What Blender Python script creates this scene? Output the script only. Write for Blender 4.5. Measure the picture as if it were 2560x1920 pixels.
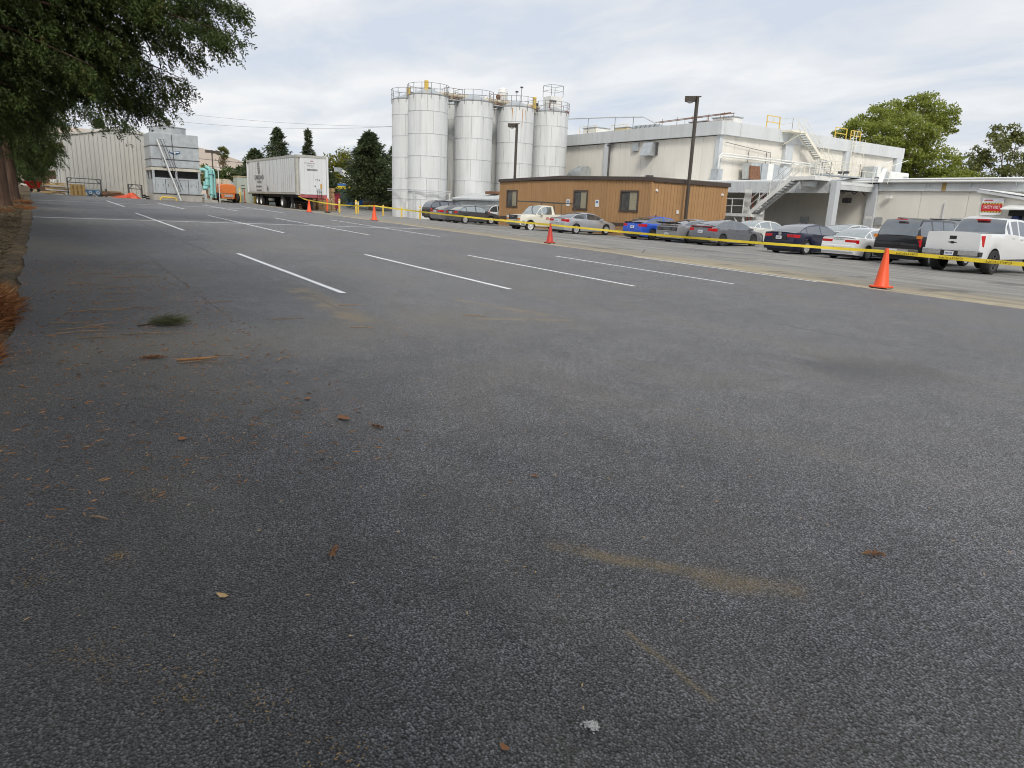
import bpy, math, random
import numpy as np
from mathutils import Vector, Matrix, Euler

for o in list(bpy.data.objects):
    bpy.data.objects.remove(o, do_unlink=True)
sc = bpy.context.scene
col = sc.collection
random.seed(7)
rng = np.random.default_rng(11)
R = math.radians

# ------------------------------------------------------------------ camera
RT = Vector((0.55612, 0.83013, 0.04027)); UP = Vector((-0.22458, 0.10344, 0.96895)); FW = Vector((-0.80018, 0.54790, -0.24395))
cam_d = bpy.data.cameras.new('camera')
cam_d.sensor_width = 36.0
cam_d.lens = 36.0 * 1750.0 / 2560.0
cam_d.clip_start = 0.05
cam_d.clip_end = 6000
cam = bpy.data.objects.new('camera', cam_d)
col.objects.link(cam)
cam.matrix_world = Matrix(((RT.x, UP.x, -FW.x, 0), (RT.y, UP.y, -FW.y, 0), (RT.z, UP.z, -FW.z, 1.5), (0, 0, 0, 1)))
sc.camera = cam

# ------------------------------------------------------------------ sky: overcast, thin patches of blue
SUN_DIR = Vector((0.66, -0.36, 0.66)).normalized()      # towards the sun
w = bpy.data.worlds.new('World')
sc.world = w
w.use_nodes = True
nt = w.node_tree
for n in list(nt.nodes):
    nt.nodes.remove(n)
N = nt.nodes.new
out = N('ShaderNodeOutputWorld'); bg = N('ShaderNodeBackground'); bg.inputs['Strength'].default_value = 0.1
nt.links.new(bg.outputs[0], out.inputs[0])
sky = N('ShaderNodeTexSky'); sky.sky_type = 'NISHITA'; sky.sun_disc = False
sky.sun_elevation = math.asin(SUN_DIR.z); sky.sun_rotation = math.atan2(SUN_DIR.x, SUN_DIR.y)
sky.air_density = 1.0; sky.dust_density = 2.0
tc = N('ShaderNodeTexCoord'); sp = N('ShaderNodeSeparateXYZ'); nt.links.new(tc.outputs['Generated'], sp.inputs[0])
zc = N('ShaderNodeMath'); zc.operation = 'MAXIMUM'; nt.links.new(sp.outputs[2], zc.inputs[0]); zc.inputs[1].default_value = 0.0
za = N('ShaderNodeMath'); za.operation = 'ADD'; nt.links.new(zc.outputs[0], za.inputs[0]); za.inputs[1].default_value = 0.12
dv = N('ShaderNodeVectorMath'); dv.operation = 'DIVIDE'; cmb = N('ShaderNodeCombineXYZ')
for i in range(2):
    nt.links.new(za.outputs[0], cmb.inputs[i])
cmb.inputs[2].default_value = 1.0
nt.links.new(tc.outputs['Generated'], dv.inputs[0]); nt.links.new(cmb.outputs[0], dv.inputs[1])
mp = N('ShaderNodeMapping'); mp.inputs['Scale'].default_value = (0.8, 1.25, 0.4); mp.inputs['Rotation'].default_value = (0, 0, R(40)); mp.inputs['Location'].default_value = (3.1, 1.7, 0)
nt.links.new(dv.outputs[0], mp.inputs[0])
n1 = N('ShaderNodeTexNoise'); n1.noise_dimensions = '2D'; n1.inputs['Scale'].default_value = 1.6; n1.inputs['Detail'].default_value = 5; n1.inputs['Roughness'].default_value = 0.55; n1.inputs['Distortion'].default_value = 0.2
nt.links.new(mp.outputs[0], n1.inputs['Vector'])
n2 = N('ShaderNodeTexNoise'); n2.noise_dimensions = '2D'; n2.inputs['Scale'].default_value = 0.45; n2.inputs['Detail'].default_value = 2
nt.links.new(mp.outputs[0], n2.inputs['Vector'])
nm = N('ShaderNodeMath'); nm.operation = 'MULTIPLY_ADD'; nt.links.new(n2.outputs[0], nm.inputs[0]); nm.inputs[1].default_value = 0.55; nt.links.new(n1.outputs[0], nm.inputs[2])
rp = N('ShaderNodeValToRGB')
el = rp.color_ramp.elements
el[0].position = 0.58; el[0].color = (4.5, 4.9, 5.55, 1)
el[1].position = 1.0; el[1].color = (6.2, 6.2, 6.25, 1)
e = rp.color_ramp.elements.new(0.70); e.color = (5.0, 5.25, 5.65, 1)
e = rp.color_ramp.elements.new(0.80); e.color = (5.4, 5.55, 5.8, 1)
e = rp.color_ramp.elements.new(0.90); e.color = (5.8, 5.9, 6.1, 1)
nt.links.new(nm.outputs[0], rp.inputs[0])
mx = N('ShaderNodeMix'); mx.data_type = 'RGBA'; mx.inputs[0].default_value = 0.93
nt.links.new(sky.outputs[0], mx.inputs[6]); nt.links.new(rp.outputs[0], mx.inputs[7])
nt.links.new(mx.outputs[2], bg.inputs[0])

sun_d = bpy.data.lights.new('sun', 'SUN'); sun_d.energy = 1.5; sun_d.angle = R(16); sun_d.color = (1.0, 0.95, 0.87)
sun = bpy.data.objects.new('sun', sun_d); col.objects.link(sun); sun.location = (40, -20, 60)
sun.rotation_euler = SUN_DIR.to_track_quat('Z', 'Y').to_euler()

vs = sc.view_settings
vs.view_transform = 'Standard'; vs.look = 'None'; vs.gamma = 1.0; vs.exposure = 0.58; vs.use_curve_mapping = False

sc.cycles.max_bounces = 5; sc.cycles.diffuse_bounces = 2; sc.cycles.glossy_bounces = 2; sc.cycles.transmission_bounces = 2; sc.cycles.transparent_max_bounces = 4
sc.cycles.caustics_reflective = False; sc.cycles.caustics_refractive = False; sc.cycles.filter_width = 1.05; sc.cycles.use_adaptive_sampling = True; sc.cycles.adaptive_threshold = 0.04; sc.cycles.use_light_tree = False

# ------------------------------------------------------------------ ground height (gentle falls of the yard)
GX, GY = -0.016113, -0.009565
def G(X, Y):
    xc = min(max(X, -110.0), 60.0); yc = max(Y, -30.0)
    ze = GX * xc + GY * min(yc, 16.2)
    if yc <= 16.2:
        return ze
    t = min((yc - 16.2) / 15.5, 1.0)
    zr = -0.14 - 0.005 * (max(xc, -75.0) + 26) + 0.045 * max(0.0, -78 - xc)
    return (1 - t) * ze + t * zr

# ------------------------------------------------------------------ materials
MATS = {}
def mat(name, c, rough=0.6, metal=0.0, var=0.12, scale=3.0, bump=0.0, bscale=40.0, spec=0.5, coat=0.0, c2=None, stretch=None, dirt=None):
    """Principled material; colour varies with object-independent noise in world metres, optional vertical streaks"""
    if name in MATS:
        return MATS[name]
    m = bpy.data.materials.new(name); m.use_nodes = True; MATS[name] = m
    t = m.node_tree; b = t.nodes['Principled BSDF']
    b.inputs['Roughness'].default_value = rough; b.inputs['Metallic'].default_value = metal
    b.inputs['Specular IOR Level'].default_value = spec
    b.inputs['Coat Weight'].default_value = coat; b.inputs['Coat Roughness'].default_value = 0.04
    g = t.nodes.new('ShaderNodeNewGeometry')
    vec = g.outputs['Position']
    if stretch:
        ms = t.nodes.new('ShaderNodeMapping'); ms.inputs['Scale'].default_value = stretch
        t.links.new(vec, ms.inputs[0]); vec = ms.outputs[0]
    n = t.nodes.new('ShaderNodeTexNoise'); n.inputs['Scale'].default_value = scale; n.inputs['Detail'].default_value = 5; n.inputs['Roughness'].default_value = 0.6
    t.links.new(vec, n.inputs['Vector'])
    r = t.nodes.new('ShaderNodeValToRGB')
    lo = c2 if c2 else tuple(x * (1 - var) for x in c); hi = tuple(min(1, x * (1 + var)) for x in c)
    r.color_ramp.elements[0].position = 0.32; r.color_ramp.elements[0].color = (*lo, 1)
    r.color_ramp.elements[1].position = 0.68; r.color_ramp.elements[1].color = (*(c if c2 else hi), 1)
    t.links.new(n.outputs[0], r.inputs[0])
    src = r.outputs[0]
    if dirt:
        dn = t.nodes.new('ShaderNodeTexNoise'); dn.inputs['Scale'].default_value = dirt[1]; dn.inputs['Detail'].default_value = 6
        dm = t.nodes.new('ShaderNodeMapping'); dm.inputs['Scale'].default_value = dirt[2]
        t.links.new(g.outputs['Position'], dm.inputs[0]); t.links.new(dm.outputs[0], dn.inputs['Vector'])
        dr = t.nodes.new('ShaderNodeMapRange'); dr.inputs[1].default_value = dirt[3]; dr.inputs[2].default_value = dirt[3] + 0.2; dr.inputs[4].default_value = dirt[4]
        t.links.new(dn.outputs[0], dr.inputs[0])
        dx = t.nodes.new('ShaderNodeMix'); dx.data_type = 'RGBA'; dx.inputs[7].default_value = (*dirt[0], 1)
        t.links.new(dr.outputs[0], dx.inputs[0]); t.links.new(src, dx.inputs[6]); src = dx.outputs[2]
    t.links.new(src, b.inputs['Base Color'])
    if bump:
        bn = t.nodes.new('ShaderNodeTexNoise'); bn.inputs['Scale'].default_value = bscale; bn.inputs['Detail'].default_value = 4
        t.links.new(g.outputs['Position'], bn.inputs['Vector'])
        bb = t.nodes.new('ShaderNodeBump'); bb.inputs['Strength'].default_value = bump; bb.inputs['Distance'].default_value = 0.02
        t.links.new(bn.outputs[0], bb.inputs['Height']); t.links.new(bb.outputs[0], b.inputs['Normal'])
    return m

def foliage_mat(name, dark, light, third=None, trans=0.25):
    if name in MATS:
        return MATS[name]
    m = bpy.data.materials.new(name); m.use_nodes = True; MATS[name] = m
    t = m.node_tree; b = t.nodes['Principled BSDF']; o = t.nodes['Material Output']
    g = t.nodes.new('ShaderNodeNewGeometry')
    r = t.nodes.new('ShaderNodeValToRGB'); r.color_ramp.elements[0].color = (*dark, 1); r.color_ramp.elements[1].color = (*light, 1)
    if third:
        e = r.color_ramp.elements.new(0.9); e.color = (*light, 1); r.color_ramp.elements[-1].color = (*third, 1)
    n = t.nodes.new('ShaderNodeTexNoise'); n.inputs['Scale'].default_value = 0.9; n.inputs['Detail'].default_value = 3
    t.links.new(g.outputs['Position'], n.inputs['Vector'])
    a = t.nodes.new('ShaderNodeMath'); a.operation = 'MULTIPLY_ADD'; a.inputs[1].default_value = 0.55
    t.links.new(g.outputs['Random Per Island'], a.inputs[0])
    s = t.nodes.new('ShaderNodeMath'); s.operation = 'MULTIPLY_ADD'; s.inputs[1].default_value = 1.4; s.inputs[2].default_value = -0.48
    t.links.new(n.outputs[0], s.inputs[0]); t.links.new(s.outputs[0], a.inputs[2])
    t.links.new(a.outputs[0], r.inputs[0]); t.links.new(r.outputs[0], b.inputs['Base Color'])
    b.inputs['Roughness'].default_value = 0.65; b.inputs['Specular IOR Level'].default_value = 0.3
    tr = t.nodes.new('ShaderNodeBsdfTranslucent'); t.links.new(r.outputs[0], tr.inputs[0])
    ms = t.nodes.new('ShaderNodeMixShader'); ms.inputs[0].default_value = trans
    t.links.new(b.outputs[0], ms.inputs[1]); t.links.new(tr.outputs[0], ms.inputs[2]); t.links.new(ms.outputs[0], o.inputs[0])
    return m

# ------------------------------------------------------------------ mesh builder
ORG = {}
def tag(o, label=None, cat=None, group=None, kind=None):
    if label: o['label'] = label
    if cat: o['category'] = cat
    if group: o['group'] = group
    if kind: o['kind'] = kind
    return o

def thing(name, label, cat, loc=(0, 0, 0), rz=0.0, group=None):
    o = bpy.data.objects.new(name, None); col.objects.link(o)
    o.location = loc; o.rotation_euler = (0, 0, rz); o.empty_display_size = 0.2
    ORG[o] = Vector(loc) if rz == 0.0 else Vector((0, 0, 0))
    return tag(o, label, cat, group)

def link(name, me, parent=None, loc=None, rot=None):
    o = bpy.data.objects.new(name, me); col.objects.link(o)
    if parent is not None:
        o.parent = parent; ORG[o] = ORG.get(parent, Vector((0, 0, 0)))
    if loc is not None: o.location = loc
    if rot is not None: o.rotation_euler = rot
    return o

def copy_tree(o, parent=None):
    c = o.copy(); col.objects.link(c); c.parent = parent
    for ch in [x for x in o.children]:
        copy_tree(ch, c)
    return c

class MB:
    def __init__(s):
        s.v = []; s.f = []
    def add(s, vs, fs):
        k = len(s.v); s.v += [tuple(p) for p in vs]; s.f += [tuple(k + i for i in q) for q in fs]
        return s
    def box(s, x0, x1, y0, y1, z0, z1):
        return s.add([(x0, y0, z0), (x1, y0, z0), (x1, y1, z0), (x0, y1, z0), (x0, y0, z1), (x1, y0, z1), (x1, y1, z1), (x0, y1, z1)],
                     [(3, 2, 1, 0), (4, 5, 6, 7), (0, 1, 5, 4), (1, 2, 6, 5), (2, 3, 7, 6), (3, 0, 4, 7)])
    def beam(s, a, b, wd, ht, up=(0, 0, 1)):
        a = Vector(a); b = Vector(b); d = (b - a)
        if d.length < 1e-6: return s
        d.normalize(); u = Vector(up)
        if abs(d.dot(u)) > 0.99: u = Vector((1, 0, 0))
        x = d.cross(u).normalized() * wd / 2; u = x.cross(d).normalized() * ht / 2
        vs = [a - x - u, a + x - u, a + x + u, a - x + u, b - x - u, b + x - u, b + x + u, b - x + u]
        return s.add(vs, [(0, 1, 2, 3), (7, 6, 5, 4), (4, 5, 1, 0), (5, 6, 2, 1), (6, 7, 3, 2), (7, 4, 0, 3)])
    def tube(s, pts, rad, n=8, cap=True):
        pts = [Vector(p) for p in pts]
        if not isinstance(rad, (list, tuple)): rad = [rad] * len(pts)
        k = len(s.v); prev = None
        for i, p in enumerate(pts):
            d = (pts[min(i + 1, len(pts) - 1)] - pts[max(i - 1, 0)]).normalized()
            if prev is None:
                u = Vector((0, 0, 1)) if abs(d.z) < 0.95 else Vector((1, 0, 0))
                x = d.cross(u).normalized()
            else:
                x = (prev - d * prev.dot(d)).normalized()
            prev = x; y = d.cross(x)
            for j in range(n):
                a = 2 * math.pi * j / n
                s.v.append(tuple(p + (x * math.cos(a) + y * math.sin(a)) * rad[i]))
        for i in range(len(pts) - 1):
            for j in range(n):
                a = k + i * n + j; b = k + i * n + (j + 1) % n
                s.f.append((a, b, b + n, a + n))
        if cap:
            s.f.append(tuple(k + j for j in range(n - 1, -1, -1))); s.f.append(tuple(k + (len(pts) - 1) * n + j for j in range(n)))
        return s
    def lathe(s, prof, n=24, c=(0, 0, 0), axis='z', a0=0.0, a1=2 * math.pi):
        full = abs(a1 - a0 - 2 * math.pi) < 1e-6; m = n if full else n + 1
        k = len(s.v); c = Vector(c)
        for (r, h) in prof:
            for j in range(m):
                a = a0 + (a1 - a0) * j / n; p = (r * math.cos(a), r * math.sin(a), h)
                if axis == 'y': p = (p[0], -p[2], p[1])
                if axis == 'x': p = (p[2], p[0], p[1])
                s.v.append(tuple(c + Vector(p)))
        for i in range(len(prof) - 1):
            for j in range(n if full else n):
                a = k + i * m + j; b = k + i * m + (j + 1) % m
                s.f.append((a, b, b + m, a + m))
        return s
    def prism(s, poly, h0, h1, axis='z'):
        """poly: 2-D outline; axis z: (x,y) outline raised; axis y: (x,z) outline along y; axis x: (y,z) along x"""
        n = len(poly); vs = []
        for h in (h0, h1):
            for (a, b) in poly:
                vs.append((a, b, h) if axis == 'z' else (a, h, b) if axis == 'y' else (h, a, b))
        fs = [tuple(range(n - 1, -1, -1)), tuple(range(n, 2 * n))] + [(i, (i + 1) % n, n + (i + 1) % n, n + i) for i in range(n)]
        return s.add(vs, fs)
    def mesh(s, name, m, smooth=False):
        me = bpy.data.meshes.new(name); me.from_pydata(s.v, [], s.f); me.materials.append(m)
        if smooth: me.polygons.foreach_set('use_smooth', [True] * len(me.polygons))
        me.update()
        return me
    def build(s, name, m, parent=None, smooth=False, bevel=0.0, auto=None):
        if parent is not None:
            o = ORG.get(parent, Vector((0, 0, 0)))
            s.v = [(p[0] - o.x, p[1] - o.y, p[2] - o.z) for p in s.v]
        ob = link(name, s.mesh(name, m, smooth), parent)
        if bevel:
            b = ob.modifiers.new('bevel', 'BEVEL'); b.width = bevel; b.segments = 2; b.limit_method = 'ANGLE'; b.angle_limit = R(40)
        if auto:
            me = ob.data
            me.polygons.foreach_set('use_smooth', [True] * len(me.polygons)); me.set_sharp_from_angle(angle=R(auto))
        return ob

def arr_mesh(name, V, F, m, smooth=False):
    V = np.asarray(V, np.float32); F = np.asarray(F, np.int32)
    me = bpy.data.meshes.new(name); k = F.shape[1]
    me.vertices.add(len(V)); me.vertices.foreach_set('co', V.ravel())
    me.loops.add(F.size); me.loops.foreach_set('vertex_index', F.ravel())
    me.polygons.add(len(F)); me.polygons.foreach_set('loop_start', np.arange(len(F), dtype=np.int32) * k)
    me.polygons.foreach_set('loop_total', np.full(len(F), k, np.int32))
    if smooth: me.polygons.foreach_set('use_smooth', np.ones(len(F), bool))
    me.materials.append(m); me.update(calc_edges=True); me.validate()
    return me

def text(name, body, size, loc, rot, m, parent=None, ext=0.004, align='CENTER', sx=1.0, shear=0.0):
    cu = bpy.data.curves.new(name, 'FONT'); cu.body = body; cu.size = size; cu.extrude = ext; cu.align_x = align; cu.align_y = 'CENTER'; cu.shear = shear
    cu.resolution_u = 3
    ob = bpy.data.objects.new('tmp', cu)
    me = bpy.data.meshes.new_from_object(ob); bpy.data.objects.remove(ob); bpy.data.curves.remove(cu)
    me.name = name; me.materials.clear(); me.materials.append(m)
    o = link(name, me, parent); org = ORG.get(parent, Vector((0, 0, 0))) if parent is not None else Vector((0, 0, 0))
    o.location = Vector(loc) - org; o.rotation_euler = rot; o.scale = (sx, 1, 1)
    return o
FACE_Y = (R(90), 0, 0)          # writing on a face that looks towards -Y
FACE_X = (R(90), 0, R(90))      # writing on a face that looks towards +X

def rail(mb, pts, h=1.05, step=1.5, r=0.022, mid=True, n=6):
    pts = [Vector(p) for p in pts]
    for a, b in zip(pts[:-1], pts[1:]):
        k = max(1, round((b - a).length / step))
        for i in range(k + 1):
            p = a.lerp(b, i / k); mb.tube([p, p + Vector((0, 0, h))], r, n)
        mb.tube([a + Vector((0, 0, h)), b + Vector((0, 0, h))], r, n)
        if mid: mb.tube([a + Vector((0, 0, h * 0.52)), b + Vector((0, 0, h * 0.52))], r * 0.85, n)
    return mb
# ================================================================== ground
def grid_sheet(name, xs, ys, zf, m, kind='structure', smooth=True):
    V = [(x, y, zf(x, y)) for y in ys for x in xs]; nx = len(xs)
    F = [(j * nx + i, j * nx + i + 1, (j + 1) * nx + i + 1, (j + 1) * nx + i) for j in range(len(ys) - 1) for i in range(nx - 1)]
    me = bpy.data.meshes.new(name); me.from_pydata(V, [], F); me.materials.append(m)
    me.polygons.foreach_set('use_smooth', [smooth] * len(F)); me.update()
    o = link(name, me); tag(o, kind=kind)
    return o
def lin(a, b, st):
    n = max(1, round((b - a) / st)); return [a + (b - a) * i / n for i in range(n + 1)]

class NT:
    """tiny helper to write node graphs as expressions"""
    def __init__(s, m): s.t = m.node_tree
    def n(s, typ, **kw):
        x = s.t.nodes.new(typ)
        for k, v in kw.items(): setattr(x, k, v)
        return x
    def put(s, sock, v):
        if isinstance(v, bpy.types.NodeSocket): s.t.links.new(v, sock)
        else: sock.default_value = v
    def math(s, op, a, b=0.0, c=0.0, clamp=False):
        x = s.n('ShaderNodeMath', operation=op, use_clamp=clamp); s.put(x.inputs[0], a); s.put(x.inputs[1], b); s.put(x.inputs[2], c)
        return x.outputs[0]
    def noise(s, vec, scale, detail=4, rough=0.55, dist=0.0):
        x = s.n('ShaderNodeTexNoise', noise_dimensions='2D'); s.put(x.inputs['Vector'], vec); x.inputs['Scale'].default_value = scale; x.inputs['Detail'].default_value = detail
        x.inputs['Roughness'].default_value = rough; x.inputs['Distortion'].default_value = dist
        return x.outputs[0]
    def voro(s, vec, scale, feature='F1', out=0, rand=1.0):
        x = s.n('ShaderNodeTexVoronoi', feature=feature, voronoi_dimensions='2D'); s.put(x.inputs['Vector'], vec); x.inputs['Scale'].default_value = scale; x.inputs['Randomness'].default_value = rand
        return x.outputs[out]
    def mapr(s, v, a, b, c=0.0, d=1.0, smooth=True):
        x = s.n('ShaderNodeMapRange'); x.interpolation_type = 'SMOOTHSTEP' if smooth else 'LINEAR'
        for i, q in enumerate((v, a, b, c, d)): s.put(x.inputs[i], q)
        return x.outputs[0]
    def mapping(s, vec, loc=(0, 0, 0), rot=(0, 0, 0), sc=(1, 1, 1)):
        x = s.n('ShaderNodeMapping'); s.put(x.inputs[0], vec); x.inputs[1].default_value = loc; x.inputs[2].default_value = rot; x.inputs[3].default_value = sc
        return x.outputs[0]
    def mix(s, f, a, b, mode='MIX'):
        x = s.n('ShaderNodeMix', data_type='RGBA', blend_type=mode); s.put(x.inputs[0], f)
        s.put(x.inputs[6], a if isinstance(a, bpy.types.NodeSocket) else (*a, 1)); s.put(x.inputs[7], b if isinstance(b, bpy.types.NodeSocket) else (*b, 1))
        return x.outputs[2]
    def seg(s, vec, a, b, wd, soft, wob=0.0):
        """1 inside a strip from a to b of half width wd"""
        dx, dy = b[0] - a[0], b[1] - a[1]; L = math.hypot(dx, dy); an = math.atan2(dy, dx)
        c, sn = math.cos(-an), math.sin(-an); mx_, my_ = (a[0] + b[0]) / 2, (a[1] + b[1]) / 2
        p = s.mapping(vec, (-(c * mx_ - sn * my_), -(sn * mx_ + c * my_), 0), (0, 0, -an))
        sp_ = s.n('ShaderNodeSeparateXYZ'); s.put(sp_.inputs[0], p)
        ax = s.math('ABSOLUTE', sp_.outputs[0]); y = sp_.outputs[1]
        if wob: y = s.math('MULTIPLY_ADD', s.wobble, wob, y)
        ay = s.math('ABSOLUTE', y)
        return s.math('MULTIPLY', s.mapr(ax, L / 2, L / 2 - max(soft, 0.06 * L), 0, 1), s.mapr(ay, wd + soft, max(wd - soft, 0), 0, 1))

def asphalt_new():
    m = bpy.data.materials.new('fresh_asphalt'); m.use_nodes = True; h = NT(m); b = m.node_tree.nodes['Principled BSDF']
    P = h.n('ShaderNodeNewGeometry').outputs['Position']
    # aggregate: stones held in dark binder
    vo = h.n('ShaderNodeTexVoronoi', feature='F1', voronoi_dimensions='2D'); h.put(vo.inputs['Vector'], P); vo.inputs['Scale'].default_value = 122.0
    bs = h.n('ShaderNodeSeparateColor'); h.put(bs.inputs[0], vo.outputs[1]); bigd = vo.outputs[0]
    patch = h.noise(P, 0.4, 3, 0.6, 0.4); fine = h.noise(P, 85.0, 3, 0.8); mid = h.noise(P, 2.6, 3, 0.65)
    h.wobble = h.math('MULTIPLY_ADD', mid, 2.0, -1.0)
    tone = h.math('MULTIPLY_ADD', h.math('POWER', bs.outputs[0], 3.0), 0.34, 0.092)
    v = h.math('MULTIPLY', tone, h.mapr(bigd, 0.63, 0.37, 0.08, 1.0))
    v2 = h.n('ShaderNodeTexVoronoi', feature='F1', voronoi_dimensions='2D'); h.put(v2.inputs['Vector'], P); v2.inputs['Scale'].default_value = 48.0
    b2 = h.n('ShaderNodeSeparateColor'); h.put(b2.inputs[0], v2.outputs[1]); chip = h.math('MULTIPLY', h.mapr(b2.outputs[0], 0.72, 0.8), h.mapr(v2.outputs[0], 0.34, 0.24)); hole = h.math('MULTIPLY', h.mapr(b2.outputs[1], 0.86, 0.92), h.mapr(v2.outputs[0], 0.5, 0.25))
    v = h.math('MULTIPLY_ADD', chip, h.math('MULTIPLY_ADD', b2.outputs[2], 0.09, 0.01), v)
    v = h.math('MULTIPLY', v, h.math('MULTIPLY_ADD', hole, -0.75, 1.0))
    v = h.math('MULTIPLY_ADD', h.mapr(fine, 0.50, 0.72), 0.10, v)
    v = h.math('MULTIPLY', v, h.mapr(patch, 0.3, 0.7, 0.92, 1.08))
    v = h.math('MULTIPLY', v, h.mapr(mid, 0.25, 0.75, 0.9, 1.1))
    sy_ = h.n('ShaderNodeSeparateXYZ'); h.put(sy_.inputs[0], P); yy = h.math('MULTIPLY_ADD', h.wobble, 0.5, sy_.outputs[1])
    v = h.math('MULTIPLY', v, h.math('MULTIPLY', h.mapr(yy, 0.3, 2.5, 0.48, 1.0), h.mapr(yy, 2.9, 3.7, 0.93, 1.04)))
    cc = h.n('ShaderNodeCombineColor'); h.put(cc.inputs[0], v); h.put(cc.inputs[1], h.math('MULTIPLY', v, 1.0)); h.put(cc.inputs[2], h.math('MULTIPLY', v, 1.05))
    c = cc.outputs[0]
    # dust: broad tan film in drifts plus the streaks swept across the mat
    speck = h.mapr(fine, 0.42, 0.62, 0, 1)
    drift = h.noise(h.mapping(P, rot=(0, 0, 0.5), sc=(0.22, 0.5, 1)), 1.0, 4, 0.62, 0.5)
    band = h.math('ADD', h.seg(P, (-7.2, -0.3), (-7.0, 3.2), 0.75, 0.6, 0.5), h.seg(P, (-7.6, 2.6), (-7.6, 6.4), 0.8, 0.7, 0.7), clamp=True)
    d1 = h.math('MULTIPLY', h.mapr(drift, 0.45, 0.72, 0, 0.42), 1.0)
    d2 = h.math('MULTIPLY', band, h.mapr(drift, 0.3, 0.6, 0.25, 0.75))
    dust = h.math('MULTIPLY', h.math('MAXIMUM', d1, d2), h.math('MULTIPLY_ADD', speck, 0.75, 0.25))
    c = h.mix(dust, c, (0.20, 0.175, 0.125))
    tanm = None
    for (a, q, wd, soft, wob, k) in [((-2.30, 1.75), (-1.70, 2.26), 0.02, 0.06, 0.05, 0.95), ((-1.80, 2.18), (-1.38, 2.50), 0.03, 0.09, 0.09, 0.85), ((-1.62, 1.65), (-1.17, 1.63), 0.002, 0.022, 0.03, 0.7),
                                     ((-11.0, 3.35), (-7.6, 3.15), 0.06, 0.25, 0.3, 0.8), ((-9.4, 5.2), (-7.6, 5.8), 0.03, 0.12, 0.2, 0.7), ((-7.7, 4.6), (-7.2, 5.9), 0.02, 0.08, 0.1, 0.7)]:
        s_ = h.math('MULTIPLY', h.seg(P, a, q, wd, soft, wob), k)
        tanm = s_ if tanm is None else h.math('MAXIMUM', tanm, s_)
    tanm = h.math('MULTIPLY', h.math('MULTIPLY', tanm, h.mapr(mid, 0.3, 0.6, 0.3, 1.0)), h.math('MULTIPLY_ADD', speck, 0.7, 0.3))
    c = h.mix(tanm, c, (0.33, 0.235, 0.10))
    # paving seams and roller edges: thin open joints, broken by noise
    seam = None
    for (a, q, wd) in [((-60, 3.3), (-7.5, 3.25), 0.012), ((-30, 2.12), (-8.0, 1.8), 0.008), ((-5.4, 6.25), (-0.5, 6.55), 0.012), ((-9.5, 8.6), (-4.2, 8.9), 0.014)]:
        s_ = h.seg(P, a, q, wd, 0.012, 0.05)
        seam = s_ if seam is None else h.math('MAXIMUM', seam, s_)
    seam = h.math('MULTIPLY', seam, h.mapr(patch, 0.4, 0.6, 0.1, 0.9))
    c = h.mix(seam, c, (0.018, 0.018, 0.018))
    dk = h.math('MULTIPLY', h.seg(P, (-4.2, 6.3), (-3.4, 8.1), 0.35, 0.5, 0.3), 0.45)
    c = h.mix(dk, c, (0.035, 0.035, 0.037))
    h.put(b.inputs['Base Color'], c)
    h.put(b.inputs['Roughness'], h.mapr(bs.outputs[1], 0, 1, 0.5, 0.85)); b.inputs['Specular IOR Level'].default_value = 0.55; b.inputs['Sheen Weight'].default_value = 0.06; b.inputs['Sheen Roughness'].default_value = 0.45; b.inputs['Sheen Tint'].default_value = (1.0, 0.97, 0.9, 1)
    ht = h.math('MULTIPLY_ADD', h.mapr(bigd, 0.7, 0.1), h.math('MULTIPLY_ADD', bs.outputs[2], 0.8, 0.3), h.math('MULTIPLY', fine, 0.8))
    bp = h.n('ShaderNodeBump'); bp.inputs['Strength'].default_value = 1.0; bp.inputs['Distance'].default_value = 0.005; h.put(bp.inputs['Height'], ht)
    h.put(b.inputs['Normal'], bp.outputs[0])
    return m

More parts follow.
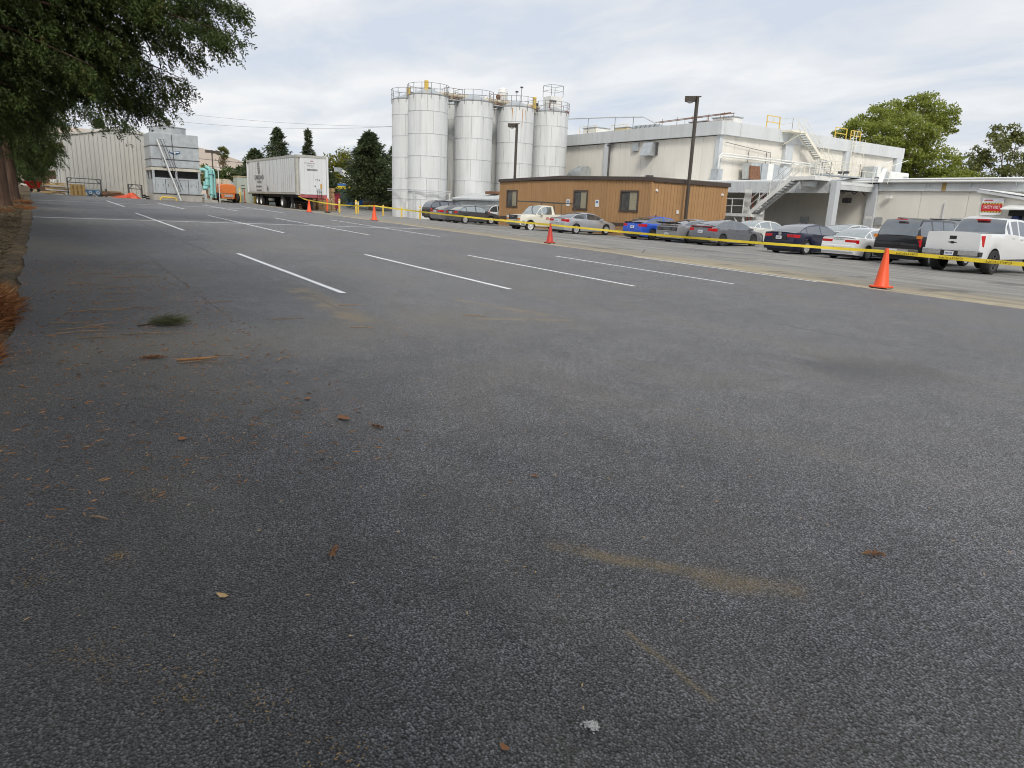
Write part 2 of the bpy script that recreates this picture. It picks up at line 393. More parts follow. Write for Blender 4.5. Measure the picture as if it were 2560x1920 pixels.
def asphalt_old():
    m = bpy.data.materials.new('worn_asphalt'); m.use_nodes = True; h = NT(m); b = m.node_tree.nodes['Principled BSDF']
    P = h.n('ShaderNodeNewGeometry').outputs['Position']
    st = h.noise(h.mapping(P, sc=(0.16, 1.5, 1)), 1.0, 6, 0.65, 0.3); pt = h.noise(P, 0.22, 5, 0.6); fn = h.noise(P, 22, 5, 0.75); sp_ = h.noise(P, 3.0, 6, 0.7)
    c = h.mix(h.mapr(st, 0.34, 0.68), (0.19, 0.185, 0.175), (0.37, 0.355, 0.315))
    c = h.mix(h.mapr(pt, 0.35, 0.7, 0, 0.6), c, (0.245, 0.24, 0.23))
    c = h.mix(h.mapr(fn, 0.3, 0.75, 0, 0.4), c, (0.09, 0.09, 0.087))
    sy = h.n('ShaderNodeSeparateXYZ'); h.put(sy.inputs[0], P)
    tan = h.math('MULTIPLY', h.mapr(h.math('ADD', sy.outputs[1], h.math('MULTIPLY_ADD', sp_, 2.4, -1.2)), 20.5, 17.0), h.mapr(st, 0.35, 0.6, 0.25, 0.8))
    c = h.mix(tan, c, (0.33, 0.275, 0.17))
    crk = h.mapr(h.voro(h.mapping(h.n('ShaderNodeNewGeometry').outputs['Position'], sc=(0.35, 0.8, 1)), 0.55, 'DISTANCE_TO_EDGE', 0), 0.0, 0.012, 0.75, 0)
    crk = h.math('MULTIPLY', crk, h.mapr(pt, 0.45, 0.6))
    c = h.mix(crk, c, (0.03, 0.03, 0.03))
    oil = h.math('MULTIPLY', h.mapr(h.noise(h.mapping(P, sc=(1, 0.6, 1)), 0.5, 4), 0.62, 0.72), 0.5)
    c = h.mix(oil, c, (0.05, 0.05, 0.05))
    h.put(b.inputs['Base Color'], c); b.inputs['Roughness'].default_value = 0.85; b.inputs['Specular IOR Level'].default_value = 0.4
    bp = h.n('ShaderNodeBump'); bp.inputs['Strength'].default_value = 0.4; bp.inputs['Distance'].default_value = 0.01; h.put(bp.inputs['Height'], fn); h.put(b.inputs['Normal'], bp.outputs[0])
    return m

def dirt_mat():
    m = bpy.data.materials.new('leaf_litter_soil'); m.use_nodes = True; h = NT(m); b = m.node_tree.nodes['Principled BSDF']
    P = h.n('ShaderNodeNewGeometry').outputs['Position']
    a = h.noise(P, 0.9, 6, 0.65); f = h.noise(P, 30, 6, 0.75); v = h.voro(P, 22, 'F1', 1)
    vs_ = h.n('ShaderNodeSeparateColor'); h.put(vs_.inputs[0], v)
    c = h.mix(h.mapr(f, 0.3, 0.7), (0.035, 0.028, 0.020), (0.13, 0.105, 0.070))
    c = h.mix(h.mapr(a, 0.42, 0.68, 0, 0.75), c, (0.20, 0.135, 0.07))
    c = h.mix(h.math('MULTIPLY', h.mapr(vs_.outputs[0], 0.75, 1.0), 0.55), c, (0.30, 0.20, 0.10))
    h.put(b.inputs['Base Color'], c); b.inputs['Roughness'].default_value = 0.95; b.inputs['Specular IOR Level'].default_value = 0.2
    bp = h.n('ShaderNodeBump'); bp.inputs['Strength'].default_value = 0.8; bp.inputs['Distance'].default_value = 0.03; h.put(bp.inputs['Height'], f); h.put(b.inputs['Normal'], bp.outputs[0])
    return m

M_dry = mat('dry_grass_soil', (0.30, 0.235, 0.135), 0.95, var=0.3, scale=0.6, bump=0.3, spec=0.2)
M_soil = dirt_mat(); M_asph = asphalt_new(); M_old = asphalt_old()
M_line = mat('white_road_paint', (0.80, 0.81, 0.82), 0.6, var=0.06, scale=30, bump=0.25, bscale=120, dirt=((0.30, 0.30, 0.30), 38.0, (1, 1, 1), 0.62, 0.5))
M_line2 = mat('thin_white_road_paint', (0.76, 0.76, 0.76), 0.65, var=0.10, scale=18, dirt=((0.2, 0.2, 0.2), 30.0, (1, 1, 1), 0.55, 0.5))

far = [-3000, -2200, -1500, -900, -500, -300, -200, -150, -120] ; xs_ = far + lin(-110, 30, 5) + [40, 60, 100, 200, 500, 1000, 2000]
ys_ = [-2000, -900, -400, -200, -100, -60] + lin(-30, 60, 4) + [70, 90, 130, 200, 400, 900, 2000, 3000]
grid_sheet('ground', xs_, ys_, lambda x, y: G(x, y) - 0.09, M_dry)
grid_sheet('verge', lin(-120, 30, 1.5), lin(-14, 0.4, 0.6), lambda x, y: G(x, y) - 0.012 + 0.10 * max(0, min(1, (-0.2 - y) / 1.2)) * (0.6 + 0.4 * math.sin(x * 1.7 + y * 2.3) * math.sin(x * 0.6 - y)), M_soil)
grid_sheet('old_pavement', lin(-112, 40, 4), lin(16.1, 66, 1.5), lambda x, y: G(x, y), M_old)
# parking lot mat with a ragged left edge and a 4 cm lip
def lot_edge(x): return 0.45 * lot_edge_(x) + 0.55 * (-0.02 - 0.25 * max(0, min(1, (x + 30) / 19)) - 0.22 * max(0, (x + 9) / 3.0) ** 1.6 + 0.004 * max(0, -x))
def lot_edge_(x): return -0.02 - 0.25 * max(0, min(1, (x + 30) / 19)) - 0.22 * max(0, (x + 9) / 3.0) ** 1.6 + 0.05 * math.sin(x * 2.1) + 0.035 * math.sin(x * 5.3 + 1) + 0.02 * math.sin(x * 13.7) + 0.004 * max(0, -x)
xs_ = lin(-69.6, 12, 0.35); ysn = [0, 0.0001, 0.02, 0.06, 0.15, 0.3, 0.5, 0.7, 0.85, 0.95, 0.9999, 1.0]
V = []; F = []
def far_x(y): return -64.6 - 5.0 * max(0, 1 - y / 7.5) - (1.2 if y > 12.3 else 0)
for j, s_ in enumerate(ysn):
    for x in xs_:
        y0 = lot_edge(x); y1 = 16.2 + 0.05 * math.sin(x * 0.9) + 0.03 * math.sin(x * 3.1); y = y0 + (y1 - y0) * s_
        xx = max(x, far_x(y))
        V.append((xx, y, G(xx, y) + (0.018 if 0 < s_ < 1 else -0.05)))
nx = len(xs_)
for j in range(len(ysn) - 1):
    for i in range(nx - 1):
        F.append((j * nx + i, j * nx + i + 1, (j + 1) * nx + i + 1, (j + 1) * nx + i))
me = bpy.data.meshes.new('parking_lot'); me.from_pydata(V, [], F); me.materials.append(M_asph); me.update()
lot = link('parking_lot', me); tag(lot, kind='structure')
# painted lines: parts of the lot
def stripe(x0, x1, y0, y1, name='parking_stripe', m=M_line, n=14, dz=0.0235, slant=0.0):
    mb = MB(); V = []; F = []
    for i in range(n + 1):
        for y in (y0, y1):
            if x1 - x0 > y1 - y0:
                x = x0 + (x1 - x0) * i / n + (slant if y == y1 else 0); yy = y
            else:
                x = x1 if y == y0 else x0; yy = y0 + (y1 - y0) * i / n
            V.append((x, yy + random.uniform(-.004, .004), G(x, yy) + dz))
    F = [(2 * i, 2 * i + 2, 2 * i + 3, 2 * i + 1) for i in range(n)]
    mb.add(V, F); return mb.build(name, m, lot)
for k, y in enumerate((3.82, 6.85, 9.82, 12.8, 15.95)):
    stripe(-16.72, -10.2, y - 0.05, y + 0.05, slant=0.03)
for k, y in enumerate((4.05, 7.2, 10.3, 13.25)):
    stripe(-37.0, -24.75, y - 0.05, y + 0.05)
for k, y in enumerate((4.4, 7.45, 10.4, 13.1)):
    stripe(-55.3, -44.8, y - 0.05, y + 0.05)
for y in (4.57, 7.8):
    stripe(-67.2 if y < 5 else -66.9, -64.4, y - 0.05, y + 0.05)
stripe(-30.5, -30.3, 0.12, 15.9, 'cross_line', M_line2); stripe(-50.15, -49.95, 0.3, 13.3, 'cross_line', M_line2)
# gutter strip along the edge of the new mat, dusty concrete
M_gut = mat('dusty_concrete', (0.40, 0.345, 0.24), 0.9, var=0.28, scale=1.6, bump=0.3, dirt=((0.19, 0.18, 0.16), 1.4, (0.3, 2.2, 1), 0.52, 0.7))
xs_ = lin(-66, 20, 1.0); V = []; F = []
for x in xs_:
    wd = 0.62 + 0.16 * math.sin(x * 0.7) + 0.1 * math.sin(x * 1.9)
    for y in (16.12, 16.2 + wd): V.append((x, y, G(x, y) + 0.006))
F = [(2 * i, 2 * i + 2, 2 * i + 3, 2 * i + 1) for i in range(len(xs_) - 1)]
tag(MB().add(V, F).build('gutter_strip', M_gut), kind='structure')
# dry hills far behind
M_hill = mat('dry_hill_grass', (0.47, 0.395, 0.325), 0.95, var=0.08, scale=0.004, spec=0.1, dirt=((0.36, 0.30, 0.25), 0.012, (1, 1, 1), 0.52, 0.5))
def hill_z(x, y):
    d = math.hypot(x, y); a = math.degrees(math.atan2(y, -x))      # bearing from the -X axis
    prof = [(-40, 60), (-15, 110), (2, 110), (6.5, 107), (10.7, 92), (13.9, 68), (16.7, 45), (20, 26), (30, 18), (60, 14), (100, 10)]
    h = prof[-1][1]
    for (a0, h0), (a1, h1) in zip(prof[:-1], prof[1:]):
        if a0 <= a <= a1: h = h0 + (h1 - h0) * (a - a0) / (a1 - a0)
    if a < -40: h = 60
    t = max(0, 1 - abs(d - 1500) / 620); t = t * t * (3 - 2 * t)
    return h * t - 6 + 5 * math.sin(x * 0.011) * math.sin(y * 0.013 + 1) * t
V = []; F = []; na, nr = 60, 14
for j in range(nr + 1):
    for i in range(na + 1):
        a = R(-35 + 120 * i / na); d = 860 + 1280 * j / nr; V.append((-d * math.cos(a), d * math.sin(a), hill_z(-d * math.cos(a), d * math.sin(a))))
F = [(j * (na + 1) + i, (j + 1) * (na + 1) + i, (j + 1) * (na + 1) + i + 1, j * (na + 1) + i + 1) for j in range(nr) for i in range(na)]
tag(MB().add(V, F).build('hill', M_hill, smooth=True), kind='structure')
# ================================================================== buildings
M_par = mat('grey_parapet_metal', (0.59, 0.61, 0.61), 0.6, var=0.07, scale=1.2, stretch=(1, 1, 0.12), dirt=((0.47, 0.48, 0.46), 0.9, (1.5, 1.5, 0.12), 0.55, 0.5))
M_pil = mat('grey_steel_column_paint', (0.56, 0.585, 0.60), 0.55, var=0.08, scale=1.5, stretch=(1, 1, 0.2))
M_cream = mat('cream_precast_panel', (0.78, 0.745, 0.665), 0.85, var=0.05, scale=0.8, stretch=(1, 1, 0.15), bump=0.1, dirt=((0.66, 0.62, 0.53), 0.8, (1.2, 1.2, 0.1), 0.56, 0.5))
M_dark = mat('dark_gap', (0.03, 0.03, 0.03), 0.9)
M_white = mat('white_painted_steel', (0.78, 0.78, 0.75), 0.45, var=0.06, scale=2.0, dirt=((0.45, 0.36, 0.26), 2.2, (1, 1, 0.5), 0.66, 0.35))
M_galv = mat('galvanised_sheet', (0.52, 0.55, 0.56), 0.42, metal=0.55, var=0.12, scale=2.5, dirt=((0.35, 0.36, 0.36), 1.6, (1, 1, 0.4), 0.55, 0.4))
M_yel = mat('safety_yellow_paint', (0.72, 0.50, 0.09), 0.5, var=0.08, scale=3, dirt=((0.42, 0.26, 0.06), 3.0, (1, 1, 0.4), 0.62, 0.5))
M_rust = mat('rusted_steel', (0.20, 0.10, 0.055), 0.85, var=0.35, scale=6)
M_blk = mat('black_rubber', (0.022, 0.022, 0.022), 0.8, var=0.2)
M_steel = mat('dark_steel', (0.10, 0.10, 0.10), 0.55, metal=0.4, var=0.2)
M_glass = mat('tinted_glass', (0.015, 0.018, 0.02), 0.05, var=0.1, spec=0.8)
M_roofw = mat('white_roof_sheet', (0.74, 0.75, 0.74), 0.6, var=0.08, scale=0.7, dirt=((0.52, 0.44, 0.30), 0.5, (1, 1, 1), 0.66, 0.5))

def panels_y(root, x0, x1, Y, z0, z1, n, m, name='wall_panel', th=0.10, gap=0.02, dirn=-1):
    """upright panels on a face at Y that looks towards -Y; one shared mesh"""
    wd = (x1 - x0) / n; org = ORG[root]
    me = MB().box(gap / 2, wd - gap / 2, -th, 0.0, 0, z1 - z0).mesh(name, m)
    for i in range(n):
        o = link(name, me, root, (x0 + i * wd - org.x, Y - org.y, z0 - org.z))
def panels_x(root, y0, y1, X, z0, z1, n, m, name='wall_panel', th=0.10, gap=0.02):
    wd = (y1 - y0) / n; org = ORG[root]
    me = MB().box(0, th, gap / 2, wd - gap / 2, 0, z1 - z0).mesh(name, m)
    for i in range(n):
        link(name, me, root, (X - org.x, y0 + i * wd - org.y, z0 - org.z))

# ---- tall block
XC, YT, YE, ZT = -44.66, 52.0, 82.6, 9.74
tb = thing('factory_building', 'tall cream panelled factory block with deep grey parapet behind the brown office', 'building', (XC, YT, 0))
MB().box(XC - 30, XC - 0.2, YT + 0.2, YE - 0.1, -0.3, ZT - 0.3).build('core_wall', M_dark, tb)
panels_y(tb, -74.0, -59.98, YT + 0.2, 0, 8.52, 9, M_cream); panels_y(tb, -59.46, -45.08, YT + 0.2, 0, 8.52, 9, M_cream)
for a, b, n in ((YT + 0.45, 61.2, 5), (62.4, 71.4, 5), (72.3, 81.3, 5)):
    panels_x(tb, a, b, XC - 0.2, 0, 8.6, n, M_cream)
for x0, x1 in ((-60.0, -59.44),): MB().box(x0, x1, YT - 0.22, YT + 0.2, 0, 8.65).build('pilaster', M_pil, tb)
MB().box(XC - 0.4, XC + 0.03, YT - 0.03, YT + 0.42, 0, 8.65).build('pilaster', M_pil, tb)
for y0, y1 in ((61.2, 62.4), (71.4, 72.3), (81.3, 82.5)): MB().box(XC - 0.2, XC + 0.28, y0, y1, 0, 8.7).build('pilaster', M_pil, tb)
# parapet band: sheets with joints
wd = 5.8
for i in range(5):
    MB().box(XC - wd * (i + 1) + 0.02, XC - wd * i + (0.30 if i == 0 else 0), YT - 0.28, YT + 0.1, 8.58, ZT).build('parapet_panel', M_par, tb)
for a, b in ((YT + 0.12, 54.3), (54.33, 60.0), (60.03, 66.4), (66.43, 72.4), (72.43, 78.0), (78.03, YE)):
    MB().box(XC - 0.1, XC + 0.30, a, b, 8.60, ZT - 0.002).build('parapet_panel', M_par, tb)
MB().box(XC - 29.9, XC - 0.12, YT + 0.12, YE - 0.05, ZT - 0.3, ZT - 0.12).build('roof_deck', M_roofw, tb)
# downpipe, wall hood, small louvre, duct elbow on the left face
MB().tube([(-59.2, YT - 0.16, 8.3), (-59.2, YT - 0.16, 0.2)], 0.09, 10).build('downpipe', M_steel, tb)
MB().beam((-59.6, YT - 0.2, 8.36), (-58.6, YT - 0.2, 8.36), 0.12, 0.10).build('pipe_bracket', M_steel, tb)
MB().prism([(YT + 0.1, 7.05), (YT - 0.75, 7.05), (YT - 0.35, 8.3), (YT + 0.1, 8.35)], -54.0, -52.7, 'x').build('wall_hood', M_galv, tb)
MB().box(-52.52, -52.36, YT - 0.05, YT + 0.1, 7.1, 8.3).build('hood_bracket', M_steel, tb)
MB().box(-55.85, -55.0, YT - 0.12, YT + 0.1, 7.6, 8.35).build('wall_louvre', M_galv, tb)
pts = [(-62.4, YT - 0.6, 5.4), (-63.4, YT - 0.6, 5.45), (-64.4, YT - 0.6, 5.2), (-65.1, YT - 0.6, 4.6), (-65.3, YT - 0.6, 3.5)]
MB().tube(pts, 0.82, 16).build('air_duct', M_galv, tb, auto=40)
for x in (-62.45, -63.3): MB().lathe([(0.84, -0.03), (0.89, -0.03), (0.89, 0.03), (0.84, 0.03)], 20, (x, YT - 0.6, 5.42), 'x').build('duct_flange', M_galv, tb)
# conduit pair along the right face
for dz in (0, 0.22):
    MB().tube([(XC + 0.45, YT - 0.35, 5.2), (XC + 0.45, YT - 0.35, 6.5 + dz), (XC + 0.45, YT + 0.0, 6.75 + dz), (XC + 0.45, 67.5, 6.72 + dz)], 0.07, 8).build('conduit', M_white, tb)
MB().box(XC - 0.1, XC + 0.75, YT - 0.65, YT - 0.05, 4.6, 5.6).build('junction_box', M_galv, tb)
for y in (56, 58.6): MB().tube([(XC + 0.12, y, 7.6), (XC + 0.12, y, 5.0)], 0.03, 6).build('drop_pipe', M_steel, tb)
MB().tube([(XC + 0.12, YT + 0.6, 8.0), (XC + 0.12, 56, 7.75), (XC + 0.12, 59.2, 7.55), (XC + 0.12, 59.5, 5.2)], 0.025, 6).build('drop_pipe', M_steel, tb)
# rooftop gear
def roof_gear(label, x0, x1, y0, y1, h, m, name='roof_unit', cap=True):
    t = thing(name, label, 'roof unit', ((x0 + x1) / 2, (y0 + y1) / 2, ZT - 0.12))
    MB().box(x0, x1, y0, y1, ZT - 0.1, ZT + h).build('casing', m, t, bevel=0.03)
    if cap: MB().box(x0 - 0.08, x1 + 0.08, y0 - 0.08, y1 + 0.08, ZT + h + 0.003, ZT + h + 0.08).build('lid', M_galv, t)
    mb = MB(); rail(mb, [(x0 - .3, y0 - .3, ZT - .1), (x1 + .3, y0 - .3, ZT - .1)], 0.9 + h * 0.3, 1.2, 0.02); mb.build('guard_rail', M_yel if 'yellow' in label else M_rust, t)
    return t
roof_gear('pale roof unit with yellow guard rails at the silo end of the tall roof', -66.5, -64.2, 54.0, 56, 0.9, M_white)
roof_gear('cream domed roof fan behind yellow rails next to the silos', -62.2, -60.2, 55, 57, 0.75, mat('cream_enamel', (0.66, 0.58, 0.42), 0.5))
roof_gear('low rusty roof unit with brown rails near the roof corner', -51.5, -49.3, 55.2, 56.6, 0.62, M_rust)
roof_gear('pale box with rusty pipework right at the tall roof corner', -48.4, -46.0, 55.0, 56.4, 0.75, M_white)
t = thing('skylight_vent', 'long low galvanised roof vent in the middle of the tall roof', 'roof vent', (-57, 55, ZT))
MB().prism([(-59.2, ZT), (-54.0, ZT), (-54.8, ZT + 0.62), (-58.0, ZT + 0.66)], 54, 57, 'y').build('vent_hood', M_galv, t)
for i in range(6): MB().beam((-58.2 + i * 0.7, 53.97, ZT + 0.02), (-57.6 + i * 0.66, 53.97, ZT + 0.6), 0.02, 0.05).build('rib', M_steel, t)
t = thing('roof_pipe', 'long grey pipe running across the tall roof from the silos', 'pipe', (-60, 53, ZT))
MB().tube([(-67.0, 51.5, ZT + 1.75), (-60, 52.9, ZT + 1.55), (-56.2, 53.5, ZT + 1.35), (-54.3, 53.7, ZT + 0.5)], 0.07, 8).build('pipe', M_pil, t)
for x, y, z in ((-64, 52.6, 1.66), (-60, 53.0, 1.5), (-57.5, 53.3, 1.4)): MB().tube([(x, y, ZT - 0.1), (x, y, ZT + z)], 0.03, 6).build('stanchion', M_steel, t)
t = thing('roof_pipe_rack', 'rusty pipe rack standing along the tall roof edge', 'pipe rack', (-50, 54, ZT))
for k in range(2): MB().tube([(-54.8, 53.8 + k * .5, ZT + 0.75), (-45.6, 54.2 + k * .5, ZT + 1.0)], 0.035, 6).build('pipe', M_rust, t)
for x in (-54, -52, -50, -48, -46.2): MB().tube([(x, 54.0, ZT - .1), (x, 54.0, ZT + 1.05)], 0.025, 6).build('stanchion', M_rust, t)

# ---- low building with eave gutter, canopy
YW, ZE = 50.66, 4.45
lb = thing('warehouse_building', 'low cream warehouse with white gutter and grey fascia along its front', 'building', (-28, YW, 0))
MB().box(-50, 8, YW + 0.2, 95, -0.3, ZE).build('core_wall', M_dark, lb)
panels_y(lb, -50, -29.3, YW + 0.2, -0.3, 3.75, 8, M_cream); panels_y(lb, -28.62, 7.5, YW + 0.2, -0.3, 3.75, 12, M_cream)
MB().box(-29.3, -28.62, YW - 0.15, YW + 0.2, -0.3, 4.2).build('pilaster', M_pil, lb)
for i in range(11):
    x0 = -28.6 + i * 3.3; MB().box(x0, x0 + 3.28, YW - 0.06, YW + 0.15, 3.72, 4.28).build('fascia_panel', M_par, lb)
for i in range(7):
    x0 = -50 + i * 2.95; MB().box(x0, x0 + 2.93, YW - 0.06, YW + 0.15, 3.9, 4.28).build('fascia_panel', M_par, lb)
MB().prism([(YW - 0.35, 4.50), (YW + 0.3, 4.60), (YW + 30, 5.1), (YW + 43, 5.1), (YW + 43, 4.5), (YW + 0.3, 4.4), (YW - 0.30, 4.43)], -50, 8, 'x').build('roof', M_roofw, lb)
MB().tube([(-50, YW - 0.27, 4.36), (8, YW - 0.27, 4.32)], 0.085, 8).build('gutter', M_white, lb, auto=50)
for i in range(22): MB().beam((-48.5 + i * 2.6, YW - 0.02, 3.95), (-48.5 + i * 2.6, YW - 0.27, 4.28), 0.05, 0.05).build('gutter_bracket', M_pil, lb)
MB().box(-24.3, -24.02, YW - 0.068, YW - 0.055, 3.74, 4.27).build('rust_stain', mat('rust_runoff', (0.40, 0.27, 0.10), 0.8, var=0.3), lb)
MB().box(-27.85, -27.5, YW - 0.28, YW - 0.05, 3.22, 3.4).build('security_light', M_white, lb)
MB().box(-28.5, -28.0, YW - 0.04, YW + 0.1, 1.35, 1.9).build('electric_panel', M_galv, lb)
MB().box(-23.4, -22.6, YW - 0.04, YW + 0.1, 1.5, 2.0).build('electric_panel', M_galv, lb)
MB().box(-24.0, -23.96, YW + 0.02, YW + 0.1, 1.9, 3.0).build('drop_pipe', M_pil, lb)
MB().box(-29.2, -28.95, YW - 0.16, YW - 0.1, 1.75, 1.95).build('sign_plate', M_white, lb); MB().box(-28.9, -28.7, YW - 0.16, YW - 0.1, 1.75, 1.95).build('sign_plate', M_white, lb)
# under the canopy: two boxes on the back wall
MB().box(-34.6, -33.9, YW - 0.05, YW + 0.1, 1.3, 1.75).build('electric_panel', M_galv, lb); MB().box(-31.1, -30.6, YW - 0.3, YW + 0.1, 2.85, 3.2).build('flood_light', M_steel, lb)
cp = thing('canopy', 'grey steel loading canopy on a square column in front of the warehouse', 'canopy', (-29, 46, 0))
MB().box(-50, -28.9, 46.25, YW - 0.1, 3.95, 4.1).build('roof_deck', M_roofw, cp)
for i in range(36):
    x0 = -50 + i * 0.578; MB().box(x0, x0 + 0.56, 46.0, 46.12 - (0.03 if i % 2 else 0), 3.36, 4.16).build('fascia_rib', M_par, cp)
MB().box(-29.15, -28.92, 46.4, YW - 0.1, 3.62, 4.18).build('side_beam', M_par, cp)
MB().box(-29.32, -28.86, 45.85, 46.35, -0.4, 4.17).build('column', M_pil, cp, bevel=0.02)
for y in (47.4, 48.8): MB().beam((-49, y, 3.7), (-29.2, y, 3.7), 0.12, 0.3).build('joist', M_steel, cp)
for k in range(6):
    MB().beam((-29.6, 46.5 + k * 0.7, 3.4 + 0.4 * (k % 2)), (-29.6, 47.2 + k * 0.7, 3.4 + 0.4 * ((k + 1) % 2)), 0.06, 0.06).build('truss_web', M_steel, cp)

# ---- lower stair: platform, flight up to the canopy roof
st = thing('steel_stair', 'white steel stair rising from a railed platform to the canopy roof', 'stair', (-35, 45.2, 0))
YS0, YS1 = 44.6, 45.5
MB().box(-39.5, -34.4, YS0 - 0.3, YS1 + 0.2, 1.56, 1.78).build('platform', M_white, st)
for x in (-35.1, -38.9):
    for y in (YS0 - 0.2, YS1 + 0.1): MB().box(x - 0.07, x + 0.07, y - 0.07, y + 0.07, -0.3, 1.55).build('leg', M_white, st)
MB().beam((-35.1, YS0 - 0.2, 0.5), (-36.0, YS0 - 0.2, 1.5), 0.06, 0.06).build('brace', M_white, st); MB().beam((-38.9, YS0 - 0.2, 0.5), (-38.0, YS0 - 0.2, 1.5), 0.06, 0.06).build('brace', M_white, st)
MB().beam((-35.1, YS1 + 0.1, 0.3), (-34.2, YS0 - 0.2, 1.5), 0.05, 0.05).build('brace', M_white, st)
rail(MB(), [(-39.4, YS0 - 0.27, 1.78), (-35.2, YS0 - 0.27, 1.78)], 1.05, 1.0, 0.03).build('railing', M_white, st)
gm = MB(); rail(gm, [(-35.15, YS0 - 0.27, 1.78), (-34.6, YS0 - 0.27, 1.78)], 1.75, 0.1, 0.018, False); gm.build('cage_gate', M_white, st)
A0, A1 = Vector((-34.75, 0, 1.78)), Vector((-31.4, 0, 4.36))
for y in (YS0 - 0.22, YS1 - 0.2): MB().beam((A0.x, y, A0.z - 0.05), (A1.x, y, A1.z - 0.05), 0.06, 0.30).build('stringer', M_white, st)
nst = 15; tme = MB().box(-0.15, 0.15, YS0 - 0.18, YS1 - 0.24, -0.03, 0.03)
tme.v = [(p[0], p[1] - 45.2, p[2]) for p in tme.v]; tme = tme.mesh('tread', M_galv)
for i in range(nst):
    p = A0.lerp(A1, (i + 0.5) / nst); link('tread', tme, st, (p.x + 35, 0, p.z))
for y in (YS0 - 0.22, YS1 - 0.2):
    mb = MB()
    for hh in (0.55, 1.0): mb.tube([(A0.x, y, A0.z + hh), (A1.x, y, A1.z + hh)], 0.025, 6)
    for i in range(5):
        p = A0.lerp(A1, i / 4); mb.tube([(p.x, y, p.z), (p.x, y, p.z + 1.0)], 0.022, 6)
    mb.build('railing', M_white, st)
MB().box(-31.45, -29.6, YS0 - 0.25, 46.2, 4.17, 4.40).build('landing', M_white, st)
rail(MB(), [(-31.3, 46.15, 4.4), (-29.7, 46.15, 4.4), (-29.7, YS0 - 0.2, 4.4)], 1.05, 0.9, 0.025).build('railing', M_white, st)
MB().box(-30.9, -30.1, YS0 + 0.2, YS0 + 0.8, 3.75, 4.1).build('tray', M_galv, st); MB().box(-30.98, -30.88, YS0 + 0.15, YS0 + 0.25, 3.6, 4.17).build('hanger', M_white, st)
# walkway on the low roof and the two flights to the tall roof
s2 = thing('roof_stair', 'cream steel roof stair of two flights climbing to the tall roof', 'stair', (XC + 1.3, 66, 4.6))
X0, X1 = XC + 0.55, XC + 1.35
def flight(root, y0, z0, y1, z1, n):
    for x in (X0, X1): MB().beam((x, y0, z0), (x, y1, z1), 0.06, 0.26).build('stringer', M_crm, root)
    org = ORG[root]; me = MB().box(X0 + 0.03 - org.x, X1 - 0.03 - org.x, -0.14, 0.14, -0.03, 0.03).mesh('tread', M_galv)
    for i in range(n):
        t = (i + 0.5) / n; link('tread', me, root, (0, y0 + (y1 - y0) * t - org.y, z0 + (z1 - z0) * t - org.z))
    for x in (X0, X1):
        mb = MB()
        for hh in (0.5, 1.0): mb.tube([(x, y0, z0 + hh), (x, y1, z1 + hh)], 0.022, 6)
        for i in range(4):
            t = i / 3; p = (x, y0 + (y1 - y0) * t, z0 + (z1 - z0) * t); mb.tube([p, (p[0], p[1], p[2] + 1.0)], 0.02, 6)
        mb.build('railing', M_crm, root)
M_crm = mat('cream_painted_steel', (0.76, 0.72, 0.60), 0.5, var=0.08, scale=2, dirt=((0.5, 0.33, 0.12), 2.0, (1, 1, 0.5), 0.62, 0.4))
flight(s2, 69.6, 4.9, 66.5, 7.45, 13)
MB().box(X0 - 0.05, X1 + 0.05, 65.5, 66.6, 7.36, 7.48).build('landing', M_crm, s2); rail(MB(), [(X1, 65.6, 7.48), (X1, 66.5, 7.48)], 1.05, 0.9, 0.022).build('railing', M_crm, s2)
flight(s2, 65.6, 7.45, 62.3, 9.62, 12)
MB().box(X0 - 0.6, X1 + 0.05, 60.2, 62.4, 9.50, 9.66).build('top_platform', M_crm, s2)
rail(MB(), [(X1, 62.0, 9.66), (X1, 60.25, 9.66), (X0 - 0.5, 60.25, 9.66)], 1.05, 0.9, 0.022).build('railing', M_crm, s2)
for x in (X0, X1): MB().beam((x, 61.9, 9.5), (XC + 0.3, 61.0 if x == X0 else 60.6, 8.4), 0.07, 0.07).build('brace', M_crm, s2)
for y in (65.6, 66.5): MB().tube([(X1, y, 4.6), (X1, y, 7.4)], 0.035, 6).build('post', M_crm, s2)
wk = thing('roof_walkway', 'cream railed walkway along the low roof under the roof stair', 'walkway', (-38, 52, 4.6))
MB().box(-31.2, -30.3, 46.3, 52.5, 4.62, 4.70).build('deck', M_galv, wk)
rail(MB(), [(-43.0, 60.0, 4.7), (-43.0, 68.0, 4.7)], 1.05, 1.1, 0.022).build('railing', M_crm, wk); rail(MB(), [(-41.8, 69.5, 4.7), (-41.8, 75.5, 4.7)], 1.8, 1.6, 0.022).build('railing', M_crm, wk)
rail(MB(), [(-31.3, 47.0, 4.7), (-31.3, 52.4, 4.7), (-36.0, 52.4, 4.7)], 1.05, 1.1, 0.022).build('railing', M_crm, wk)
MB().beam((-28.0, 49.6, 4.25), (-28.8, 51.4, 5.3), 0.30, 0.06).build('ramp_stringer', M_white, wk)
for x in (-27.8, -28.9): MB().tube([(x, 50.2, 4.2), (x, 50.4, 5.4), (x, 52.4, 5.9)], 0.025, 6).build('handrail', M_white, wk)
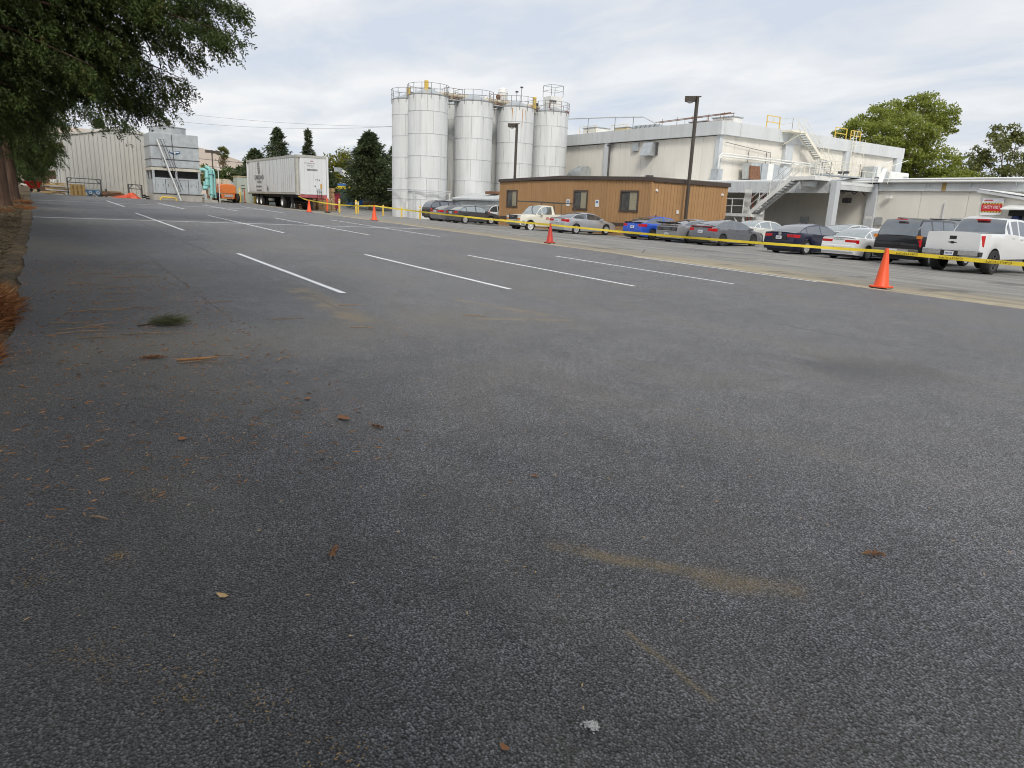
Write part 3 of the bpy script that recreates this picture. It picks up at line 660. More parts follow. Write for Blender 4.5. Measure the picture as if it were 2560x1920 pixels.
# caged ladder and yellow gates
ld = thing('roof_ladder', 'caged ladder with yellow guard rails at the top of the tall wall', 'ladder', (XC + 0.4, 72, 4.6))
for y in (71.9, 72.4): MB().tube([(XC + 0.5, y, 4.7), (XC + 0.5, y, 10.6)], 0.03, 6).build('rail', M_crm, ld)
rme = MB().tube([(0.1, -0.1, 0), (0.1, 0.4, 0)], 0.015, 6).mesh('rung', M_crm)
for i in range(18): link('rung', rme, ld, (0, 0, 0.2 + i * 0.3))
for y in (73.0, 73.5): MB().tube([(XC + 0.9, y, 6.0), (XC + 0.9, y, 9.9)], 0.022, 6).build('cage_bar', M_crm, ld)
for k in range(4): MB().tube([(XC + 0.5, 71.9, 6.2 + k), (XC + 1.1, 72.2, 6.2 + k), (XC + 0.9, 73.2, 6.2 + k), (XC + 0.5, 73.0, 6.2 + k)], 0.02, 5).build('cage_hoop', M_crm, ld)
def gate(label, y0, y1, z0=9.75, h=1.05, bars=0):
    t = thing('roof_guard', label, 'guard rail', (XC, y0, z0)); mb = MB()
    for y in (y0, y1): mb.beam((XC - 0.05, y, z0 - 0.05), (XC - 0.05, y, z0 + h), 0.07, 0.07)
    for hh in (h, h * 0.5): mb.beam((XC - 0.05, y0, z0 + hh), (XC - 0.05, y1, z0 + hh), 0.07, 0.07)
    mb.build('frame', M_yel, t)
    for i in range(bars): MB().tube([(XC - 0.05, y0 + (y1 - y0) * (i + 1) / (bars + 1), z0 + h / 2), (XC - 0.05, y0 + (y1 - y0) * (i + 1) / (bars + 1), z0 + h)], 0.02, 5).build('bar', M_yel, t)
gate('yellow guard rail left of the ladder head on the tall roof', 69.4, 71.4); gate('yellow guard rail with upright bars right of the ladder head', 72.2, 74.0, 9.75, 1.0, 4); gate('yellow guard rail beside the roof stair head', 58.3, 60.2, 9.75, 1.1, 1)
# air handling units on the low roof
def ahu(label, X, y0, y1, z0, h, hood):
    t = thing('air_handler', label, 'air handler', (X, (y0 + y1) / 2, z0))
    k = (y1 - y0) / 4
    for i in range(4): MB().box(X - 1.2, X + (0 if i % 2 else -0.02), y0 + i * k, y0 + (i + 1) * k - 0.02, z0, z0 + h * (1 if i < 3 else 0.85)).build('casing_panel', M_galv if i != 1 else M_white, t)
    if hood:
        MB().prism([(y0 - 0.02, z0 + h), (y0 - 1.5, z0 + h * 0.95), (y0 - 1.3, z0 + 0.1), (y0 - 0.02, z0)], X - 1.1, X - 0.1, 'x').build('intake_hood', M_galv, t)
        MB().add([(X + 0.0, y0 - 1.55, z0 + 0.05), (X + 0.0, y0 - 0.1, z0 + 0.0), (X - 0.1, y0 - 0.2, z0 + h * 0.8), (X - 0.1, y0 - 1.5, z0 + h * 0.8), (X - 0.2, y0 - 1.55, z0 + 0.05), (X - 0.2, y0 - 0.1, z0), (X - 0.3, y0 - 0.2, z0 + h * 0.8), (X - 0.3, y0 - 1.5, z0 + h * 0.8)], [(0, 1, 2, 3), (7, 6, 5, 4), (0, 4, 5, 1), (1, 5, 6, 2), (2, 6, 7, 3), (3, 7, 4, 0)]).build('intake_grille', M_rust, t)
    return t
ahu('galvanised air handler with brown intake grille on the low roof', XC + 1.6, 56.3, 59.6, 4.85, 1.55, True)
a2 = ahu('grey air handler with white panel at the far end of the low roof', XC + 1.4, 75.0, 78.0, 5.0, 2.3, False)
MB().lathe([(0.6, -0.05), (0.68, -0.05), (0.68, 0.05), (0.6, 0.05)], 18, (XC + 1.45, 75.9, 5.6), 'x').build('fan_ring', M_steel, a2)
t = thing('roof_duct', 'pale wrapped duct box lying on the low roof by the end pilaster', 'duct', (XC + 1, 80, 5)); MB().box(XC + 0.3, XC + 1.6, 78.2, 82.0, 5.6, 7.0).build('duct_box', M_white, t, bevel=0.15); MB().box(XC + 1.6, XC + 1.63, 80.8, 81.6, 5.8, 6.6).build('access_door', M_galv, t)
t = thing('roof_floodlight', 'small floodlight standing on the low roof edge', 'floodlight', (-33.5, 51, 4.6)); MB().tube([(-31.5, YW, 4.6), (-31.5, YW, 5.0)], 0.03, 6).build('post', M_steel, t); MB().box(-31.9, -31.1, YW - 0.1, YW + 0.1, 4.95, 5.12).build('lamp_head', M_steel, t)
# things under the canopy
for i, (x, lb_) in enumerate(((-37.0, 'orange ladder standing left under the canopy'), (-36.1, 'orange ladder standing right under the canopy'))):
    t = thing('step_ladder', lb_, 'ladder', (x, 47.5, 1.7)); 
    for d in (-0.2, 0.2): MB().beam((x + d, 47.4, 0.0), (x + d * 0.7, 47.6, 3.3), 0.08, 0.05).build('rail', mat('orange_fibreglass', (0.75, 0.12, 0.03), 0.5), t)
    for k in range(8): MB().beam((x - 0.2, 47.45, 0.4 + k * 0.35), (x + 0.2, 47.45, 0.4 + k * 0.35), 0.06, 0.03).build('rung', M_galv, t)
t = thing('white_tank', 'white plastic tank behind the railed platform', 'tank', (-35.4, 46.6, 0)); MB().lathe([(0.0, 0), (0.32, 0), (0.34, 1.3), (0.34, 2.3), (0.22, 2.6), (0.22, 2.9), (0.0, 2.95)], 16, (-35.5, 46.8, 0)).build('drum', M_white, t, auto=40); MB().box(-36.0, -35.2, 46.5, 47.1, -0.2, 0.0).build('base', M_galv, t)

# ---- lean-to annex with banner and dock door
an = thing('lean_to_annex', 'cream lean-to annex with sloping ribbed roof and a loading dock', 'building', (-16, 46, 0))
MB().prism([(-19.85, -0.4), (-6, -0.4), (-6, 1.35), (-19.85, 3.52)], 46.0, 50.6, 'y').build('wall', M_cream, an)
n = 34
rm = MB().add([(0, 0, 0), (0.385, 0, -0.0615), (0.385, 4.95, -0.0615), (0, 4.95, 0), (0.05, 0, 0.010), (0.1, 0, 0.002), (0.1, 4.95, 0.002), (0.05, 4.95, 0.010), (0, 0, 0.004), (0.15, 0, -0.02), (0.15, 4.95, -0.02), (0, 4.95, 0.004)], [(0, 1, 2, 3), (4, 5, 6, 7), (8, 4, 7, 11), (5, 9, 10, 6)]).mesh('roof_sheet', M_roofw)
for i in range(n): link('roof_sheet', rm, an, (-20.05 + 16 + i * 0.385, 45.75 - 46, 3.66 - i * 0.0615))
MB().beam((-20.0, 45.82, 3.53), (-6, 45.82, 1.30), 0.08, 0.14).build('rake_trim', M_par, an)
MB().box(-19.86, -18.0, 45.96, 46.0, 2.02, 2.05).build('panel_seam', M_pil, an)
MB().prism([(45.0, 2.50), (46.0, 2.72), (46.0, 2.78), (45.0, 2.56)], -18.3, -13.0, 'x').build('dock_awning', M_white, an)
MB().box(-18.05, -13.0, 45.5, 45.98, 2.18, 2.50).build('dock_header_pad', M_blk, an, bevel=0.04)
MB().box(-17.85, -17.5, 45.5, 45.98, -0.3, 2.17).build('dock_side_pad', mat('navy_vinyl', (0.015, 0.03, 0.13), 0.5), an, bevel=0.03)
for i in range(5): MB().box(-17.48, -13.5, 45.88, 45.95, -0.2 + i * 0.48, 0.26 + i * 0.48).build('door_panel', mat('grey_door_slat', (0.25, 0.26, 0.27), 0.5), an)
MB().prism([(45.1, 1.85), (46.0, 2.06), (46.0, 2.12), (45.1, 1.91)], -20.2, -18.9, 'x').build('small_awning', M_par, an); MB().box(-19.7, -19.1, 45.6, 45.97, 1.55, 1.82).build('dark_opening', M_dark, an)
bn = thing('banner', 'white and red SAFETY FIRST banner hung on the annex wall', 'banner', (-19.1, 45.9, 2.3))
ORG[bn] = Vector((-19.1, 45.9, 2.3)); bx0, bx1 = -19.66, -18.58
MB().add([(bx0, 45.93, 2.20), (bx1, 45.93, 2.22), (bx1 + 0.03, 45.93, 3.17), (-19.1, 45.93, 3.14), (bx0, 45.93, 3.19), (bx0, 45.95, 2.20), (bx1, 45.95, 2.22), (bx1 + 0.03, 45.95, 3.17), (-19.1, 45.95, 3.14), (bx0, 45.95, 3.19)], [(0, 1, 2, 3, 4), (9, 8, 7, 6, 5), (0, 5, 6, 1), (1, 6, 7, 2), (2, 7, 8, 3), (3, 8, 9, 4), (4, 9, 5, 0)]).build('sheet', mat('white_vinyl', (0.80, 0.80, 0.82), 0.5, var=0.03), bn)
M_red = mat('banner_red', (0.55, 0.02, 0.03), 0.5, var=0.05); M_bk = mat('print_black', (0.02, 0.02, 0.02), 0.6)
MB().box(bx0, bx1, 45.915, 45.927, 2.42, 2.80).build('red_field', M_red, bn)
for z in (2.35, 2.80):
    MB().box(bx0, bx1, 45.915, 45.927, z + 0.001, z + 0.068).build('hazard_band', mat('banner_yellow', (0.85, 0.60, 0.05), 0.5, var=0.03), bn)
    for i in range(7):
        xx = bx0 + 0.02 + i * 0.152; MB().add([(xx, 45.911, z + 0.004), (xx + 0.07, 45.911, z + 0.004), (xx + 0.11, 45.911, z + 0.065), (xx + 0.04, 45.911, z + 0.065)], [(0, 1, 2, 3)]).build('hazard_stripe', M_bk, bn)
text('lettering', 'SAFETY FIRST', 0.235, ((bx0 + bx1) / 2, 45.908, 2.635), FACE_Y, mat('print_white', (0.85, 0.85, 0.85), 0.5, var=0.02), bn, 0.002, sx=0.62)
text('small_lettering', 'safety is everyone', 0.07, (-19.2, 45.922, 2.93), FACE_Y, M_bk, bn, 0.001) if False else None
MB().box(bx0 + 0.1, bx0 + 0.55, 45.918, 45.926, 3.00, 3.05).build('printed_line', M_red, bn); MB().box(bx0 + 0.1, bx1 - 0.1, 45.918, 45.926, 2.92, 2.945).build('printed_line', mat('print_grey', (0.4, 0.4, 0.45), 0.5), bn)

# ---- brown modular office
M_t11 = mat('brown_plywood_siding', (0.41, 0.235, 0.105), 0.75, var=0.10, scale=1.1, stretch=(3, 3, 0.16), dirt=((0.33, 0.19, 0.09), 1.3, (2.0, 2.0, 0.15), 0.55, 0.5))
M_trim = mat('dark_brown_trim', (0.075, 0.055, 0.045), 0.6, var=0.1)
BX0, BX1, BY0, BY1 = -53.35, -34.83, 34.4, 42.0; ZB = 3.68
br = thing('modular_office', 'long brown plywood modular office with dark trim and three sliding windows', 'building', ((BX0 + BX1) / 2, BY0, -0.1))
MB().box(BX0 + 0.06, BX1 - 0.06, BY0 + 0.06, BY1 - 0.06, -0.3, ZB).build('core_wall', M_trim, br)
wins = ((-52.13, -50.65), (-42.92, -41.43), (-37.73, -36.07))
def siding_y(x0, x1, z0, z1, k):
    wd = (x1 - x0) / k; o = ORG[br]; me = MB().box(0.012, wd - 0.012, 0, 0.05, 0, z1 - z0).mesh('siding_board', M_t11)
    for i in range(k): link('siding_board', me, br, (x0 + i * wd - o.x, BY0 - o.y, z0 - o.z))
xs_ = [BX0] + [v for wv in wins for v in wv] + [BX1]
for a, b in zip(xs_[0::2], xs_[1::2]): siding_y(a, b, 0.78, ZB, max(2, round((b - a) / 0.3)))
for a, b in wins: siding_y(a, b, 0.78, 1.60, 5); siding_y(a, b, 2.92, ZB, 5)
siding_y(BX0, BX1, -0.2, 0.56, 60)
o_ = ORG[br]; kk = 25; wd = (BY1 - BY0) / kk; me = MB().box(0, 0.05, 0.012, wd - 0.012, 0, ZB - 0.78).mesh('siding_board', M_t11); me2 = MB().box(0, 0.05, 0.012, wd - 0.012, 0, 0.76).mesh('siding_board', M_t11)
for i in range(kk):
    link('siding_board', me, br, (BX1 - 0.05 - o_.x, BY0 + i * wd - o_.y, 0.78 - o_.z)); link('siding_board', me2, br, (BX1 - 0.05 - o_.x, BY0 + i * wd - o_.y, -0.2 - o_.z))
MB().box(BX0, BX1 + 0.02, BY0 - 0.02, BY0 + 0.04, 0.56, 0.78).build('skirt_band', M_trim, br); MB().box(BX1 - 0.04, BX1 + 0.02, BY0 + 0.042, BY1, 0.56, 0.78).build('skirt_band', M_trim, br)
rp_ = [(BX0 - 0.1, 3.62), (BX0 - 0.1, 3.86), (-44.76, 4.04), (BX1 + 0.12, 3.84), (BX1 + 0.12, 3.60), (-44.76, 3.80)]
MB().prism(rp_, BY0 - 0.12, BY0 + 0.10, 'y').build('fascia', M_trim, br); MB().box(BX1 - 0.1, BX1 + 0.125, BY0 + 0.102, BY1 + 0.1, 3.56, 3.82).build('fascia', M_trim, br)
MB().prism([(BX0 - 0.05, 3.64), (BX0 - 0.05, 3.88), (-44.76, 4.06), (BX1 + 0.1, 3.86), (BX1 + 0.1, 3.64)], BY0 + 0.11, BY1 + 0.08, 'y').build('roof', mat('grey_roll_roofing', (0.24, 0.23, 0.21), 0.85, var=0.2), br)
for x in (BX1, BX0 + 0.07): MB().box(x - 0.09, x + 0.035, BY0 - 0.03, BY0 + 0.07, 0.0, 3.62).build('corner_trim', M_t11, br)
for a, b in wins:
    wn = MB().box(a - 0.08, b + 0.08, BY0 - 0.05, BY0 + 0.0, 2.86, 2.98).box(a - 0.12, b + 0.12, BY0 - 0.06, BY0 - 0.0, 1.55, 1.68).box(a - 0.08, a + 0.05, BY0 - 0.045, BY0 + 0.0, 1.68, 2.86).box(b - 0.05, b + 0.08, BY0 - 0.045, BY0 + 0.0, 1.68, 2.86).build('window', M_trim, br)
    mid_ = (a + b) / 2
    MB().box(mid_ - 0.03, mid_ + 0.03, BY0 - 0.02, BY0 + 0.03, 1.68, 2.86).build('mullion', M_steel, wn)
    MB().box(a + 0.05, mid_ - 0.03, BY0 + 0.01, BY0 + 0.03, 1.68, 2.86).build('pane', mat('window_glass_dark', (0.09, 0.09, 0.085), 0.08, var=0.3, scale=2), wn)
    MB().box(mid_ + 0.03, b - 0.05, BY0 - 0.002, BY0 + 0.02, 1.68, 2.86).build('pane', mat('window_blind', (0.34, 0.31, 0.22), 0.12, var=0.15, scale=3, stretch=(1, 1, 6)), wn)
for x, z in ((-42.05 - 1.6, 2.05), (-40.25, 2.06)):
    pl = MB().box(x - 0.2, x + 0.2, BY0 - 0.02, BY0 - 0.005, z - 0.25, z + 0.25).build('sign_plate', mat('sign_white', (0.75, 0.78, 0.80), 0.5, var=0.03), br)
    MB().box(x - 0.13, x + 0.13, BY0 - 0.026, BY0 - 0.021, z + 0.02, z + 0.16).build('sign_print', mat('sign_blue', (0.12, 0.2, 0.35), 0.5), pl)
for y, z in ((34.85, 3.0), (41.4, 3.0)): MB().lathe([(0, 0.10), (0.07, 0.10), (0.10, 0.02), (0.10, 0)], 12, (BX1, y, z), 'x').build('wall_lamp', M_white, br)
MB().box(BX1, BX1 + 0.05, 36.9, 37.1, 1.55, 1.78).build('outlet_box', M_white, br)
for y0 in (38.35,): MB().box(BX1 - 0.0, BX1 + 0.012, y0, y0 + 0.03, 0.78, 3.2).build('door_trim', M_t11, br)
MB().box(-38.2, -37.8, 37, 37.4, 3.9, 4.15).build('roof_vent', M_steel, br)

# ---- small grey metal shed in front of the silos
M_gsh = mat('pale_grey_sheet', (0.55, 0.57, 0.57), 0.55, var=0.06, scale=2, stretch=(1, 1, 0.2))
sh = thing('pump_shed', 'low pale grey metal shed between the silos and the brown office', 'shed', (-58, 36, 0))
gx0, gx1 = -60.1, -54.2
MB().prism([(34.6, -0.2), (41, -0.2), (41, 2.5), (37.4, 2.75), (34.6, 1.95)], -63.6, -63.4, 'x').build('gable_wall', M_gsh, sh)
k = 14
for i in range(k): MB().box(-63.6 + i * 0.68, -63.6 + i * 0.68 + 0.66, 35.5, 35.56, -0.2, 2.12).build('wall_sheet', M_gsh, sh)
MB().add([(-63.8, 35.3, 2.12), (-54, 35.3, 2.12), (-54, 38.6, 2.75), (-63.8, 38.6, 2.75), (-63.8, 35.3, 2.18), (-54, 35.3, 2.18), (-54, 38.6, 2.82), (-63.8, 38.6, 2.82)], [(3, 2, 1, 0), (4, 5, 6, 7), (0, 1, 5, 4), (1, 2, 6, 5), (2, 3, 7, 6), (3, 0, 4, 7)]).build('roof', M_par, sh)
for i in range(20): MB().beam((-63.6 + i * 0.5, 35.3, 2.20), (-63.6 + i * 0.5, 38.6, 2.84), 0.06, 0.05).build('roof_rib', M_par, sh)
MB().box(-63.85, -54, 35.22, 35.3, 2.06, 2.2).build('gutter', M_pil, sh)
MB().box(-60.0, -58.0, 37, 37.8, 2.7, 2.95).build('ridge_vent', M_rust, sh)
MB().tube([(-63.7, 35.1, 2.6), (-63.7, 35.1, 0)], 0.08, 8).build('downpipe', M_white, sh)
# ================================================================== silos
M_silo = mat('weathered_white_silo_sheet', (0.72, 0.735, 0.73), 0.5, var=0.05, scale=1.3, stretch=(1.6, 1.6, 0.22), dirt=((0.52, 0.54, 0.54), 1.0, (2.2, 2.2, 0.16), 0.50, 0.5))
M_silor = mat('rust_streaked_silo_sheet', (0.62, 0.63, 0.61), 0.5, var=0.07, scale=1.3, stretch=(1.6, 1.6, 0.22), dirt=((0.45, 0.30, 0.14), 1.3, (2.6, 2.6, 0.10), 0.60, 0.6))
M_seam = mat('dark_silo_seam', (0.34, 0.34, 0.335), 0.7, var=0.2, scale=4)
SR = 1.95; RINGS = [2.0, 2.07, 2.07, 2.07, 2.07, 1.45]; NP = 10
def silo_panel(h, m):
    mb = MB(); n = 6; a0 = -math.pi / NP + 0.0075; a1 = -a0; V = []
    for z in (0.018, h - 0.018):
        for r in (SR, SR - 0.03):
            for i in range(n + 1):
                a = a0 + (a1 - a0) * i / n; V.append((r * math.cos(a), r * math.sin(a), z))
    k = n + 1; F = []
    for i in range(n):
        F += [(i, i + 1, 2 * k + i + 1, 2 * k + i), (k + i, k + i + 1, i + 1, i), (2 * k + i, 2 * k + i + 1, 3 * k + i + 1, 3 * k + i)]
    F += [(0, 2 * k, 3 * k, k), (n, k + n, 3 * k + n, 2 * k + n)]
    mb.add(V, F); me = mb.mesh('sheet', m); me.polygons.foreach_set('use_smooth', [True] * len(me.polygons)); me.set_sharp_from_angle(angle=R(35)); return me
PM = {(h, m.name): silo_panel(h, m) for h in set(RINGS) for m in (M_silo, M_silor)}
ZS = sum(RINGS); M_railg = mat('grey_rail_steel', (.26, .26, .25), .6, metal=.2, var=.2)
def silo(x, y, label, rusty=False, phase=0.0):
    zb = G(x, y) - 0.12
    t = thing('silo', label, 'silo', (x, y, zb), group='grain silos beside the factory')
    MB().lathe([(0, 0), (SR - 0.028, 0), (SR - 0.028, ZS), (SR + 0.02, ZS + 0.02), (SR + 0.02, ZS + 0.07), (SR - 0.1, ZS + 0.1), (0.3, ZS + 0.75), (0, ZS + 0.75)], 40, (x, y, zb)).build('inner_shell', M_seam, t)
    MB().lathe([(SR - 0.05, ZS + 0.105), (0.35, ZS + 0.77), (0, ZS + 0.77)], 30, (x, y, zb)).build('roof_cone', M_galv, t)
    z = 0.0
    for k, h in enumerate(RINGS):
        me = PM[(h, (M_silor if rusty else M_silo).name)]
        for i in range(NP): link('sheet', me, t, (0, 0, z), (0, 0, phase + (i + 0.5 * (k % 2)) * 2 * math.pi / NP))
        z += h
    zz = 0
    for h in RINGS[:-1]:
        zz += h; MB().lathe([(SR - 0.02, -0.022), (SR + 0.028, -0.022), (SR + 0.028, 0.022), (SR - 0.02, 0.022)], 40, (x, y, zb + zz)).build('band', M_silor if rusty else M_pil, t)
    n = 14; mb = MB(); top = []
    for i in range(n):
        a = 2 * math.pi * i / n + phase; p = (x + (SR + 0.06) * math.cos(a), y + (SR + 0.06) * math.sin(a))
        MB().beam((p[0], p[1], zb + ZS - 0.32), (p[0], p[1], zb + ZS + 1.05), 0.04, 0.04).build('rail_post', M_railg, t); top.append((p[0], p[1]))
    for hh, r in ((1.05, 0.02), (0.55, 0.014)): mb.tube([(p[0], p[1], zb + ZS + hh) for p in top + top[:1]], r, 6, False)
    mb.build('guard_rail', M_railg, t)
    return t
SX = -65.74
silo(SX, 33.66, 'nearest and widest silo, standing in front left of the group', phase=0.12)
silo(SX, 38.9, 'second front silo, right of the nearest one', phase=0.3)
s3_ = silo(SX, 44.06, 'third front silo behind the slim lamp post, thin rust streaks at its top', phase=0.05)
silo(SX, 48.66, 'rightmost front silo next to the factory wall, carrying a square tower', phase=0.4)
silo(SX - 4.3, 33.9, 'leftmost silo, half hidden behind the nearest one', phase=0.2)
silo(SX - 4.4, 39.1, 'rust streaked rear silo glimpsed between first and second front silos', True, 0.1)
silo(SX - 4.4, 44.2, 'rear silo glimpsed between second and third front silos', True, 0.3)
ZTOP = 11.62
M_run = mat('orange_rust_run', (.46, .23, .07), .8, var=.3, scale=6)
for a, w_, z1, z0 in ((-.78, .05, 11.5, 10.1), (-.22, .045, 11.5, 9.7), (-.05, .03, 11.4, 10.4)):
    x, y = SX + (SR + .004) * math.cos(a), 44.06 + (SR + .004) * math.sin(a); tx, ty = -math.sin(a), math.cos(a)
    MB().add([(x - tx * w_, y - ty * w_, z1), (x + tx * w_, y + ty * w_, z1), (x + tx * w_ * .25, y + ty * w_ * .25, z0), (x - tx * w_ * .25, y - ty * w_ * .25, z0)], [(0, 1, 2, 3)]).build('rust_run', M_run, s3_)
# conveyor gallery on top
cv = thing('conveyor', 'long cream enclosed conveyor running over the silo tops', 'conveyor', (SX, 40, ZTOP))
Mcv = mat('cream_conveyor_paint', (0.60, 0.54, 0.42), 0.6, var=0.12, scale=1.5, dirt=((0.25, 0.15, 0.09), 1.6, (1, 0.5, 1), 0.56, 0.6))
MB().tube([(SX - 0.2, 33.2, ZTOP + 0.55), (SX - 0.2, 47.2, ZTOP + 0.55)], 0.19, 10).build('casing', Mcv, cv, auto=40)
MB().beam((SX - 0.2, 33.2, ZTOP + 0.28), (SX - 0.2, 47.2, ZTOP + 0.28), 0.35, 0.08).build('tray', M_rust, cv)
for y in (33.6, 36.3, 38.9, 41.5, 44, 46.6): MB().box(SX - 0.35, SX - 0.05, y - 0.12, y + 0.12, ZTOP - 0.1, ZTOP + 0.4).build('support', Mcv, cv)
for y in (36.2, 41.4): MB().box(SX - 0.8, SX + 0.5, y - 1.0, y + 1.0, ZTOP + 0.02, ZTOP + 0.10).build('bridge_deck', M_galv, cv); rail(MB(), [(SX + 0.5, y - 1.0, ZTOP + 0.1), (SX + 0.5, y + 1.0, ZTOP + 0.1)], 1.0, 0.8, 0.022).build('guard_rail', M_rust, cv)
c2 = thing('conveyor', 'shorter cream conveyor over the rear silos', 'conveyor', (SX - 4.2, 40, ZTOP)); MB().tube([(SX - 4.0, 33.5, ZTOP + 0.5), (SX - 4.0, 47, ZTOP + 0.5)], 0.17, 8).build('casing', Mcv, c2, auto=40)
for y in (34, 39, 44): MB().box(SX - 4.15, SX - 3.85, y - 0.1, y + 0.1, ZTOP - 0.2, ZTOP + 0.35).build('support', Mcv, c2)
def drive(label, x, y, h=1.15):
    t = thing('drive_guard', label, 'machine guard', (x, y, ZTOP)); MB().box(x - 0.14, x + 0.14, y - 0.18, y + 0.18, ZTOP + 0.25, ZTOP + 0.25 + h).build('cover', M_yel, t, bevel=0.05)
    MB().lathe([(0, -0.12), (0.16, -0.12), (0.16, 0.16), (0, 0.16)], 12, (x, y + 0.3, ZTOP + 0.75), 'y').build('motor', M_steel, t)
drive('tall yellow drive guard on the nearest silo', SX + 0.3, 33.3, 1.25); drive('yellow drive guard on the leftmost silo', SX - 3.6, 33.3, 1.05); drive('yellow drive guard above the third front silo', SX + 0.3, 46.2, 1.2)
dc = thing('dust_collector', 'white round dust collector above the silo tops', 'dust collector', (SX - 1.5, 43.3, ZTOP))
MB().lathe([(0, 0.5), (0.3, 0.5), (0.52, 0.9), (0.52, 1.75), (0.56, 1.76), (0.56, 1.82), (0.5, 1.83), (0.44, 2.15), (0.2, 2.32), (0, 2.34)], 20, (SX - 1.5, 43.3, ZTOP - 0.1)).build('drum', M_white, dc, auto=40)
MB().box(SX - 2.0, SX - 1.0, 42.9, 43.8, ZTOP - 0.1, ZTOP + 0.4).build('base', M_steel, dc); MB().lathe([(0, 0), (0.2, 0), (0.24, 0.3), (0, 0.32)], 12, (SX - 1.2, 42.7, ZTOP + 1.2), 'y').build('fan', M_rust, dc)
for yy in (40.8, 41.2, 41.7): MB().tube([(SX - 1.2, yy, ZTOP), (SX - 1.2, yy, ZTOP + 1.0)], 0.05, 6).build('vent_pipe', M_yel, dc)
for i, (y, h) in enumerate(((43.95, 1.55), (44.55, 2.05))):
    t = thing('light_mast', ('shorter' if i == 0 else 'taller') + ' thin mast with a small lamp on the silo tops', 'mast', (SX + 0.2, y, ZTOP)); MB().tube([(SX + 0.2, y, ZTOP), (SX + 0.2, y, ZTOP + h), (SX + 0.2, y - 0.02 + i * 0.04, ZTOP + h + 0.15)], 0.028, 6).build('pole', M_steel, t); MB().box(SX + 0.1, SX + 0.32, y - 0.12, y + 0.12, ZTOP + h + 0.1, ZTOP + h + 0.24).build('lamp', M_steel, t)
tw = thing('elevator_head', 'white square elevator head with railed top on the rightmost silo', 'elevator head', (SX, 48.9, ZTOP))
MB().box(SX - 0.7, SX + 0.7, 48.1, 49.6, ZTOP + 0.35, ZTOP + 1.0).build('casing_lower', M_white, tw); MB().box(SX - 0.72, SX + 0.72, 48.08, 49.62, ZTOP + 1.02, ZTOP + 1.75).build('casing_upper', M_white, tw)
MB().box(SX - 1.2, SX + 1.3, 47.6, 50.2, ZTOP + 0.1, ZTOP + 0.33).build('frame', mat('red_oxide_steel', (0.22, 0.06, 0.04), 0.7), tw)
rail(MB(), [(SX - .75, 48.05, ZTOP + 1.76), (SX + .75, 48.05, ZTOP + 1.76), (SX + .75, 49.65, ZTOP + 1.76), (SX - .75, 49.65, ZTOP + 1.76), (SX - .75, 48.05, ZTOP + 1.76)], 1.15, 1.6, 0.028).build('guard_rail', M_galv, tw)
for k in range(4): MB().lathe([(0, 0), (0.09, 0), (0.09, 0.16), (0, 0.16)], 8, (SX + 0.75, 47.9 + k * 0.24, ZTOP + 1.25), 'x').build('valve', M_steel, tw)
MB().tube([(SX + 0.8, 47.9, ZTOP + 0.4), (SX + 0.8, 47.9, ZTOP + 1.3)], 0.06, 6).build('drop_pipe', M_rust, tw)
# pipework low on the nearest silos
pw = thing('silo_pipework', 'pair of thin grey pipes strapped round the foot of the front silos', 'pipework', (SX, 33, 2))
for dz in (0, 0.16): MB().tube([(SX - 5.4 + 0.0, 31.75, 2.75 + dz), (SX - 2.2, 31.7, 2.72 + dz), (SX + 0.6, 31.62, 2.7 + dz), (SX + 2.2, 32.4, 2.65 + dz), (SX + 2.6, 35.0, 2.6 + dz)], 0.035, 6).build('pipe', M_pil, pw)
for x in (SX + 0.9, SX + 1.4): MB().tube([(x, 31.66, 2.9), (x, 31.66, 0.0)], 0.03, 6).build('drop_pipe', M_pil, pw)
MB().box(SX - 0.9, SX - 0.4, 31.55, 31.72, 1.0, 1.6).build('notice', M_white, pw)

# ================================================================== small yard: shed, cooling tower, pipes
M_shd = mat('beige_steel_siding', (0.54, 0.535, 0.495), 0.5, var=0.05, scale=1, stretch=(1, 1, 0.2), dirt=((0.44, 0.43, 0.395), 1.0, (2, 2, 0.2), 0.56, 0.4))
sd = thing('steel_shed', 'beige ribbed steel shed with shallow gable beside the cooling tower', 'shed', (-69, 5.6, 1.1))
def gab(y): return 5.62 + (y - 2.45) * 0.21 if y < 6.48 else 6.47 - (y - 6.48) * 0.10
n = 20; y0_, y1_ = 2.45, 8.66
MB().prism([(y0_ + .03, 0.6), (y1_ - .03, 0.6), (y1_ - .03, gab(y1_) - 0.05), (6.48, 6.40), (y0_ + .03, gab(y0_) - 0.05)], -79, -69.06, 'x').build('core_wall', M_shd, sd)
for i in range(n):
    a = y0_ + (y1_ - y0_) * i / n; b = y0_ + (y1_ - y0_) * (i + 1) / n
    MB().prism([(a + 0.01, 0.7), (b - 0.045, 0.7), (b - 0.045, gab(b) - 0.06), (a + 0.01, gab(a) - 0.06)], -69.05, -69.0, 'x').build('wall_sheet', M_shd, sd)
    MB().prism([(b - 0.045, 0.7), (b + 0.01, 0.7), (b + 0.01, gab(b) - 0.06), (b - 0.045, gab(b) - 0.06)], -69.05, -68.92, 'x').build('rib', M_shd, sd)
for i in range(16): MB().box(-79 + i * 0.62, -79 + i * 0.62 + 0.57, y0_ - 0.02, y0_ + 0.03, 0.7, gab(y0_) - 0.05).build('side_sheet', M_shd, sd)
MB().beam((-68.95, y0_ - 0.1, gab(y0_) + 0.0), (-68.95, 6.48, 6.50), 0.16, 0.18).build('rake_trim', mat('light_beige_trim', (0.62, 0.60, 0.54), 0.5), sd); MB().beam((-68.95, 6.48, 6.50), (-68.95, y1_ + 0.1, gab(y1_) + 0.02), 0.155, 0.178).build('rake_trim', MATS['light_beige_trim'], sd)
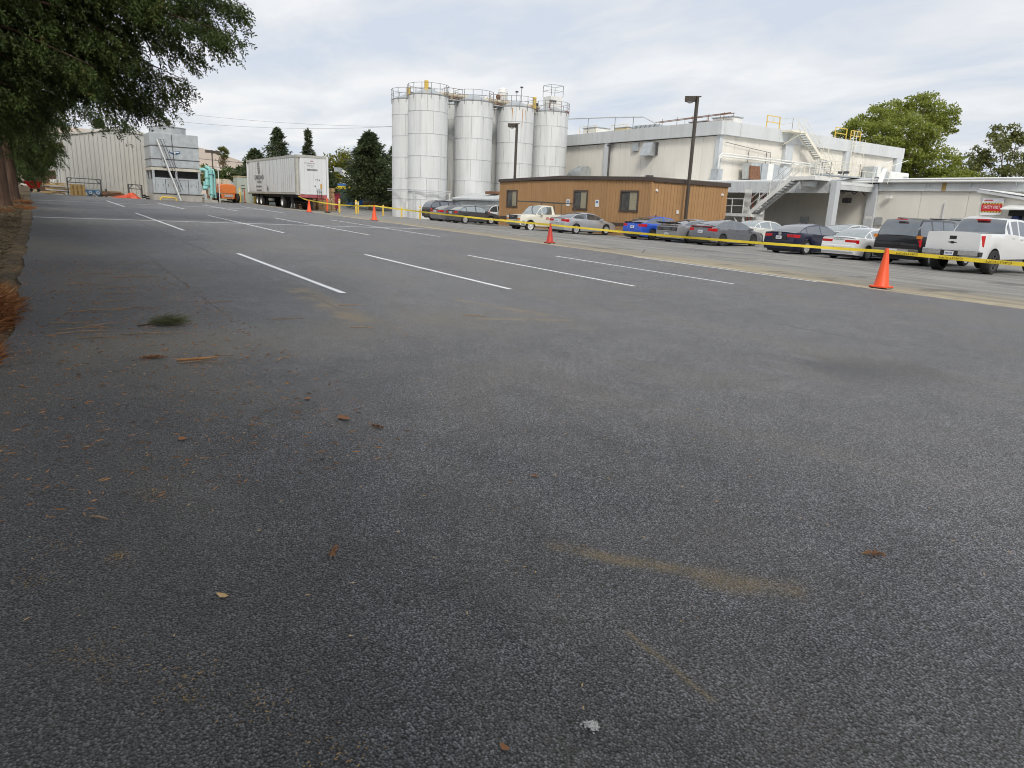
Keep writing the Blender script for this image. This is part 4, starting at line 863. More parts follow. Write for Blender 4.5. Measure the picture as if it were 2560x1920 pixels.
MB().add([(-79, y0_ - .1, gab(y0_) + .03), (-68.9, y0_ - .1, gab(y0_) + .03), (-68.9, 6.48, 6.53), (-79, 6.48, 6.53), (-68.9, y1_ + .1, gab(y1_) + .05), (-79, y1_ + .1, gab(y1_) + .05)], [(0, 1, 2, 3), (3, 2, 4, 5)]).build('roof', M_roofw, sd)
MB().tube([(-69.2, y0_ - 0.1, gab(y0_)), (-69.2, y0_ - 0.1, 1.0)], 0.07, 8).build('downpipe', M_par, sd)
bw = thing('brown_outbuilding', 'brown outbuilding, coloured darker for shade, half hidden behind the beige shed and trees', 'building', (-84, 1.5, 1.2)); MB().box(-90, -83, 1.0, 3.6, 0.8, 5.0).build('wall', mat('shaded_brown_board', (.085, .05, .03), .85, var=.25), bw); MB().box(-90.2, -82.8, 0.8, 3.8, 5.0, 5.2).build('roof', M_trim, bw)  # board colour darkened to stand for the shade under the trees
for z in (1.7, 3.2): MB().box(-83.0, -82.94, 2.0, 2.6, z, z + 0.7).build('notice', M_white, bw)

tw = thing('cooling_tower', 'galvanised cooling tower with round fan stack, ladder and blue badge', 'cooling tower', (-65, 10.1, 0.9))
TX, TB, TY0, TY1 = -63.5, -66.7, 8.38, 11.9
MB().box(TB + .1, TX - .1, TY0 + .1, TY1 - .1, 0.85, 6.0).build('core_wall', M_dark, tw)
for z0, z1 in ((5.12, 6.07), (4.13, 5.09), (3.52, 4.10)):
    MB().box(TB, TX, TY0, TY1, z0, z1).build('casing', M_galv, tw, bevel=0.02)
    MB().box(TB - 0.03, TX + 0.035, TY0 - 0.035, TY1 + 0.035, z0 - 0.045, z0 + 0.005).build('flange', M_steel, tw)
MB().box(TX, TX + 0.02, TY0 + 0.15, 9.95, 5.2, 6.0).build('access_panel', M_galv, tw)
Mct = mat('cream_channel', (0.58, 0.55, 0.46), 0.6, dirt=((0.36, 0.24, 0.14), 2.5, (1, 1, .5), 0.58, 0.5))
MB().box(TB - .05, TX + 0.06, TY0 - .06, TY1 + .06, 3.26, 3.47).build('frame_beam', Mct, tw)
for y0, y1 in ((TY0, TY0 + 0.17), (10.05, 10.2), (TY1 - 0.17, TY1)): MB().box(TX - 0.12, TX + 0.03, y0, y1, 0.9, 3.26).build('post', M_galv, tw)
for x in (TB + .02, -65.1): MB().box(x, x + 0.16, TY0 - 0.03, TY0 + 0.12, 0.9, 3.26).build('post', M_galv, tw)
for a, b in ((TY0 + .17, 10.05), (10.2, TY1 - .17)):
    for k in range(7): MB().add([(TX - .09, a, 2.72 + k * .077), (TX - .09, b, 2.72 + k * .077), (TX - .02, b, 2.78 + k * .077), (TX - .02, a, 2.78 + k * .077)], [(0, 1, 2, 3)]).build('louvre', M_steel, tw)
    MB().box(TX - .1, TX + .012, a, b, 2.58, 2.70).build('ledge', M_galv, tw)
    for k in range(2):
        wq = (b - a) / 2; d = MB().box(TX - .09, TX - 0.005, a + k * wq + 0.02, a + (k + 1) * wq - 0.02, 1.5, 2.57).build('door', M_galv, tw)
        for yy in (0.25, 0.75): MB().box(TX - 0.005, TX + 0.02, a + k * wq + wq * yy - 0.015, a + k * wq + wq * yy + 0.015, 2.05, 2.2).build('handle', M_steel, d)
for k in range(3): MB().box(-66.4 + k * 0.9, -65.6 + k * 0.9, TY0 + 0.02, TY0 + .08, 1.5, 2.57).build('side_door', M_galv, tw)
MB().box(TB, TX + .05, TY0 - .05, TY1 + .05, 0.8, 1.47).build('basin', mat('basin_concrete', (0.42, 0.40, 0.36), 0.85, dirt=((0.25, 0.23, 0.2), 2, (1, 1, .4), .55, .5)), tw)
MB().tube([(TX + 0.1, TY0 - 0.1, 1.5), (TX + 0.1, TY1 + 0.15, 1.47), (TX + 0.1, TY1 + 0.25, 1.3), (TX + 0.1, TY1 + 0.3, 0.9)], 0.025, 6).build('pipe', M_steel, tw)
MB().lathe([(1.30, 0), (1.34, 0), (1.34, 0.5), (1.40, 0.52), (1.40, 0.56), (1.30, 0.56), (1.26, 0.05)], 36, (-65.1, 9.95, 6.07)).build('fan_stack', M_galv, tw, auto=40)
MB().lathe([(0, 0.2), (0.25, 0.2), (0.25, 0.35), (0, 0.36)], 12, (-65.1, 9.95, 6.07)).build('fan_hub', M_steel, tw)
bd = MB().prism([(9.72, 4.78), (10.52, 4.78), (10.52, 4.62), (10.2, 4.50), (10.04, 4.50), (9.72, 4.62)], TX + 0.004, TX + 0.02, 'x').build('badge', mat('badge_blue', (0.02, 0.08, 0.20), 0.4), tw)
MB().box(TX + .02, TX + .024, 9.78, 10.46, 4.67, 4.74).build('badge_band', M_white, bd); MB().box(TX + .02, TX + .024, 10.08, 10.16, 4.53, 4.66).build('badge_stem', M_white, bd)
MB().tube([(TX + 0.05, 9.95, 6.0), (TX + 0.05, 10.02, 3.9), (TX + 0.05, 10.12, 3.55), (TX + 0.05, 10.3, 3.5)], 0.022, 6).build('cable', M_steel, tw)
lx = ((TX + 0.18, 0), (TX + 0.60, 1)); La, Lb = (8.82, 5.55), (10.25, 0.98)
for x, _ in lx: MB().beam((x, La[0], La[1]), (x, Lb[0], Lb[1]), 0.04, 0.085).build('ladder_stringer', M_white if x > TX + .5 else M_galv, tw)
for k in range(16):
    t = (k + .5) / 16; MB().beam((lx[0][0], La[0] + (Lb[0] - La[0]) * t, La[1] + (Lb[1] - La[1]) * t), (lx[1][0], La[0] + (Lb[0] - La[0]) * t, La[1] + (Lb[1] - La[1]) * t), 0.06, 0.025).build('ladder_rung', M_galv, tw)
for x, dx in ((TX + 0.18, .32), (TX + .6, .45)):
    MB().tube([(x, La[0] + 0.1, La[1] - .05), (x, La[0] + dx, La[1] + .02), (x, Lb[0] + dx - .25, Lb[1] + .75), (x, Lb[0] - .2, Lb[1] + 0.65)], 0.02, 6).build('handrail', M_steel, tw)
MB().box(TX + .03, TX + .2, 9.15, 9.35, 3.55, 4.25).build('switch_box', M_galv, tw)

pg = thing('pipe_guard', 'yellow bent pipe guard rail at the foot of the cooling tower ladder', 'guard rail', (-63.1, 9.4, 0.9)); MB().tube([(-63.1, 8.75, 0.9), (-63.1, 8.8, 1.12), (-63.1, 8.95, 1.2), (-63.1, 9.75, 1.19), (-63.1, 9.9, 1.1), (-63.1, 9.95, 0.88)], 0.07, 8).build('bent_pipe', M_yel, pg, auto=60)
for y in (8.75, 9.95): MB().box(-63.2, -63.0, y - .1, y + .1, 0.9, 0.93).build('foot_plate', M_yel, pg)
M_teal = mat('pale_teal_pipe_paint', (0.27, 0.56, 0.53), 0.45, var=0.1, scale=2, dirt=((0.3, 0.33, 0.28), 2.5, (1, 1, .5), .62, .4))
tp = thing('teal_pipework', 'pale teal water pipes standing right of the cooling tower', 'pipework', (-63.3, 12.5, 0.9))
MB().tube([(-63.6, 11.95, 3.45), (-63.4, 12.15, 3.5), (-63.3, 12.36, 3.42), (-63.3, 12.36, 2.2), (-63.3, 12.25, 2.05), (-63.3, 12.0, 2.02)], 0.16, 10).build('riser', M_teal, tp, auto=50)
MB().tube([(-63.6, 12.4, 3.72), (-63.3, 12.6, 3.6), (-63.3, 12.66, 3.4), (-63.3, 12.68, 1.5), (-63.3, 12.6, 1.35)], 0.15, 10).build('riser', M_teal, tp, auto=50)
MB().tube([(-63.6, 12.5, 3.55), (-63.4, 12.9, 3.5), (-63.4, 12.95, 3.2), (-63.4, 12.95, 1.3)], 0.09, 8).build('riser', M_teal, tp, auto=50)
MB().tube([(-63.3, 12.15, 2.6), (-63.3, 12.15, 2.1)], 0.1, 8).build('riser', M_teal, tp, auto=50)
for y, z in ((12.36, 2.9), (12.36, 2.3), (12.68, 3.2), (12.68, 1.6)): MB().lathe([(0.15, -.03), (0.23, -.03), (0.23, .03), (0.15, .03)], 14, (-63.3, y, z)).build('flange', M_teal, tp)
MB().tube([(-63.3, 12.3, 2.0), (-63.3, 12.3, 1.3)], 0.07, 8).build('valve_stem', M_rust, tp); MB().lathe([(0, 0), (0.2, 0), (0.22, .15), (.12, .3), (0, .3)], 12, (-63.3, 12.3, 1.25)).build('pump_body', M_rust, tp)
MB().box(-63.9, -62.8, 12.0, 13.0, 0.8, 1.12).build('plinth', MATS['basin_concrete'], tp); MB().box(-63.4, -63.1, 12.05, 12.25, 1.13, 1.6).build('motor', M_galv, tp)
MB().tube([(-63.0, 13.2, 0.9), (-63.0, 13.2, 4.0)], 0.035, 6).build('thin_post', M_white, tp)

# junk in front of the shed
M_wood = mat('raw_lumber', (0.52, 0.34, 0.13), 0.8, var=0.2, scale=2, stretch=(1, .3, 3)); M_wood2 = mat('grey_weathered_board', (0.52, 0.50, 0.46), 0.8, var=0.15, scale=2)
def gz(x, y): return G(x, y) - 0.05
lp = [('stack of yellow lumber left of the wooden crate', -66.6, 1.3, 2.75, M_wood, 9), ('stack of white boards lying behind the crate and motors', -67.6, 1.9, 6.7, M_wood2, 3)]
for lbl, x, y0, y1, m, k in lp:
    t = thing('board_stack', lbl, 'lumber', (x, y0, gz(x, y0)))
    for i in range(k):
        q = gz(x, y0) + 0.12 + 0.1 * i + (0.35 if m is M_wood2 else 0); dy = random.uniform(-.3, .3)
        MB().beam((x + random.uniform(-.2, .2), y0 + dy, q), (x + random.uniform(-.2, .2), y1 + dy, q - 0.05), 0.22, 0.09).build('board', m if i % 3 else M_wood2, t)
    for yy in (y0 + .3, y1 - .3): MB().box(x - .3, x + .3, yy - .06, yy + .06, gz(x, yy), gz(x, yy) + (0.12 if m is M_wood else .44)).build('bearer', M_wood, t)
ls = thing('board_stack', 'long low stack of brown planks behind the orange tarp', 'lumber', (-67.2, 6, 1)); 
for i in range(4): MB().beam((-67.0 + .1 * i, 4.9, gz(-67, 5) + .15 + .11 * i), (-67.0 + .1 * i, 7.0 - .2 * i, gz(-67, 7) + .15 + .11 * i), .2, .1).build('board', mat('brown_plank', (.30, .22, .12), .8, var=.25), ls)
MB().box(-67.3, -66.6, 5.0, 5.1, gz(-67, 5), gz(-67, 5) + .1).build('bearer', M_wood, ls)
cr = thing('wooden_crate', 'open wooden crate panel of yellow slats standing beside the blue motors', 'crate', (-66.2, 3.35, gz(-66.2, 3.3))); zz = gz(-66.2, 3.3)
MB().box(-66.32, -66.26, 2.86, 3.86, zz, zz + .92).build('back_board', mat('crate_inner', (.40, .25, .10), .85), cr)
for y in (2.86, 3.14, 3.42, 3.70): MB().add([(-66.26, y, zz), (-66.26, y + .17, zz), (-66.26, y + .17, zz + .92), (-66.26, y, zz + .92), (-66.2, y, zz), (-66.2, y + .17, zz), (-66.2, y + .17, zz + .92), (-66.2, y, zz + .92)], [(0, 1, 2, 3), (7, 6, 5, 4), (0, 4, 5, 1), (1, 5, 6, 2), (2, 6, 7, 3), (3, 7, 4, 0)]).build('slat', M_wood, cr)
for z in (.02, .42, .82): MB().box(-66.26, -66.22, 2.86, 3.87, zz + z, zz + z + .08).build('rail', M_wood, cr)
M_mot = mat('blue_motor_paint', (.05, .15, .26), .45, var=.15)
for i, (y, z) in enumerate(((4.2, 0), (4.72, -.02))):
    t = thing('electric_motor', ('left' if i == 0 else 'right') + ' blue electric motor on the ground beside the crate', 'motor', (-66.1, y, gz(-66, y))); z0 = gz(-66, y) + .36
    MB().lathe([(0, -.02), (.10, -.02), (.2, .04), (.22, .1), (.22, .62), (.16, .68), (0, .68)], 18, (-66.5, y, z0), 'x').build('housing', M_mot, t, auto=40)
    for a in range(8): MB().beam((-66.38, y + .225 * math.cos(a * .785), z0 + .225 * math.sin(a * .785)), (-65.95, y + .225 * math.cos(a * .785), z0 + .225 * math.sin(a * .785)), .02, .03).build('fin', M_mot, t)
    MB().lathe([(.06, .681), (.13, .681), (.13, .70), (.06, .70)], 14, (-66.5, y, z0), 'x').build('fan_cover', M_galv, t); MB().box(-66.45, -65.9, y - .25, y + .25, gz(-66, y), gz(-66, y) + .13).build('foot', M_steel, t); MB().box(-66.3, -66.05, y - .32, y - .2, z0 + .05, z0 + .2).build('terminal_box', M_mot, t)
pm = thing('pump', 'small rusty pump on the ground between motors and tarp', 'pump', (-66, 5.5, 1)); MB().lathe([(0, 0), (.2, 0), (.22, .08), (.12, .15), (.12, .6), (0, .62)], 14, (-66.1, 5.3, gz(-66, 5.4) + .28), 'y').build('casing', M_rust, pm); MB().tube([(-66.1, 5.3, gz(-66, 5.3)), (-66.1, 5.3, gz(-66, 5.3) + .7)], .07, 8).build('pipe', M_steel, pm)
def frame(lbl, y0, y1, z1, x=-66.7):
    t = thing('storage_rack', lbl, 'rack', (x, y0, gz(x, y0)))
    for y in (y0, y1): MB().beam((x, y, gz(x, y)), (x, y, z1), .06, .06).build('upright', M_steel, t); MB().beam((x + .5, y, gz(x, y)), (x + .5, y, z1 - .02), .06, .06).build('upright', M_steel, t)
    for z in (z1, z1 - .33): MB().beam((x, y0, z), (x, y1, z - .03), .05, .06).build('rail', M_steel, t)
    MB().beam((x, y0, z1 - .4), (x, y0 + .35, z1), .05, .05).build('brace', M_steel, t); MB().beam((x, y1, z1 - .4), (x, y1 - .35, z1), .05, .05).build('brace', M_steel, t)
frame('long dark steel rack standing behind the wooden crate', 2.75, 5.0, 2.38); frame('short dark steel rack beside the cooling tower corner', 6.95, 7.9, 2.1)
# orange tarp heap
n = 22; V = []; F = []
for j in range(n + 1):
    for i in range(n + 1):
        u, v = i / n, j / n; y = 5.6 + 2.15 * u; x = -65.7 - 1.1 * v
        e = max(0, math.sin(math.pi * u)) ** .5 * max(0, math.sin(math.pi * v)) ** .5
        z = gz(x, y) + 0.01 + e * (.16 + .36 * math.exp(-((u - .72) / .22) ** 2) + .07 * math.sin(u * 23 + v * 5) * math.sin(v * 14 + u * 9) + random.uniform(-.03, .03))
        V.append((x + .06 * math.sin(u * 17), y + .05 * math.sin(v * 13), z))
F = [(j * (n + 1) + i, j * (n + 1) + i + 1, (j + 1) * (n + 1) + i + 1, (j + 1) * (n + 1) + i) for j in range(n) for i in range(n)]
tag(MB().add(V, F).build('tarp', mat('orange_tarp', (.62, .085, .03), .5, var=.2, scale=5)), 'crumpled orange tarp heaped in front of the beige shed', 'tarp')
t = thing('black_hose', 'coiled black hose at the cooling tower corner', 'hose', (-65.3, 8.0, 1)); MB().tube([(-65.3 + .35 * math.cos(a * .5), 8.0 + .25 * math.sin(a * .5), gz(-65, 8) + .08 + .012 * a) for a in range(26)], .04, 6).build('coil', M_blk, t)
# red tilt cart
M_rc = mat('red_plastic', (.50, .015, .02), .4, var=.1); rcx, rcy = -74, .55; zz = G(rcx, rcy)
rc = thing('tilt_cart', 'red plastic tilt cart under the trees by the shed', 'cart', (rcx, rcy, zz))
def hopper(b0, b1, t0, t1, z0, z1): return [(rcx - .4, b0, z0), (rcx + .4, b0, z0), (rcx + .4, b1, z0), (rcx - .4, b1, z0), (rcx - .6, t0, z1), (rcx + .6, t0, z1), (rcx + .6, t1, z1), (rcx - .6, t1, z1)]
MB().add(hopper(.35, .95, -.1, 1.15, zz + .25, zz + .80), [(3, 2, 1, 0), (0, 1, 5, 4), (1, 2, 6, 5), (2, 3, 7, 6), (3, 0, 4, 7), (4, 5, 6, 7)]).build('hopper', M_rc, rc, bevel=.03)
MB().box(rcx - .63, rcx + .63, -.13, 1.18, zz + .80, zz + .86).build('rim', M_rc, rc)
for y in (.4, .9):
    for x in (-.35, .35): MB().lathe([(0, -.04), (.13, -.04), (.13, .04), (0, .04)], 12, (rcx + x, y, zz + .13), 'x').build('wheel', M_blk, rc)

# ================================================================== boom lift, cabinets, trailer, yard
M_or = mat('orange_machine_paint', (.72, .20, .045), .42, var=.08, coat=.3, dirt=((.35, .16, .08), 2, (1, 1, 1), .62, .4)); lx0, ly = -69.6, 15.25; z0 = G(-69, 15.2) - .02
bl = thing('boom_lift', 'orange boom lift with black tyres parked behind the cooling tower', 'boom lift', (lx0, ly, z0))
MB().prism([(ly - .74, z0 + .75), (ly + .74, z0 + .75), (ly + .70, z0 + 1.45), (ly + .5, z0 + 1.58), (ly - .5, z0 + 1.58), (ly - .7, z0 + 1.45)], lx0 - 1.6, lx0 + .35, 'x').build('turntable_cover', M_or, bl, bevel=.06)
MB().prism([(ly - .55, z0 + .3), (ly + .55, z0 + .3), (ly + .62, z0 + .72), (ly - .62, z0 + .72)], lx0 - 1.4, lx0 + .3, 'x').build('chassis', M_or, bl, bevel=.03)
MB().box(lx0 + .31, lx0 + .34, ly - .3, ly + .45, z0 + .45, z0 + .66).build('axle_plate', M_galv, bl)
MB().beam((lx0 + .1, ly + .05, z0 + 1.72), (lx0 - 3.2, ly - .1, z0 + 1.62), .35, .3).build('boom', Mcv, bl); MB().prism([(ly - .3, z0 + 1.6), (ly + .3, z0 + 1.6), (ly + .25, z0 + 2.0), (ly - .2, z0 + 2.05)], lx0 - .4, lx0 + .2, 'x').build('boom_pivot', Mcv, bl); MB().box(lx0 - 1.3, lx0 - .6, ly - .75, ly - .35, z0 + 1.58, z0 + 2.02).build('engine_hood', Mcv, bl)
for x in (lx0 - 1.2, lx0 + .05):
    for y in (ly - .86, ly + .86):
        wv = MB().lathe([(.2, -.14), (.36, -.15), (.41, -.09), (.41, .09), (.36, .15), (.2, .14)], 20, (x, y, z0 + .41), 'y').build('wheel', M_blk, bl, auto=40); MB().lathe([(0, -.1), (.21, -.13), (.21, .13), (0, .1)], 14, (x, y, z0 + .41), 'y').build('rim', M_or, wv)
M_cab = mat('grey_green_cabinet', (.44, .49, .43), .5, var=.07, scale=1.5, dirt=((.35, .33, .26), 1.5, (1, 1, .4), .6, .5))
def cabinet(lbl, x, y0, y1, h, slots=True, d=1.4):
    z0 = G(x, (y0 + y1) / 2) - .05; t = thing('electrical_cabinet', lbl, 'cabinet', (x, (y0 + y1) / 2, z0))
    MB().box(x - d, x, y0, y1, z0, z0 + h).build('cabinet_body', M_cab, t, bevel=.02); MB().box(x - d - .05, x + .06, y0 - .05, y1 + .05, z0 + h + .002, z0 + h + .09).build('top_cap', mat('rusty_cap', (.45, .36, .2), .7, var=.2), t)
    n = max(1, round((y1 - y0) / .6)); wq = (y1 - y0) / n
    for k in range(n):
        dr = MB().box(x, x + .02, y0 + k * wq + .02, y0 + (k + 1) * wq - .02, z0 + .15, z0 + h - .1).build('door', M_cab, t); MB().box(x + .02, x + .05, y0 + k * wq + wq * .8, y0 + k * wq + wq * .85, z0 + h * .45, z0 + h * .55).build('handle', M_steel, dr)
    if slots:
        for z in (.56, .66): MB().box(x + .021, x + .03, y0 + .35, y0 + .75, z0 + h * z, z0 + h * z + .06).build('vent_slot', M_bk, t)
cabinet('tall grey green electrical cabinet left of the white trailer', -73, 16.95, 18.6, 2.45); cabinet('lower grey green cabinet behind the boom lift', -76, 15.0, 16.6, 2.0, False); cabinet('squat grey green cabinet under the trailer tail', -72.4, 18.7, 20.4, 1.15, False, 1.0)
for i, (y, x) in enumerate(((14.0, -80), (17.3, -80))):
    t = thing('storage_tank', ('left' if i == 0 else 'right') + ' grey round topped tank behind the boom lift', 'tank', (x, y, 1)); MB().tube([(x - 2, y, 2.2), (x + 1, y, 2.2)], .95, 18).build('shell', M_galv, t, auto=40)
    for xx in (x - 1.2, x + .4): MB().box(xx, xx + .25, y - .8, y + .8, .7, 1.6).build('saddle', M_steel, t)

# trailer
M_tr = mat('white_trailer_sheet', (.70, .72, .73), .42, var=.05, scale=1.2, stretch=(1, 1, .3), dirt=((.48, .47, .43), 1.3, (1.6, 1.6, .25), .58, .4)); M_alu = mat('aluminium_rail', (.50, .49, .44), .45, metal=.4, var=.12); M_tred = mat('faded_red_rail', (.38, .09, .10), .6, var=.3, scale=3)
X0, X1, Y0, Y1, Z0, Z1 = -71.25, -56.25, 17.5, 20.0, 1.85, 4.78
tr = thing('semi_trailer', 'white box semi trailer with grey lettering parked behind the cone', 'trailer', (-63.7, 18.75, .75))
MB().box(X0 + .05, X1 - .06, Y0 + .05, Y1 - .05, Z0, Z1 - .03).build('core_wall', M_tr, tr)
pos = [X0 + .1, X0 + .95, X0 + 1.85] ; sx_ = X0 + 1.0; k = 0
edges = [X0 + .95]
while edges[-1] < X1 - .9: edges.append(edges[-1] + (1.12 if edges[-1] < X1 - 5 else .55))
edges[-1] = X1 - .32
for a, b in zip(edges[:-1], edges[1:]): MB().box(a + .03, b - .03, Y0 - .012, Y0 + .06, Z0 + .14, Z1 - .16).build('side_sheet', M_tr, tr)
for a in edges: MB().box(a - .025, a + .025, Y0 - .03, Y0 + .06, Z0 + .1, Z1 - .16).build('side_post', M_alu, tr)
MB().box(X0, X0 + .1, Y0 - .03, Y1 + .03, Z0 - .05, Z1).build('rear_frame', M_tr, tr)
MB().box(X0 + .1, X1, Y0 - .04, Y0 + .08, Z1 - .16, Z1 + .02).build('top_rail', M_alu, tr); MB().box(X1 - .08, X1 + .05, Y0 - .03, Y1 + .03, Z1 - .15, Z1 + .03).build('top_rail', M_alu, tr); MB().box(X0 + .1, X1 - .1, Y0 - .03, Y0 + .08, Z0 - .02, Z0 + .12).build('bottom_rail', M_alu, tr)
MB().box(X0 + .1, X1 - .05, Y0 + .09, Y1 - .02, Z1 + .0, Z1 + .04).build('roof_sheet', M_roofw, tr)
MB().tube([(X1 - .16, Y0 + .13, Z0 - .05), (X1 - .16, Y0 + .13, Z1)], .17, 14).build('nose_corner', M_alu, tr, auto=50); MB().box(X1 - .15, X1 + .06, Y1 - .12, Y1 + .03, Z0 - .25, Z1).build('nose_corner', M_tr, tr)
for i in range(6): MB().box(X1 - .06, X1 + .02, Y0 + .3 + i * .343, Y0 + .3 + (i + 1) * .343 - .006, Z0 + .02, Z1 - .15).build('nose_sheet', M_tr, tr)
MB().box(X1 - .06, X1 + .03, Y0 + .2, Y1 - .12, Z0 - .22, Z0 + .0).build('nose_rail', M_tred, tr); MB().box(X0 + .2, X1 - .1, Y0 + .3, Y1 - .3, Z0 - .25, Z0 - .03).build('underframe', M_blk, tr)
M_ink = mat('faded_black_ink', (.07, .07, .08), .7, var=.3, scale=6); M_ink2 = mat('grey_ink', (.20, .20, .20), .7, var=.3, scale=6)
tcx = -67.0
text('lettering', 'OAKLAND', .55, (tcx, Y0 - .04, 3.22), FACE_Y, M_ink, tr, .003, sx=1.15); text('lettering', 'MARITIME', .32, (tcx, Y0 - .04, 2.82), FACE_Y, M_ink2, tr, .003, sx=1.1)
text('lettering', 'SUPPORT', .20, (tcx, Y0 - .04, 2.45), FACE_Y, M_ink2, tr, .003, sx=1.5) if False else None
for z, a, b in ((2.45, -.95, .8), (2.12, -.9, .75)):
    for k in range(9): MB().box(tcx + a + (b - a) * k / 9, tcx + a + (b - a) * (k + .6) / 9, Y0 - .042, Y0 - .036, z - .07, z + .07).build('small_print', M_ink2, tr)
for k in range(6): MB().box(tcx - .45 + .05 * max(0, k - 2), tcx + .30 - .06 * max(0, 2 - abs(k - 3)), Y0 - .042, Y0 - .034, 4.42 - k * .15, 4.49 - k * .15).build('emblem_bar', M_ink2, tr)
MB().prism([(tcx - .32, 3.66), (tcx + .02, 3.48), (tcx + .3, 3.66), (tcx + .3, 4.1), (tcx + .22, 4.1), (tcx + .2, 3.72), (tcx, 3.58), (tcx - .26, 3.72)], Y0 - .045, Y0 - .034, 'y').build('emblem_point', M_ink2, tr)
MB().prism([(-64.3, 1.98), (-64.08, 2.25), (-64.3, 2.52), (-64.52, 2.25)], Y0 - .045, Y0 - .034, 'y').build('emblem_diamond', M_ink2, tr)
text('lettering', 'Continental', .17, (X1 + .024, 18.55, 4.22), FACE_X, M_ink2, tr, .002); text('lettering', 'Express', .17, (X1 + .024, 18.6, 4.05), FACE_X, M_ink2, tr, .002); text('lettering', 'Inc.', .13, (X1 + .024, 18.75, 3.90), FACE_X, M_ink2, tr, .002)
text('lettering', '800-555-0139', .22, (X1 + .024, 18.78, 3.73), FACE_X, M_ink, tr, .002) if False else None
for k in range(12): MB().box(X1 + .021, X1 + .026, 18.36 + k * .068, 18.36 + k * .068 + .045, 3.66, 3.80).build('printed_mark', M_ink, tr)
text('lettering', 'YT-4', .2, (X1 + .024, 19.15, 2.98), FACE_X, M_ink, tr, .002)
MB().box(X1 + .02, X1 + .028, 18.6, 18.85, 4.36, 4.42).build('printed_mark', M_tred, tr); MB().box(X1 + .02, X1 + .03, 19.36, 19.5, 2.3, 2.7).build('document_pouch', mat('amber_plastic', (.55, .30, .05), .5), tr); MB().box(X1 + .02, X1 + .07, 19.05, 19.45, 2.1, 2.35).build('gladhand_box', M_galv, tr)
for y in (19.1, 19.28, 19.42): MB().tube([(X1 + .06, y, 2.2), (X1 + .08, y + .02, 1.9), (X1 + .04, y - .02, 1.6)], .018, 6).build('air_line', M_blk, tr)
MB().lathe([(0, 0), (.05, 0), (.05, .02), (0, .02)], 12, (X1 + .02, 18.95, 2.52), 'x').build('plug', M_bk, tr)
def dual(root, x, zc):
    for y in (Y0 + .22, Y0 + .55, Y1 - .55, Y1 - .22):
        wv = MB().lathe([(.26, -.13), (.46, -.14), (.52, -.09), (.52, .09), (.46, .14), (.26, .13)], 24, (x, y, zc), 'y').build('tyre', M_blk, root, auto=40)
        MB().lathe([(0, .02), (.12, .06), (.16, .0), (.24, .02), (.27, .12), (.28, .13)], 20, (x, y, zc), 'y').build('rim', M_white, wv, auto=40)
    MB().tube([(x, Y0 + .5, zc), (x, Y1 - .5, zc)], .08, 8).build('axle', M_steel, root)
dual(tr, -68.4, .84 + .52 - .12); dual(tr, -67.1, .80 + .52 - .12)
MB().box(-69.2, -66.2, Y0 + .7, Y0 + .85, 1.2, 1.62).build('suspension_rail', M_blk, tr); MB().box(-69.2, -66.2, Y1 - .85, Y1 - .7, 1.2, 1.62).build('suspension_rail', M_blk, tr)
MB().tube([(-65.4, Y0 + .4, 1.35), (-64.3, Y0 + .4, 1.35)], .13, 10).build('air_tank', M_galv, tr)
for y in (Y0 + .45, Y1 - .45): MB().box(-59.0, -58.85, y - .07, y + .07, .68, 1.65).build('landing_leg', M_steel, tr); MB().box(-59.1, -58.75, y - .15, y + .15, .64, .69).build('landing_foot', M_steel, tr)
dl = thing('converter_dolly', 'black wheeled dolly with drawbar under the trailer nose', 'dolly', (-60.3, 18.75, .7))
dual(dl, -60.6, .66 + .52); MB().box(-61.6, -59.6, Y0 + .6, Y1 - .6, 1.25, 1.6).build('frame', M_blk, dl)
for y in (Y0 + .8, Y1 - .8): MB().beam((-59.7, y, 1.3), (-56.6, 18.75, 1.15), .1, .12).build('drawbar', M_blk, dl)
MB().beam((-58.9, Y0 + .5, .9), (-56.9, 18.75, 1.1), .06, .06).build('safety_chain', M_blk, dl)
# dumpster
M_du = mat('maroon_dumpster_paint', (.22, .018, .035), .5, var=.15); dx, dy = -76.2, 27.4; z0 = G(dx, dy)
du = thing('dumpster', 'maroon roll off dumpster standing right of the trailer', 'dumpster', (dx, dy, z0))
MB().prism([(dy - 2.6, z0 + .25), (dy + .9, z0 + .25), (dy + 1.05, z0 + .5), (dy + 1.0, z0 + 1.75), (dy - 2.6, z0 + 1.75)], dx - 4, dx, 'x').build('box', M_du, du)
for k in range(6): MB().box(dx, dx + .07, dy - 2.5 + k * .65, dy - 2.4 + k * .65, z0 + .3, z0 + 1.72).build('rib', M_du, du)
MB().box(dx - 4, dx + .1, dy - 2.65, dy + 1.08, z0 + 1.75, z0 + 1.86).build('top_rim', M_du, du); MB().box(dx - 4, dx - .1, dy - 2.4, dy - 2.2, z0, z0 + .25).build('skid', M_steel, du); MB().box(dx - 4, dx - .1, dy + .5, dy + .7, z0, z0 + .25).build('skid', M_steel, du)
for k in range(3): MB().box(dx + .075, dx + .085, dy - .6 + k * .28, dy - .45 + k * .28, z0 + .95, z0 + 1.2).build('painted_mark', M_white, du)
